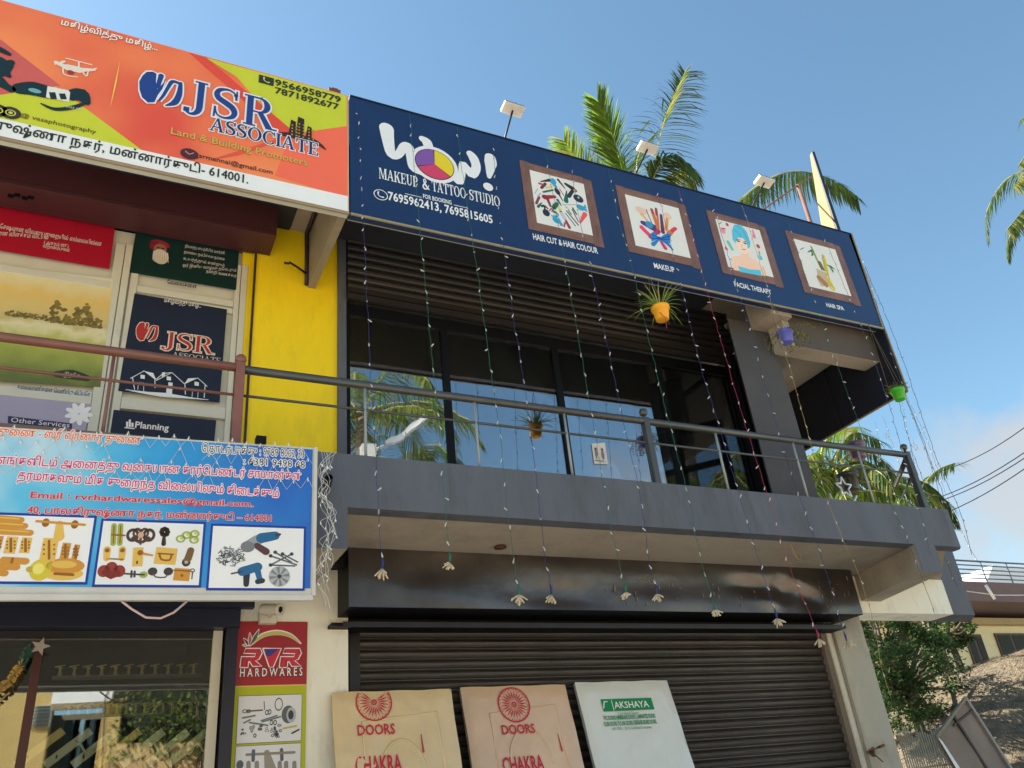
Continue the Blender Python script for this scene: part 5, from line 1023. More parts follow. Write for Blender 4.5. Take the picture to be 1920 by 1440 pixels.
for (pa, pb, n_, cc_, lab) in (((100, 1256), (398, 1252), 12, BRS, 'upper row of small fittings on a shelf in the hardware shop'), ((120, 1330), (398, 1322), 16, BRS, 'middle row of small gold fittings on a shelf in the hardware shop')):
    A_ = at(*pa, 7.4); B_ = at(*pb, 7.4); t = thing('display_shelf', (A_+B_)/2, lab, 'shelf')
    mb = MB(); mb.bar(A_+Vector((0, 0, -.06)), B_+Vector((0, 0, -.06)), .12, .012, S('pale_shelf', 150, 150, 130), up=(0, 0, 1)); mb.build('shelf_board', t)
    for i in range(n_):
        q = A_.lerp(B_, (i+.5)/n_); mb = MB(); mb.lathe([(0, 0), (.018, 0), (.012, .02), (.008, .05), (.02, .06), (.0, .075)], q+Vector((0, 0, -.05)), cc_, seg=8); mb.tube([q+Vector((-.04, -.02, .015)), q+Vector((.03, -.02, .03))], .006, cc_, seg=5); mb.build('fitting', t)
# paper star and tinsel at the door
def star(b, c, r, m, th=.01, inner=.42, axis=None, hollow=False, rot=90):
    for a in range(5):
        A_ = R(rot+72*a); B1 = R(rot+36+72*a); B0 = R(rot-36+72*a); v_ = lambda an, rr: Vector((c[0]+rr*math.cos(an), c[1], c[2]+rr*math.sin(an)))
        if hollow:
            b.tube([v_(B0, r*inner), v_(A_, r)], th, m, seg=6); b.tube([v_(A_, r), v_(B1, r*inner)], th, m, seg=6)
        else: b.prism([Vector(c), v_(B0, r*inner), v_(A_, r), v_(B1, r*inner)], (0, th, 0), m)
p = at(75, 1212, 6.0); mb = MB(); star(mb, p, .058, S('silver_paper', 160, 150, 142, rough=.5), rot=75); tag(mb.build('paper_star'), 'crumpled silver paper star at the hardware shop door', 'star')
mb = MB(); rnd = random.Random(12)
T0 = [at(55, 1215, 6.0), at(40, 1245, 6.0), at(18, 1278, 5.98), at(-12, 1300, 5.95)]
mg_, my_ = S('green_tinsel', 20, 76, 64, rough=.4), S('gold_tinsel', 176, 140, 66, rough=.4)
for s_ in range(3):
    for i in range(90):
        c = T0[s_].lerp(T0[s_+1], rnd.random()); a = rnd.uniform(0, 6.28); d = Vector((math.cos(a), rnd.uniform(-.6, .6), math.sin(a)))*.028
        mb.add([c, c+d+Vector((.004, 0, .004)), c+d-Vector((.004, 0, .004))], [(0, 1, 2)], mg_ if s_ == 0 else my_)
tg = mb.build('tinsel_garland', kind='stuff'); tag(tg, 'green and gold tinsel garland at the hardware shop door', 'garland')
# ================================================================== LEANING DOORS
def door(tl, tr, bl_, br_, label, m, thick=.04, plain=False, Yt=6.33):
    lean = math.atan(.23)
    a, b_ = at(*tl, Yt), at(*tr, Yt); zt_ = (a.z+b_.z)/2
    t = thing('leaning_door', (((a.x+b_.x)/2), 5.9, .42), label, 'door', 'wrapped doors leaning on the rolling shutter')
    P_ = Panel((0, Yt, zt_), 0, t, lean=-lean)
    # panel: v grows upwards along the leaning face; top is v = 0
    P_.w = Vector((0, math.sin(lean), math.cos(lean))); P_.n = Vector((0, -math.cos(lean), math.sin(lean)))
    ul, ur = P_.uv(*bl_)[0], P_.uv(*br_)[0]; u0_ = (a.x+ul)/2; u1_ = (b_.x+ur)/2
    Ln = (zt_-.43)/math.cos(lean); rnd = random.Random(int(u0_*100))
    NX, NZ = 44, 60; vs = []; fs = []
    cr_ = [(rnd.uniform(0, 1), rnd.uniform(0, 1), rnd.uniform(-1.2, 1.2), rnd.uniform(.003, .008), rnd.uniform(.010, .026)) for _ in range(44)]
    for i in range(NX+1):
        for j in range(NZ+1):
            fu, fv = i/NX, j/NZ; d = .010+.004*math.sin(fu*9+fv*4)
            for cx, cz, an, am, wd in cr_:
                dd = (fu-cx)*math.cos(an)+(fv-cz)*2.2*math.sin(an); l_ = -(fu-cx)*math.sin(an)+(fv-cz)*2.2*math.cos(an)
                d += am*math.exp(-(dd/wd)**2)*math.exp(-(l_/.28)**2)
            e = min(1, i/2, (NX-i)/2, j/2, (NZ-j)/2); wob = .002*math.sin(fv*31+u0_)*(i in (0, NX)) + .0
            q = P_.o + P_.u*(u0_+(u1_-u0_)*fu+wob) + P_.w*(-Ln*fv + .0022*math.sin(fu*17+u0_*7)*(j == 0)) + P_.n*(d*e)
            vs.append(q)
    for i in range(NX):
        for j in range(NZ): k = i*(NZ+1)+j; fs.append((k, k+1, k+NZ+2, k+NZ+1))
    mb = MB(); mb.add(vs, fs, m, True); mb.build('plastic_wrap', t)
    mb = MB(); c = [P_.o+P_.u*u+P_.w*v for u, v in ((u0_+.004, -.004), (u1_-.004, -.004), (u1_-.004, -Ln), (u0_+.004, -Ln))]
    mb.prism(c, -P_.n*thick, S('door_edge_cream' if not plain else 'door_edge_grey', 190 if not plain else 170, 170 if not plain else 172, 140 if not plain else 172, rough=.6)); mb.build('door_leaf', t)
    P2 = Panel(P_.o, 0, t); P2.w, P2.n = P_.w, P_.n; P2.o = P_.o + P_.n*.0185
    return t, P2, u0_, u1_, Ln
PL1 = S('cream_door_wrap', 222, 196, 150, rough=.30, var=.10, scale=3, coat=.6, bump=.35, bscale=9)
PL2 = S('pinkish_door_wrap', 224, 190, 158, rough=.28, var=.10, scale=3, coat=.6, bump=.35, bscale=9)
PL3 = S('milky_white_wrap', 224, 226, 220, rough=.26, var=.05, scale=3, coat=.7, bump=.3, bscale=9)
z8 = lambda x, y: (600+x*.375, 1240+y*.375)
PR = ink(196, 40, 70)
class Clip:                       # a print that stops at the door's top edge
    def __init__(s, P_): s.P_ = P_
    def poly(s, mb, uvs, m, lay=1):
        if max(v for u, v in uvs) < -.004: s.P_.poly(mb, uvs, m, lay)
    ell = Panel.ell
def wheel(P_, mb, c, r, m):
    P_ = Clip(P_); cu, cv = c
    P_.ell(mb, c, r, r, m, 1, inner=.92, n=64); P_.ell(mb, c, r*.16, r*.16, m, 1.2, inner=.55, n=20); P_.ell(mb, c, r*.05, r*.05, m, 1.2, n=10)
    for k in range(24):
        a = R(k*15+4); q = lambda rr, da: (cu+rr*math.cos(a+da), cv+rr*math.sin(a+da))
        P_.poly(mb, [q(r*.17, 0), q(r*.52, .075), q(r*.88, 0), q(r*.52, -.075)], m, 1.4)
        P_.ell(mb, q(r*.87, .13), r*.035, r*.035, m, 1.5, n=8)
def relief(P_, t, u0_, u1_, m, oval):
    mb = MB(); w_ = u1_-u0_; P_ = Panel(P_.o-P_.n*.006, 0, t) if False else P_
    L_ = [(u0_+w_*.22, -.75), (u0_+w_*.22, -.22), (u0_+w_*.84, -.17), (u0_+w_*.86, -.75)]
    mb.tube([P_.P(u, v, -8) for u, v in L_], .012, m, seg=6)
    c = (u0_+w_*.52, -.62); mb.tube([P_.P(c[0]+w_*.19*math.cos(R(a)), c[1]+.27*math.sin(R(a)), -8) for a in range(0, 181, 12)], .010, m, seg=6)
    mb.build('panel_moulding', t)
for k, (q, lab, m) in enumerate((((z8(58, 150), z8(655, 143), z8(78, 533), z8(710, 533)), 'cream wrapped door with a red wheel cut off at its top edge, leftmost of the three', PL1), ((z8(706, 130), z8(1228, 115), z8(757, 533), z8(1320, 533)), 'pinkish cream wrapped door with a full red wheel, between the other cream door and the white one', PL2))):
    t, P_, u0_, u1_, Ln = door(*q, lab, m, Yt=6.05 if k == 0 else 6.33); relief(P_, t, u0_, u1_, m, True)
    z = (lambda x, y: P_.uv(*z8(x, y)))
    mb = MB()
    if k == 0:
        c = z(270, 205); rr = abs(z(360, 205)[0]-z(178, 205)[0])/2; wheel(P_, mb, c, rr, PR)
    else:
        c = z(970, 216); rr = abs(z(1050, 210)[0]-z(890, 210)[0])/2; wheel(P_, mb, c, rr, PR)
    P_.build(mb, 'printed_wheel')
    mb = MB(); a, b_ = (z(190, 370), z(376, 362)) if k == 0 else (z(914, 364), z(1078, 358)); P_.text_uv(mb, 'DOORS', a[0], b_[0], (a[1]+b_[1])/2, .070, PR, 1, bold=.02)
    a, b_ = (z(180, 560), z(412, 552)) if k == 0 else (z(920, 552), z(1126, 548)); P_.text_uv(mb, 'CHAKRA', a[0], b_[0], (a[1]+b_[1])/2, .11, PR, 1, bold=.02)
    P_.build(mb, 'lettering')
    mb = MB(); a, b_ = (z(505, 365), z(517, 452)) if k == 0 else (z(1188, 362), z(1210, 446)); P_.stroke(mb, [a, b_], [.006, .016], ink(180, 70, 60), 2); P_.build(mb, 'stain')
t, P_, u0_, u1_, Ln = door(z8(1277, 110), z8(1742, 90), z8(1375, 533), z8(1865, 533), 'white plastic wrapped door with a green label, rightmost of the three', PL3, plain=True)
z = (lambda x, y: P_.uv(*z8(x, y))); mb = MB(); GL = ink(20, 138, 82)
a, b_, c = z(1403, 190), z(1655, 182), z(1408, 252); P_.poly(mb, [(a[0], c[1]), (b_[0], c[1]), (b_[0], b_[1]), (a[0], a[1])], GL, 1)
u = z(1460, 215)[0]; P_.poly(mb, [(u, c[1]+.005), (u+.006, c[1]+.005), (u+.006, b_[1]-.005), (u, b_[1]-.005)], WO, 1.5)
P_.text_uv(mb, 'AKSHAYA', z(1474, 230)[0], z(1645, 225)[0], z(1560, 232)[1], .055, WO, 2, bold=.012); P_.stroke(mb, [z(1418, 236), z(1420, 202), z(1436, 202)], .010, WO, 2, smooth=1, cap=False)
P_.build(mb, 'printed_label'); mb = MB()
for s_, (x0_, x1_, y, h, bo) in (('Your Home Expert', (1490, 1595, 265, .022, 0)), ('PVC DOORS | MEMBRANE DOORS | LAMINATED DOORS', (1420, 1680, 288, .034, .03)), ('FLUSH DOORS | FLY ASH DOORS | DESIGNER BOARD DOORS', (1422, 1686, 318, .034, .03)), ('ISO 9001 : 2015 Certified Company', (1462, 1660, 340, .022, 0))):
    P_.text_uv(mb, s_, z(x0_, y)[0], z(x1_, y)[0], z(1550, y)[1], h, GL, 2, bold=bo)
P_.build(mb, 'lettering')

# ================================================================== FLOODLIGHTS AND THINGS ON THE SIGN TOP
def flood(head, base, label, tilt=0.0, wd=.21):
    t = thing('floodlight', at(*base, 5.02), label, 'floodlight', 'floodlights on arms above the navy sign')
    c = at(*head, 4.92); b_ = at(*base, 5.04)
    mb = MB(); mb.tube([b_+Vector((0, 0, -.2)), b_, c+Vector((0, .01, 0))], .010, M_DARKMETAL, seg=8); mb.build('arm', t)
    ux = Vector((1, 0, -.03+tilt)).normalized(); fy = Vector((0, -.9, .18)).normalized(); nz_ = ux.cross(fy)
    if nz_.z > 0: nz_ = -nz_
    q = [c+ux*sx_*wd/2+fy*sy_*.060 for sx_, sy_ in ((-1, -1), (1, -1), (1, 1), (-1, 1))]
    mb = MB(); mb.prism([p+ -nz_*.012 for p in q], -nz_*.022, S('silver_lamp_case', 150, 152, 156, rough=.35, metal=.5)); mb.build('housing', t, bevel=.006)
    mb = MB(); mb.prism(q, -nz_*.012, S('lamp_glass_white', 236, 232, 224, rough=.15, trans=.35)); mb.build('lamp_glass', t)
    mb = MB(); mb.bar(c-ux*.02+ -nz_*.05, c+ux*.02+fy*.05 - nz_*.05, .014, .010, M_BLACK)
    for s_ in (-1, 0, 1): mb.bar(c+ux*s_*.06 - nz_*.05 - fy*.04, c+ux*s_*.06 - nz_*.05 + fy*.04, .01, .012, S('silver_lamp_case', 150, 152, 156))
    mb.build('bracket', t)
flood((962, 206), (946, 262), 'white floodlight on a black arm above the WOW end of the navy sign')
flood((1215, 279), (1192, 325), 'white floodlight in front of the palm fronds above the makeup picture')
flood((1434, 342), (1410, 388), 'white floodlight farthest along the navy sign, above the towel woman picture')
ub = thing('upright_board', at(1570, 436, 5.1), 'tall thin upright board with pale lit side, standing on the navy sign end', 'board')
A_, B_ = at(1577, 437, 5.08), at(1526, 284, 5.08)
mb = MB(); mb.prism([A_+Vector((-.045, 0, -.1)), A_+Vector((.012, 0, -.1)), B_+Vector((.012, 0, 0)), B_+Vector((-.034, 0, -.01))], (0, .02, 0), M_NAVYBACK); mb.build('front_edge', ub)
mb = MB(); mb.prism([A_+Vector((-.05, .022, -.1)), A_+Vector((-.05, .24, -.1)), B_+Vector((-.03, .05, -.03)), B_+Vector((-.028, .022, -.01))], (.035, 0, 0), S('raw_pale_plywood', 150, 128, 78, rough=.7, var=.15, scale=5)); mb.build('side_sheet', ub)
pf = thing('pipe_frame', at(1496, 410, 5.3), 'rusty pipe post with a slanting brace behind the navy sign', 'pipe'); RU = S('rusty_pink_pipe', 116, 82, 70, rough=.8, var=.2)
mb = MB(); a = at(1496, 347, 5.4); mb.tube([a, (a.x, a.y, 6.8)], .024, RU); mb.build('post', pf)
mb = MB(); mb.tube([at(1418, 402, 5.4), at(1496, 347, 5.4), at(1530, 326, 5.4)], .010, S('brown_rod', 110, 70, 56)); mb.build('brace', pf)

# ================================================================== HANGING STRING LIGHTS
WC = {'blue': S('blue_light_wire', 40, 44, 110), 'green': S('green_light_wire', 22, 104, 78), 'red': S('crimson_light_wire', 160, 34, 70), 'yellow': S('yellow_light_wire', 176, 150, 84), 'grey': S('grey_light_wire', 70, 84, 96)}
BEAD = S('frosted_bulb', 196, 192, 184, rough=.3)
def strand(pts, colr, label, Y0=4.97, Y1=4.62, tassel=True, step=.135, r=.0019, seed=1):
    rnd = random.Random(seed); n = len(pts); W3 = []
    ys = [p[1] for p in pts]
    for p in pts:
        f_ = (p[1]-ys[0])/(ys[-1]-ys[0]); Y = Y0 if p[1] < 300 and False else Y0+(Y1-Y0)*min(1, f_**1.1); W3.append(at(p[0], p[1], Y))
    P = []
    for i in range(n-1):
        p0, p1, p2, p3 = W3[max(i-1, 0)], W3[i], W3[i+1], W3[min(i+2, n-1)]
        m_ = max(3, int((p2-p1).length/.06))
        for j in range(m_):
            t_ = j/m_; P.append(.5*((2*p1)+(-p0+p2)*t_+(2*p0-5*p1+4*p2-p3)*t_*t_+(-p0+3*p1-3*p2+p3)*t_**3) + Vector((rnd.uniform(-.005, .005), rnd.uniform(-.005, .005), 0)))
    P.append(W3[-1])
    t = thing('string_light', W3[0], label, 'string light', 'string lights hanging down the salon front')
    mb = MB(); mb.tube(P, r, WC[colr], seg=5); mb.build('wire', t)
    mb = MB(); acc = 0; last = P[0]; stp = 1
    for p in P[1:]:
        acc += (p-last).length; last = p
        if acc >= step*stp:
            acc = 0; stp = rnd.uniform(.72, 1.3); a = rnd.uniform(0, 6.28); tl = rnd.choice([.3, .4, .5, 1.4]); d = Vector((math.cos(a)*tl, math.sin(a)*tl, -1 if rnd.random() < .75 else .6)).normalized()
            mb.tube([p-d*.004, p+d*.012, p+d*.026, p+d*.030], [.0025, .0052, .0048, .0015], BEAD, seg=6)
    mb.build('bulbs', t, kind='stuff')
    if tassel:
        e = W3[-1]; mb = MB(); mb.tube([e, e+Vector((.006, 0, -.035)), e+Vector((0, 0, -.07))], [.004, .0085, .005], WC[colr], seg=7); mb.build('wire_knot', t)
        mb = MB()
        lx, wdn, ln_ = rnd.uniform(-.5, .5), rnd.uniform(.7, 1.8), rnd.uniform(.8, 1.25)
        for i in range(rnd.randint(14, 24)):
            a = rnd.uniform(0, 6.28); s_ = rnd.uniform(.1, wdn); d = Vector((math.cos(a)*s_+lx, math.sin(a)*s_, -rnd.uniform(.5, 1.2))).normalized()*ln_*rnd.uniform(.7, 1.2); q = e+Vector((0, 0, -.066))
            mb.tube([q, q+d*.025, q+d*.052, q+d*.056], [.002, .0045, .005, .001], S('bulb_cluster', 206, 190, 160, rough=.4), seg=5)
        mb.build('bulb_cluster', t, kind='stuff')
    return t
ST = [('blue', [(668, 186), (676, 300), (682, 440), (690, 600), (696, 720), (704, 850), (712, 1000), (716, 1045)], 'blue wired string light nearest the yellow wall, ending above the left of the steel hood'),
      ('green', [(768, 212), (778, 330), (790, 460), (802, 580), (812, 690), (824, 800), (829, 870), (838, 980), (842, 1035)], 'green wired string light crossing the WOW lettering, with a green tassel at the soffit edge'),
      ('green', [(857, 238), (868, 330), (886, 450), (905, 580), (927, 740), (940, 830), (948, 920), (958, 1010), (971, 1095)], 'green wired string light over the word TATTOO, third from the yellow wall'),
      ('blue', [(923, 258), (932, 360), (945, 470), (962, 590), (985, 735), (1000, 850), (1010, 940), (1022, 1040), (1031, 1095)], 'blue wired string light at the exclamation mark, ending in a blue tassel'),
      ('green', [(1024, 290), (1038, 370), (1052, 450), (1075, 580), (1106, 755), (1120, 840), (1137, 940), (1155, 1030), (1170, 1092)], 'green wired string light hanging over the first wooden framed picture'),
      ('blue', [(1069, 300), (1085, 400), (1105, 490), (1135, 630), (1166, 775), (1185, 860), (1205, 960), (1218, 1060), (1228, 1095)], 'blue wired string light at the right half of the first framed picture'),
      ('green', [(1141, 318), (1160, 410), (1185, 500), (1215, 630), (1250, 775), (1270, 850), (1290, 930), (1315, 1050), (1336, 1125)], 'green wired string light passing left of the yellow pot'),
      ('blue', [(1229, 344), (1255, 450), (1282, 560), (1312, 680), (1345, 790), (1372, 880), (1400, 975), (1432, 1080), (1452, 1142)], 'blue wired string light right of the yellow pot ending at the hood lip'),
      ('red', [(1271, 354), (1298, 440), (1325, 545), (1352, 640), (1378, 730), (1405, 820), (1430, 900), (1455, 980), (1480, 1060), (1508, 1130), (1530, 1180)], 'crimson wired string light with a red tassel beside the shutter edge'),
      ('blue', [(1334, 374), (1360, 460), (1388, 560), (1415, 650), (1443, 750), (1475, 860), (1510, 960), (1545, 1060), (1582, 1185)], 'blue wired string light with a blue bow tassel over the cream pillar'),
      ('yellow', [(1391, 384), (1415, 460), (1440, 545), (1465, 640), (1490, 720), (1520, 830), (1548, 925), (1580, 1010), (1615, 1090), (1640, 1180), (1650, 1240), (1668, 1300)], 'yellow wired string light that carries the blue flower pot'),
      ('green', [(1477, 414), (1505, 500), (1535, 590), (1562, 665), (1592, 745), (1620, 820), (1655, 910), (1700, 1010), (1735, 1100), (1752, 1150)], 'green wired string light over the bamboo picture down to the beam end'),
      ('grey', [(1537, 424), (1572, 510), (1610, 600), (1640, 680), (1670, 770), (1690, 840), (1720, 940), (1745, 1040)], 'grey wired string light past the letters of the last picture caption')]
for k, (c, pts, lab) in enumerate(ST): strand(pts, c, lab, tassel=(c != 'yellow' and k not in (11, 12)), seed=k+3)
SK_ = [([(1600, 446), (1632, 530), (1662, 640), (1695, 730), (1740, 830), (1775, 930), (1810, 1010), (1834, 1056)], 'dark string light hugging the right end of the sign and reaching lowest against the sky', 7.0),
       ([(1608, 470), (1642, 565), (1672, 665), (1700, 745), (1733, 830), (1764, 915), (1790, 990)], 'dark string light second out from the green pot against the sky', 5.2),
       ([(1650, 600), (1678, 690), (1715, 790), (1745, 870), (1768, 950), (1785, 1010)], 'dark string light hanging just right of the green pot', 5.4),
       ([(1664, 660), (1690, 770), (1712, 850), (1742, 930), (1770, 1040), (1795, 1100)], 'dark string light ending beside the roof rail of the far house', 5.8),
       ([(1640, 790), (1655, 850), (1668, 900), (1690, 960)], 'dark string light hanging from the side sign behind the balcony corner post', 7.2),
       ([(1655, 780), (1680, 850), (1715, 950), (1740, 1000)], 'dark string light between the side sign and the balcony corner', 6.6),
       ([(1690, 745), (1712, 860), (1745, 960), (1770, 1010)], 'dark string light just beyond the balcony corner post', 6.2),
       ([(1622, 500), (1680, 640), (1722, 760), (1757, 862), (1800, 960), (1822, 1040)], 'dark string light outermost against the open sky', 5.1)]
for k, (pts, lab, Y) in enumerate(SK_): strand(pts, 'grey', lab, Y0=5.05 if Y < 5.5 else Y, Y1=Y-.3, tassel=False, seed=40+k, step=.15, r=.0024)

# ================================================================== HANGING POTS, STARS
def blade(mb, c, d, L_, wd, droop, m, n=7, up=.0):
    c = Vector(c); d = Vector(d).normalized(); side = d.cross(Vector((0, 0, 1)));
    if side.length < .05: side = Vector((1, 0, 0))
    side.normalize(); L0 = []; vs = []
    p = c.copy(); v = d.copy()
    for i in range(n+1):
        w_ = wd*(1-(i/n)**2.2)*(.55+.45*min(1, i*3/n))+.0008; vs += [p-side*w_/2+Vector((0, 0, w_*.3)), p, p+side*w_/2+Vector((0, 0, w_*.3))]
        v = (v+Vector((0, 0, -droop/n))).normalized(); p = p+v*L_/n
    fs = []
    for i in range(n): k = i*3; fs += [(k, k+3, k+4, k+1), (k+1, k+4, k+5, k+2)]
    mb.add(vs, fs, m, True)
LEAFV = S('spider_plant_leaf', 138, 160, 78, rough=.45, var=.25, trans=.35); LEAFY = S('yellow_green_leaf', 176, 178, 96, rough=.5, var=.25, trans=.35); TWIG = S('dry_twig', 120, 108, 74, rough=.9, var=.2); SUCC = S('dusky_plant', 92, 96, 76, rough=.7, var=.3, trans=.2)
def pot(px, py, wpx, colr, label, plant, Y=4.9, seed=0, ztop=None, cat='potted plant'):
    c = at(px, py, Y); s_ = wpx*.0045*(Y/4.9)/.17; rnd = random.Random(seed)
    t = thing('hanging_pot', c+Vector((0, 0, -.07*s_)), label, cat, 'plant pots hanging at the salon front'); m = S('plastic_pot_%d' % colr[0], *colr, rough=.35, var=.08)
    mb = MB(); mb.lathe([(0, -.07), (.055, -.07), (.060, -.066), (.074, .035), (.085, .037), (.086, .070), (.080, .072), (.076, .050), (0, .045)], c, m, seg=28)
    for v in range(len(mb.v)): mb.v[v] = tuple(Vector(c)+(Vector(mb.v[v])-Vector(c))*s_)
    mb.build('pot', t)
    mb = MB()
    if plant == 'spider':
        for i in range(50):
            a = rnd.uniform(0, 6.28); e = rnd.uniform(.3, 3.6); blade(mb, c+Vector((math.cos(a)*.03, math.sin(a)*.03, .06)), (math.cos(a), math.sin(a), e), rnd.uniform(.17, .32), rnd.uniform(.010, .016), rnd.uniform(.3, 1.9), rnd.choice([LEAFV, LEAFV, LEAFY]))
    elif plant == 'trail':
        for i in range(30):
            a = rnd.uniform(0, 6.28); q = c+Vector((math.cos(a)*.08, math.sin(a)*.08, .05)); pts = [q]; v = Vector((math.cos(a), math.sin(a), .9 if i < 12 else .1))
            for k in range(5): v = (v+Vector((rnd.uniform(-.4, .4)+(.25 if i < 12 else 0), rnd.uniform(-.4, .4), -.45))).normalized(); pts.append(pts[-1]+v*.035*(1.3 if i < 12 else 1))
            mb.tube(pts, .0022, TWIG, seg=4)
            for p in pts[1:]:
                for _ in range(3): d = Vector((rnd.uniform(-1, 1), rnd.uniform(-1, 1), rnd.uniform(-1, 1))).normalized(); blade(mb, p, d, .02, .010, .5, rnd.choice([TWIG, SUCC, LEAFV]), n=2)
    else:
        for i in range(40):
            a = rnd.uniform(0, 6.28); blade(mb, c+Vector((math.cos(a)*.05, math.sin(a)*.05, .05)), (math.cos(a), math.sin(a), rnd.uniform(.5, 2)), rnd.uniform(.05, .11), .02, .8, rnd.choice([SUCC, TWIG, SUCC]), n=3)
    mb.build('foliage', t)
    mb = MB(); zt_ = ztop or 5.985
    for a in (0.3, 2.4, 4.5): mb.tube([c+Vector((math.cos(a)*.083*s_, math.sin(a)*.083*s_, .06*s_)), Vector((c.x, c.y+(.06 if ztop is None else 0), zt_))], .0022, TWIG, seg=4)
    if seed == 1: mb.tube([c+Vector((-.06, -.05, -.03)), c+Vector((-.03, -.07, -.09)), c+Vector((-.02, -.06, -.15)), c+Vector((-.03, -.06, -.2))], .003, WC['red'], seg=5)
    mb.build('hanger', t)
pot(1240, 588, 37, (246, 172, 34), 'mustard yellow hanging pot with a striped spider plant above the shutter', 'spider', seed=1)
pot(1474, 632, 35, (92, 100, 196), 'blue hanging pot with dry trailing stems near the grey column', 'trail', seed=2)
pot(1685, 740, 33, (70, 176, 44), 'lime green hanging pot with a small dusky plant at the sign corner', 'succ', seed=3)
pot(1607, 846, 40, (112, 84, 112), 'mauve hanging pot seen behind the handrail against the sky', 'succ', Y=6.6, seed=4, ztop=5.95)
pot(1592, 905, 44, (60, 60, 62), 'dark bushy pot beside the white star frame on the terrace', 'trail', Y=6.7, seed=5, ztop=5.95)
p = at(1583, 914, 6.3); t = thing('star_lantern', p, 'white outlined star frame standing behind the balcony edge', 'star'); mb = MB(); star(mb, p, .13, WHT, th=.010, hollow=True, inner=.45); mb.build('star_outline', t)
mb = MB(); mb.tube([at(1555, 925, 6.3), at(1562, 940, 6.3), at(1600, 944, 6.3), at(1606, 930, 6.3)], .012, WHT, seg=8); mb.build('base_loop', t)
for i, (px, py, r_) in enumerate(((1664, 818, .045), (1717, 838, .055), (1648, 862, .03))):
    p = at(px, py, 5.9); mb = MB(); star(mb, p, r_, WHT, th=.0035, hollow=True, inner=.42, rot=90+i*14); mb.tube([p+Vector((0, 0, r_)), Vector((p.x, p.y, 5.22 if p.z < 5.2 else p.z+.3))], .0015, WHT, seg=4)
    tag(mb.build('star_ornament'), ['small white star ornament hanging highest beside the terrace palms', 'small star ornament against the sky right of the balcony corner ball', 'thin star ornament hanging lowest in front of the terrace palm'][i], 'star ornament', 'star ornaments hung from the side sign')

# ================================================================== PALMS
def leafmat(n, c, tr=.45): return mat(n, c, rough=.55, var=.35, scale=1.5, trans=tr, spec=.25)
PG = leafmat('palm_leaf_green', (.070, .120, .022)); PD = leafmat('palm_leaf_dark', (.045, .080, .022), .3); PY = leafmat('palm_leaf_yellowed', (.30, .28, .06), .5); PB = leafmat('palm_leaf_bright', (.16, .26, .03), .6)
RACH = S('palm_rib', 168, 166, 96, rough=.5, var=.2)
def frond(pts, L_, hang, mats, parent, seed=0, nl=64, sides=(1, -1), wd=.045, twist=0.0, sweep=.55, start=.12):
    rnd = random.Random(seed); P = cat_rom([Vector(p) for p in pts]); mb = MB(); n = len(P)
    mb.tube(P[::2]+([P[-1]] if (n-1) % 2 else []), [max(.006, .035*(1-i/(n/2+1))) for i in range(len(P[::2])+(1 if (n-1) % 2 else 0))], RACH, seg=5)
    for i in range(nl):
        f_ = start+(1-start)*(i+.5)/nl; k = f_*(n-1); a = int(min(k, n-2)); p = P[a].lerp(P[a+1], k-a); tg_ = (P[a+1]-P[a]).normalized()
        sd = tg_.cross(Vector((0, 0, 1)));
        if sd.length < .1: sd = tg_.cross(Vector((0, 1, 0)))
        sd.normalize(); up_ = sd.cross(tg_).normalized()
        if twist: q = Matrix.Rotation(twist*f_ if not isinstance(twist, tuple) else twist[0]+twist[1]*f_, 3, tg_); sd = q @ sd; up_ = q @ up_
        ln = L_*(.35+.65*math.sin(math.pi*min(1, .12+f_*.80)))*rnd.uniform(.85, 1.1)
        for s_ in sides:
            if rnd.random() < .04: continue
            d = (sd*s_+tg_*(sweep+.5*f_)*rnd.uniform(.8, 1.2)+up_*rnd.uniform(-.05, .25)+Vector((0, 0, -hang*.5*rnd.uniform(.6, 1.3)))).normalized()
            m = mats[int(rnd.random()*len(mats))]; q0 = p; v = d; w_ = wd*rnd.uniform(.8, 1.15); sdw = v.cross(Vector((0, 0, 1))+up_*.2); sdw = (sdw if sdw.length > .1 else tg_).normalized(); vs = []
            br = rnd.random() < .12
            for j in range(5):
                ww = w_*(.6, 1, .85, .55, .04)[j]; vs += [q0-sdw*ww/2, q0+sdw*ww/2+Vector((0, 0, -ww*.25))]
                v = (v+Vector((0, 0, -hang*(.38 if not br or j != 2 else 2.4)*rnd.uniform(.7, 1.3)))).normalized(); q0 = q0+v*ln/4
            mb.add(vs, [(2*j, 2*j+1, 2*j+3, 2*j+2) for j in range(4)], m)
    return mb.build('frond', parent)
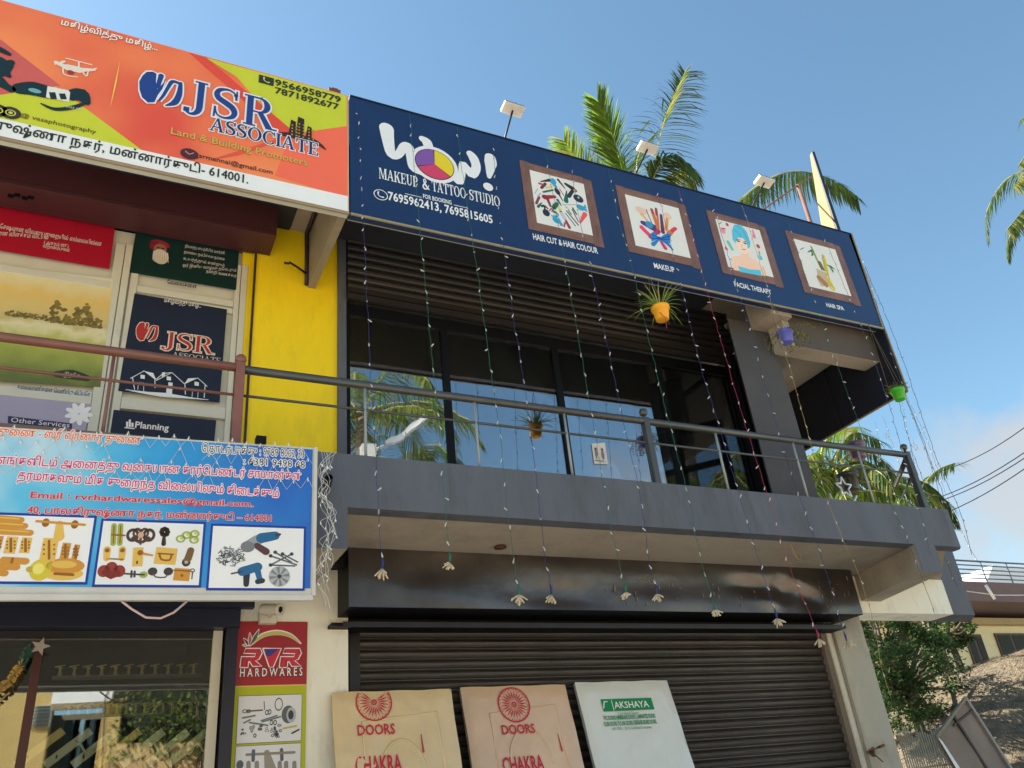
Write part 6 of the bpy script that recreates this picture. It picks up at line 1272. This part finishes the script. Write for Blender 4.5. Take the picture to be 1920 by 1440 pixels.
def palm(name, c, base_z, label, paths=(), n=0, L_=3.2, seed=0, mats=(PG,), leaf=.75, hang=.7, group='coconut palms around the shops', ez=(-.5, 1.2), nl=60):
    c = Vector(c); t = thing('coconut_palm', (c.x, c.y, base_z), label, 'palm tree', group); rnd = random.Random(seed)
    mb = MB(); k = 14; P = [Vector((c.x+.5*math.sin(i/k*1.4)-.5*math.sin(1.4), c.y, base_z+(c.z-base_z)*i/k)) for i in range(k+1)]
    mb.tube(P, [.20-.07*i/k+(.05 if i == 0 else 0) for i in range(k+1)], S('palm_trunk', 140, 126, 106, rough=.9, var=.3, scale=5, bump=.5, bscale=16), seg=12); mb.build('trunk', t)
    for i, (pts, kw) in enumerate(paths): frond(pts, seed=seed*31+i, parent=t, **kw)
    for i in range(n):
        a = i*2.4+rnd.uniform(-.3, .3); e = ez[0]+(ez[1]-ez[0])*(1-i/max(1, n-1)); l_ = L_*rnd.uniform(.85, 1.1); h = Vector((math.cos(a), math.sin(a), 0))
        q = [c, c+h*l_*.3*math.cos(e*.6)+Vector((0, 0, l_*.30*math.sin(e)+.1)), c+h*l_*.62+Vector((0, 0, l_*.42*math.sin(e))), c+h*l_*.9+Vector((0, 0, l_*(.36*math.sin(e)-.22))), c+h*l_*1.0+Vector((0, 0, l_*(.25*math.sin(e)-.42)))]
        frond(q, leaf, hang, mats, t, seed=seed*77+i, nl=nl)
    return t
Y1_ = 13.5
pa = lambda *p: [at(x, y, Y1_+dy) for x, y, dy in p]
palm('p', at(1205, 430, Y1_), 0, 'coconut palm with a bright yellow green frond rising behind the first floodlights', paths=[
    (pa((1200, 430, 0), (1172, 330, 0), (1150, 260, -.2), (1122, 192, -.6)), dict(L_=1.1, hang=.22, mats=(PB, PB, PG, PG), nl=120, wd=.06, twist=(1.0, 0.0), sweep=1.0)),
    (pa((1200, 440, 0), (1140, 370, .3), (1095, 320, .4), (1058, 264, .3)), dict(L_=.95, hang=.25, mats=(PB, PB, PY), nl=70, sweep=1.0, twist=(1.0, 0))),
    (pa((1210, 430, 0), (1222, 330, 0), (1244, 235, .2), (1266, 180, .2), (1284, 135, .1)), dict(L_=1.3, hang=.6, mats=(PD, PG, PD), nl=70, sides=(1, -1), sweep=1.3, twist=(.9, .3), wd=.06)),
    (pa((1244, 235, .2), (1256, 200, .2), (1270, 165, .2), (1285, 135, .1)), dict(L_=.6, hang=.3, mats=(PY, PG), nl=60, sweep=1.3, start=.02)),
    (pa((1215, 420, 0), (1222, 345, -.4), (1240, 305, -.8), (1268, 292, -1.2), (1300, 318, -1.5)), dict(L_=1.25, hang=.9, mats=(PD, PG), nl=90, sweep=.8, wd=.055)),
    (pa((1215, 430, 0), (1240, 350, 0), (1275, 318, 0), (1305, 345, 0)), dict(L_=.8, hang=.9, mats=(PG, PY, PD), nl=50)),
    (pa((1210, 440, 0), (1195, 330, .4), (1200, 285, .5), (1228, 250, .6)), dict(L_=.6, hang=.5, mats=(PG, PD), nl=40)),
], n=6, L_=2.6, seed=3, mats=(PG, PD), ez=(-.8, .0))
Y1_ = 12.0
palm('p', at(1400, 520, Y1_), 0, 'coconut palm whose long arching frond sags behind the upright board', paths=[
    (pa((1340, 420, 0), (1385, 378, 0), (1430, 342, 0), (1480, 322, 0), (1530, 326, 0), (1575, 346, 0), (1608, 372, 0)), dict(L_=1.0, hang=1.6, mats=(PD, PG, PD), nl=110, sweep=.25, start=.02, wd=.05))], n=5, L_=2.3, seed=5, mats=(PD,), ez=(-1.0, -.3))
Y1_ = 9.0
palm('p', at(2052, 330, Y1_), 0, 'coconut palm with drooping fronds at the right edge under the open sky', paths=[
    (pa((2052, 330, 0), (2027, 240, 0), (1977, 205, 0), (1914, 224, 0)), dict(L_=1.1, hang=.9, mats=(PG, PD, PB), nl=110)),
    (pa((2052, 330, 0), (2002, 270, -.3), (1947, 265, -.5), (1910, 310, -.6)), dict(L_=1.0, hang=1.2, mats=(PG, PY, PD), nl=110)),
    (pa((2052, 330, 0), (2002, 300, .3), (1942, 305, .3), (1900, 350, .3)), dict(L_=1.0, hang=1.2, mats=(PG, PY), nl=100)),
    (pa((2052, 330, 0), (2007, 330, 0), (1947, 365, 0), (1887, 432, 0)), dict(L_=1.0, hang=1.4, mats=(PD, PG, PY), nl=120)),
    (pa((2052, 330, 0), (2027, 350, .5), (1992, 375, .5), (1967, 420, .5)), dict(L_=.8, hang=1.2, mats=(PG, PY), nl=60)),
    (pa((2052, 330, 0), (2012, 255, .6), (1972, 235, .8), (1937, 260, .8)), dict(L_=1.0, hang=1.0, mats=(PG, PD, PY), nl=90)),
    (pa((2052, 340, 0), (2017, 310, -.6), (1977, 320, -.8), (1932, 380, -.8)), dict(L_=1.0, hang=1.2, mats=(PY, PG), nl=90)),
    (pa((2052, 330, 0), (2032, 400, 0), (1997, 440, 0), (1960, 500, 0)), dict(L_=.6, hang=1.0, mats=(PD, PY), nl=60)),
], n=8, L_=3.0, seed=9, mats=(PG, PD), ez=(-.2, 1.0))
Y1_ = 12.5
palm('p', at(1560, 905, Y1_), 0, 'low sunlit palm crowding behind the grey column above the balcony edge', paths=[
    (pa((1560, 905, 0), (1570, 850, 0), (1600, 812, 0), (1648, 826, 0)), dict(L_=.8, hang=.8, mats=(PG, PD), nl=60)),
    (pa((1560, 905, 0), (1540, 850, 0), (1565, 810, 0), (1610, 800, .3)), dict(L_=.7, hang=.7, mats=(PG, PY, PB), nl=60)),
    (pa((1560, 905, 0), (1585, 870, 0), (1612, 860, 0), (1640, 905, 0)), dict(L_=.7, hang=.9, mats=(PG, PD, PB), nl=60)),
    (pa((1560, 905, 0), (1540, 870, 0), (1525, 850, 0), (1515, 860, 0)), dict(L_=.6, hang=.9, mats=(PY, PB), nl=50)),
    (pa((1560, 905, 0), (1565, 880, -.3), (1575, 900, -.8), (1590, 950, -1)), dict(L_=.7, hang=.9, mats=(PG, PY, PB), nl=60)),
    (pa((1560, 905, 0), (1540, 890, -.3), (1530, 910, -.6), (1530, 960, -.8)), dict(L_=.7, hang=.9, mats=(PY, PG, PB), nl=60)),
], n=16, L_=1.9, seed=13, mats=(PG, PY, PB, PG), leaf=.6, ez=(-1.0, .7), nl=44)
Y1_ = 14.0
palm('p', at(1680, 965, Y1_), 0, 'darker palm with fronds arching behind the balcony corner post', paths=[
    (pa((1680, 965, 0), (1655, 905, 0), (1640, 880, 0), (1625, 870, 0)), dict(L_=.5, hang=.5, mats=(PD,), nl=50)),
    (pa((1640, 960, 0), (1635, 905, 0), (1680, 893, 0), (1735, 905, 0), (1765, 930, 0)), dict(L_=.75, hang=1.4, mats=(PG, PD, PD), nl=90)),
    (pa((1700, 960, 0), (1735, 905, 0), (1760, 880, 0), (1790, 868, 0)), dict(L_=.75, hang=.45, mats=(PD, PG), nl=44, start=.35)),
    (pa((1700, 965, 0), (1745, 930, 0), (1775, 940, 0), (1792, 975, 0)), dict(L_=.55, hang=1.3, mats=(PG, PD), nl=60)),
    (pa((1680, 965, 0), (1640, 940, 0), (1615, 940, 0), (1600, 960, 0)), dict(L_=.7, hang=1.0, mats=(PG, PD), nl=50)),
], n=9, L_=1.25, seed=17, mats=(PG, PD), leaf=.6, ez=(-1.0, .1), nl=44)

Y1_ = 10.5
palm('p', at(1330, 925, Y1_), 0, 'palm seen through the last bay of the balcony glass', n=13, L_=1.8, seed=23, mats=(PG, PB, PY), leaf=.6, ez=(-.8, .8), nl=44)
# ================================================================== RIGHT BACKGROUND
HY = 16.0
hs_ = thing('house', (22, HY, 0), 'pale cream house with dark windows under a brown flat roof behind the thatch heap', 'house')
M_HC = S('pale_cream_house_paint', 226, 216, 176, rough=.85, var=.06); M_HB = S('purple_brown_roof_edge', 112, 92, 92, rough=.8, var=.1); M_GL = S('dark_window_glass', 40, 44, 44, rough=.5, spec=.15)
wl_ = at(1640, 1200, HY).x; zt_ = at(1850, 1163, HY).z
part('wall', hs_, lambda b: b.box(wl_, 40, HY, HY+8, 0, zt_+.02, M_HC))
zb_ = at(1870, 1128, HY-1.3).z; zu_ = at(1870, 1092, HY-1.3).z
part('roof_slab', hs_, lambda b: (b.box(wl_-1, 41, HY-1.3, HY+9, zb_, zb_+.05, M_HB), b.box(wl_-1, 41, HY-1.3, HY-1.1, zb_+.05, zu_, M_HB), b.box(wl_-1, 41, HY-1.1, HY+9, zb_+.05, zu_-.05, M_HB)))
part('fascia_strip', hs_, lambda b: b.box(wl_-.5, 40, HY-.2, HY-.002, zt_-.16, zt_+.02, S('tan_strip', 170, 150, 110)))
part('stair_head', hs_, lambda b: b.prism([(at(1805, 1092, HY+2).x, HY+2, zu_-.05), (at(1862, 1062, HY+2).x, HY+2, at(1862, 1060, HY+2).z), (41, HY+2, at(1862, 1060, HY+2).z), (41, HY+2, zu_-.05)], (0, 3, 0), M_WHITE), label='sunlit white stair head on the roof')
rz = at(1870, 1057, HY-1.1).z
for k in range(5): z_ = zu_+(rz-zu_)*(k+1)/5; part('roof_rail', hs_, lambda b: b.tube([(wl_-.9, HY-1.2, z_), (41, HY-1.2, z_)], .025 if k == 4 else .018, S('blue_grey_rail', 90, 104, 120), seg=6))
for k in range(14): x = wl_-.8+k*1.1; part('rail_post', hs_, lambda b: b.tube([(x, HY-1.2, zu_), (x, HY-1.2, rz)], .022, S('blue_grey_rail', 90, 104, 120), seg=6))
for q in ((1806, 1190, 1850, 1230), (1862, 1188, 1935, 1235), (1752, 1196, 1784, 1262)):
    a, b_ = at(q[0], q[1], HY), at(q[2], q[3], HY); f = part('window', hs_, lambda b: b.box(a.x, b_.x, HY-.05, HY+.05, b_.z-.3, a.z, S('brown_window_frame', 84, 62, 50)))
    w2 = (b_.x-a.x)
    for i in range(2): part('window_pane', f, lambda b: b.box(a.x+.06+i*w2/2, a.x+w2*(i+1)/2-.04, HY-.06, HY-.045, b_.z-.25, a.z-.06, M_GL))
# electric wire with a white tube crossing the roof edge
p0_, p1_ = at(1808, 1108, 13), at(1925, 1116, 13); mb = MB(); mb.tube([p0_, (p0_+p1_)/2+Vector((0, 0, -.05)), p1_], .012, WIRE, seg=5); q = at(1856, 1110, 12.95); mb.tube([q+Vector((-.06, 0, .17)), q+Vector((.08, 0, -.17))], .035, M_WHITE, seg=8); tag(mb.build('white_cable'), 'white cable with a short tube in front of the house roof edge', 'cable')
# broadleaf tree
LF = [leafmat('leaf_a', (.055, .105, .030), .4), leafmat('leaf_b', (.080, .140, .04), .45), leafmat('leaf_c', (.04, .075, .025), .35), leafmat('leaf_lit', (.16, .22, .05), .5)]
def broadleaf(c, rad, n, label, seed, base_z=0, leaf=.068, group=None, mats=LF, lumps=26):
    rnd = random.Random(seed); c = Vector(c); t = thing('leafy_tree', (c.x, c.y, base_z), label, 'tree', group); BK = S('tree_bark', 92, 80, 66, rough=.95, var=.3)
    mb = MB(); mb.tube([(c.x, c.y, base_z), (c.x+.1, c.y, (base_z+c.z)/2-.4), (c.x, c.y, c.z)], [.16, .12, .05], BK); cl_ = []
    for i in range(lumps):
        d = Vector((rnd.gauss(0, 1), rnd.gauss(0, 1), rnd.gauss(0, 1))).normalized(); r_ = rnd.uniform(.35, 1)**.6; q = c+Vector((d.x*rad[0], d.y*rad[1], d.z*rad[2]))*r_; cl_.append((q, rnd.uniform(.22, .42)*max(rad)*.55))
        mb.tube([c+Vector((0, 0, -.3*rad[2])), c.lerp(q, .5)+Vector((0, 0, -.1)), q], [.05, .03, .012], BK, seg=5)
    mb.build('trunk', t); mb = MB()
    for i in range(n):
        q, r_ = cl_[int(rnd.random()*len(cl_))]; p = q+Vector((rnd.gauss(0, r_*.5), rnd.gauss(0, r_*.5), rnd.gauss(0, r_*.4)))
        a = Vector((rnd.uniform(-1, 1), rnd.uniform(-1, 1), rnd.uniform(-.8, .3))).normalized(); b_ = a.cross(Vector((rnd.uniform(-1, 1), rnd.uniform(-1, 1), rnd.uniform(-1, 1)))).normalized(); l_ = leaf*rnd.uniform(.7, 1.4)
        mb.add([p, p+a*l_*.5+b_*l_*.24, p+a*l_, p+a*l_*.5-b_*l_*.24], [(0, 1, 2), (0, 2, 3)], mats[int(rnd.random()**1.2*3)] if rnd.random() < .97 else mats[3])
    mb.build('crown', t, kind='stuff'); return t
c = at(1690, 1262, 10.0); broadleaf(c, (1.35, .9, 1.0), 9500, 'dark green leafy tree under the balcony corner beside the cream pillar', 21, lumps=34)
c = at(1775, 1180, 11.5); broadleaf(c, (.55, .5, .35), 2600, 'small leafy branch top against the cream house wall', 22)
c = at(1650, 1200, 12); broadleaf(c, (.9, .8, .8), 5000, 'leafy tree partly hidden behind the beam next to the pillar', 23)
# thatch heap
mb = MB(); NX, NY = 90, 60; vs = []; fs = []; rnd = random.Random(8)
def hz(x, y):
    r_ = math.hypot((x-17.0)/6.9, (y-10.4)/4.4); b0 = 3.75*max(0, 1-r_**2.0)**.62 if r_ < 1 else 0
    return b0 + (.07*math.sin(x*1.9+y*1.3)+.03*math.sin(x*4.1-y*3.3)+.015*math.sin(x*7.7+y*5.1))*min(1, b0)
for i in range(NX+1):
    for j in range(NY+1): x = 10.0+14*i/NX; y = 6.0+8.8*j/NY; vs.append((x, y, hz(x, y)+rnd.uniform(-.008, .008)*(hz(x, y) > .1)))
for i in range(NX):
    for j in range(NY): k = i*(NY+1)+j; fs.append((k, k+NY+1, k+NY+2, k+1))
STRAW = S('weathered_straw', 124, 110, 90, rough=.95, var=.35, scale=7, bump=.9, bscale=40, dirt=((.12, .10, .08), 2.5, .45, .7, .6)); STRAW2 = S('pale_straw', 160, 144, 112, rough=.9, var=.25); STRAW3 = S('grey_straw', 96, 86, 74, rough=.95, var=.25)
mb.add(vs, fs, STRAW, True); hp = mb.build('heap_body')
ht = thing('thatch_heap', (17, 10.4, 0), 'big heap of dry grey brown thatch beside the leafy tree', 'thatch heap'); hp.parent = ht; hp.matrix_parent_inverse = Matrix.Translation(-ht.location)
mb = MB()
for i in range(42000):
    x = rnd.uniform(10.1, 17); y = rnd.uniform(6.1, 12.0); z = hz(x, y)
    if z < .15: continue
    e = .05; gx = (hz(x+e, y)-hz(x-e, y))/(2*e); gy = (hz(x, y+e)-hz(x, y-e))/(2*e); a = rnd.gauss(math.atan2(-gy, -gx), .9); l_ = rnd.uniform(.06, .18); d = Vector((math.cos(a), math.sin(a), gx*math.cos(a)+gy*math.sin(a)+rnd.uniform(-.15, .35))).normalized(); s_ = Vector((-math.sin(a), math.cos(a), 0))*.004; p = Vector((x, y, z+.005))
    mb.add([p-s_, p+s_, p+d*l_], [(0, 1, 2)], (STRAW2, STRAW, STRAW3)[int(rnd.random()*3)])
mb.build('straw', ht, kind='stuff')
# picket fence of thin rods
fn = thing('rod_fence', at(1730, 1430, 7.6), 'thin pale rod fence between the cream pillar and the tilted board', 'fence'); fa, fb = at(1682, 1372, 7.9), at(1762, 1366, 7.4); FM = S('pale_rod', 186, 176, 156, rough=.7, var=.2)
for i in range(20):
    q = fa.lerp(fb, i/19); h = random.uniform(-.08, .06); mb = MB(); mb.tube([(q.x+random.uniform(-.01, .01), q.y, .1), (q.x, q.y, q.z+h)], .009, FM, seg=5); mb.build('rod', fn)
for z_ in (fa.z-.42, fa.z-.55, .6): mb = MB(); mb.tube([(fa.x, fa.y-.012, z_), (fb.x, fb.y-.012, z_)], .012, FM, seg=6); mb.build('fence_rail', fn)
# tilted board
tb = thing('tilted_board', at(1830, 1440, 6.9), 'tilted metal backed signboard seen from behind in front of the thatch heap', 'board')
Q_ = [at(1808, 1310, 7.0), at(1752, 1384, 6.9), at(1860, 1560, 6.6), at(1958, 1545, 6.7)]
nb_ = (Q_[1]-Q_[0]).cross(Q_[3]-Q_[0]).normalized(); nb_ = nb_ if nb_.y > 0 else -nb_
mb = MB(); mb.prism(Q_, nb_*.012, S('dusty_board_back', 132, 118, 108, rough=.8, var=.15, scale=3, dirt=((.3, .28, .25), 5, .6, .8, .4))); mb.build('sheet', tb)
FB = S('old_frame_steel', 150, 144, 140, rough=.6, var=.15); DB = S('dark_frame_bar', 70, 60, 56, rough=.7)
mb = MB(); mb.bar(Q_[0]-nb_*.02, Q_[3]-nb_*.02, .035, .03, FB); mb.build('frame_bar', tb); mb = MB(); mb.bar(Q_[0]-nb_*.02, Q_[1]-nb_*.02, .035, .03, S('mossy_frame', 120, 112, 92)); mb.build('frame_bar', tb)
mb = MB(); mb.bar(Q_[0].lerp(Q_[1], .45)-nb_*.02, Q_[3].lerp(Q_[2], .45)-nb_*.02, .03, .03, DB); mb.build('frame_bar', tb)
mb = MB(); mb.bar(Q_[0].lerp(Q_[3], .10)-nb_*.02, Q_[1].lerp(Q_[2], .02).lerp(Q_[0].lerp(Q_[3], .1), .45)-nb_*.02, .02, .02, DB); mb.build('frame_bar', tb)
mb = MB(); mb.prism([Q_[1]-nb_*.03+Vector((.02, 0, -.0)), Q_[1]-nb_*.03+Vector((.07, 0, -.05)), Q_[2]-nb_*.03+Vector((.10, 0, 0)), Q_[2]-nb_*.03+Vector((-.02, 0, 0))], -nb_*.004, M_WHITE); mb.build('white_strip', tb)
# rope
ROPE = S('brown_coir_rope', 140, 104, 76, rough=.95, var=.3); mb = MB(); a = at(1613, 1412, 6.28); a.x = 6.74
mb.tube([a, at(1650, 1400, 6.0), at(1690, 1385, 6.6), at(1720, 1372, 7.6)], .012, ROPE, seg=6); mb.tube([a+Vector((0, -.02, .02)), a+Vector((.02, -.04, -.03)), a+Vector((-.03, -.03, 0)), a+Vector((.03, -.05, .03)), a+Vector((.04, -.03, -.04))], .016, ROPE, seg=6)
mb.tube([a+Vector((.02, -.03, 0)), at(1640, 1415, 6.1), at(1655, 1428, 6.0)], .008, ROPE, seg=6); tag(mb.build('rope'), 'brown coir rope knotted round the cream pillar', 'rope')
# power cables
for k, (x0_, y0_, x1_, y1_) in enumerate(((1745, 890, 1990, 748), (1700, 952, 1990, 800), (1700, 958, 1990, 812), (1690, 990, 1990, 830))):
    a, b_ = at(x0_, y0_, 17), at(x1_, y1_, 10); mb = MB(); mb.tube([a.lerp(b_, i/12)+Vector((0, 0, -.25*math.sin(math.pi*i/12))) for i in range(13)], .013, M_BLACK, seg=5)
    tag(mb.build('power_cable'), ['black power cable, highest of those running to the right edge', 'power cable second from the top in the sky at the right', 'power cable third from the top in the sky at the right', 'lowest power cable crossing the sky at the right'][k], 'power cable', 'power cables in the sky')
# ================================================================== ACROSS THE STREET (seen mirrored in the glass)
def vat(px, py, Yr, Yg=6.128): p = at(px, py, 2*Yg-Yr); return Vector((p.x, Yr, p.z))
oh = thing('house', (-3, -11, 0), 'yellow street side house mirrored in the hardware shop glass', 'house'); YH = S('ochre_house_paint', 186, 160, 100, rough=.8, var=.08)
OY = -10.0
a, b_ = vat(30, 1295, OY), vat(100, 1295, OY); x0_, x1_ = min(a.x, b_.x)-6, b_.x
part('wall', oh, lambda b: (b.box(x0_, x1_, OY-5, OY, 0, vat(60, 1290, OY).z, YH)))
a, b_ = vat(62, 1322, OY), vat(92, 1362, OY); f = part('window', oh, lambda b: b.box(a.x, b_.x, OY-.01, OY+.06, b_.z, a.z, S('grey_louvre_frame', 150, 156, 150)))
for i in range(6): part('louvre', f, lambda b: b.box(a.x+.05, b_.x-.05, OY+.062, OY+.09, b_.z+(a.z-b_.z)*(i+.25)/6, b_.z+(a.z-b_.z)*(i+.75)/6, S('dark_louvre', 60, 70, 66)))
a, b_ = vat(98, 1292, OY+1), vat(212, 1305, OY+1); part('porch_beam', oh, lambda b: b.box(a.x, b_.x, OY, OY+1, b_.z-.1, a.z, M_WHITE))
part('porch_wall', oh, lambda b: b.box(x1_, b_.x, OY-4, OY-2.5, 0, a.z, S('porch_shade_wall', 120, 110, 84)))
c_, d_ = vat(195, 1340, OY+.8), vat(216, 1440, OY+.8); part('pillar', oh, lambda b: b.box(c_.x, d_.x, OY+.3, OY+.8, 0, a.z-.2, YH))
for i in range(4): q = vat(122+i*20, 1350, OY-1); part('curtain', oh, lambda b: b.box(q.x, q.x+.35, OY-1, OY-.95, 0.3, q.z, S('pale_blue_cloth', 130, 164, 180) if i % 2 else S('dark_teal_cloth', 36, 60, 66)))
a, b_ = vat(205, 1398, OY+1), vat(420, 1398, OY+1); ow = MB(); ow.box(a.x, b_.x+12, OY+.8, OY+1, 0, a.z, S('tan_compound_wall', 190, 160, 112, rough=.9)); tag(ow.build('compound_wall'), 'tan compound wall below the creepers across the street', 'wall')
rnd = random.Random(31); mb = MB(); CL = [leafmat('creeper_a', (.10, .15, .03), .4), leafmat('creeper_b', (.06, .10, .025), .35), leafmat('creeper_c', (.20, .24, .06), .45)]
A0, A1 = vat(215, 1280, OY+1.1), vat(470, 1400, OY+1.1); CX0, CX1, CZ0, CZ1 = min(A0.x, A1.x), max(A0.x, A1.x)+6, A1.z-.2, A0.z+1.0
cr_t = thing('creeper', ((CX0+CX1)/2, OY+1.1, 0), 'tangle of green creepers across the street mirrored in the shop glass', 'creeper')
for i in range(26):
    x = rnd.uniform(CX0, CX1); mb.tube([(x, OY+1.1, CZ1), (x+rnd.uniform(-.3, .3), OY+1.15, (CZ0+CZ1)/2), (x+rnd.uniform(-.4, .4), OY+1.1, CZ0-.3)], .02, S('tree_bark', 92, 80, 66), seg=4)
mb.build('stems', cr_t, kind='stuff'); mb = MB()
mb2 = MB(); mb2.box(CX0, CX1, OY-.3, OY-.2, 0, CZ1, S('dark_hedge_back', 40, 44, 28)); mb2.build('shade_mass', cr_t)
for i in range(9000):
    x = rnd.uniform(CX0, CX1); z_ = CZ0+(CZ1-CZ0)*rnd.random(); dens = .5+.5*math.sin(x*1.7+1)*math.sin(z_*2.1+x); 
    if rnd.random() > dens+.15: continue
    p = Vector((x, OY+1.0+rnd.uniform(-.5, .5), z_)); a = Vector((rnd.uniform(-1, 1), rnd.uniform(-1, 1), rnd.uniform(-1, 1))).normalized(); b_ = a.cross(Vector((rnd.uniform(-1, 1), .3, rnd.uniform(-1, 1)))).normalized(); l_ = .12
    mb.add([p, p+a*l_*.5+b_*l_*.35, p+a*l_, p+a*l_*.5-b_*l_*.35], [(0, 1, 2, 3)], CL[int(rnd.random()*3)])
mb.build('leaves', cr_t, kind='stuff')
c = vat(672, 770, -8); palm('p', c, 0, 'palm across the street mirrored in the left balcony pane', n=13, L_=3.2, seed=51, mats=(PG, PY, PB), leaf=1.0, ez=(-.6, .9), nl=56)
c = vat(765, 880, -16); palm('p', c, 0, 'far palm mirrored low in the left balcony pane', n=11, L_=2.6, seed=52, mats=(PD, PG), leaf=.8, nl=40)
sl_ = thing('street_lamp', vat(700, 900, -3.5), 'white street lamp on a curved arm mirrored in the balcony glass', 'street lamp')
pc = vat(690, 850, -3.5); tip = vat(795, 785, -3.5); mid = vat(725, 838, -3.5)
mb = MB(); mb.tube([(pc.x, pc.y, 0), (pc.x, pc.y, pc.z)], .07, M_WHITESTEEL); mb.build('pole', sl_)
mb = MB(); mb.box(pc.x-.16, pc.x+.16, pc.y-.12, pc.y+.12, pc.z-.14, pc.z+.16, M_WHITESTEEL); mb.tube([(pc.x, pc.y, pc.z), mid], .035, M_WHITESTEEL); mb.build('bracket_box', sl_)
dl = (tip-mid).normalized(); sd_ = dl.cross(Vector((0, 1, 0))).normalized(); tk = Vector((0, .16, 0))
mb = MB(); mb.prism([mid-sd_*.03, mid.lerp(tip, .3)-sd_*.07, tip-sd_*.07, tip+sd_*.05, mid.lerp(tip, .3)+sd_*.05, mid+sd_*.03], tk, S('lamp_case_grey', 176, 180, 184, rough=.4)); mb.build('lamp_head', sl_)
mb = MB(); mb.prism([mid.lerp(tip, .35)-sd_*.05+tk*1.02, tip.lerp(mid, .08)-sd_*.05+tk*1.02, tip.lerp(mid, .08)+sd_*.03+tk*1.02, mid.lerp(tip, .35)+sd_*.03+tk*1.02], (0, .01, 0), M_WHITE); mb.build('lamp_glass', sl_)
# small loose net wire caught on the soffit
mb = MB(); mb.tube([atZ(1480, 990, 3.70), atZ(1482, 1020, 3.55), atZ(1492, 1045, 3.45), atZ(1502, 1052, 3.42), atZ(1498, 1035, 3.5)], .004, WC['yellow'], seg=5); tag(mb.build('loose_wire'), 'short loop of loose wire dangling under the balcony edge', 'wire')
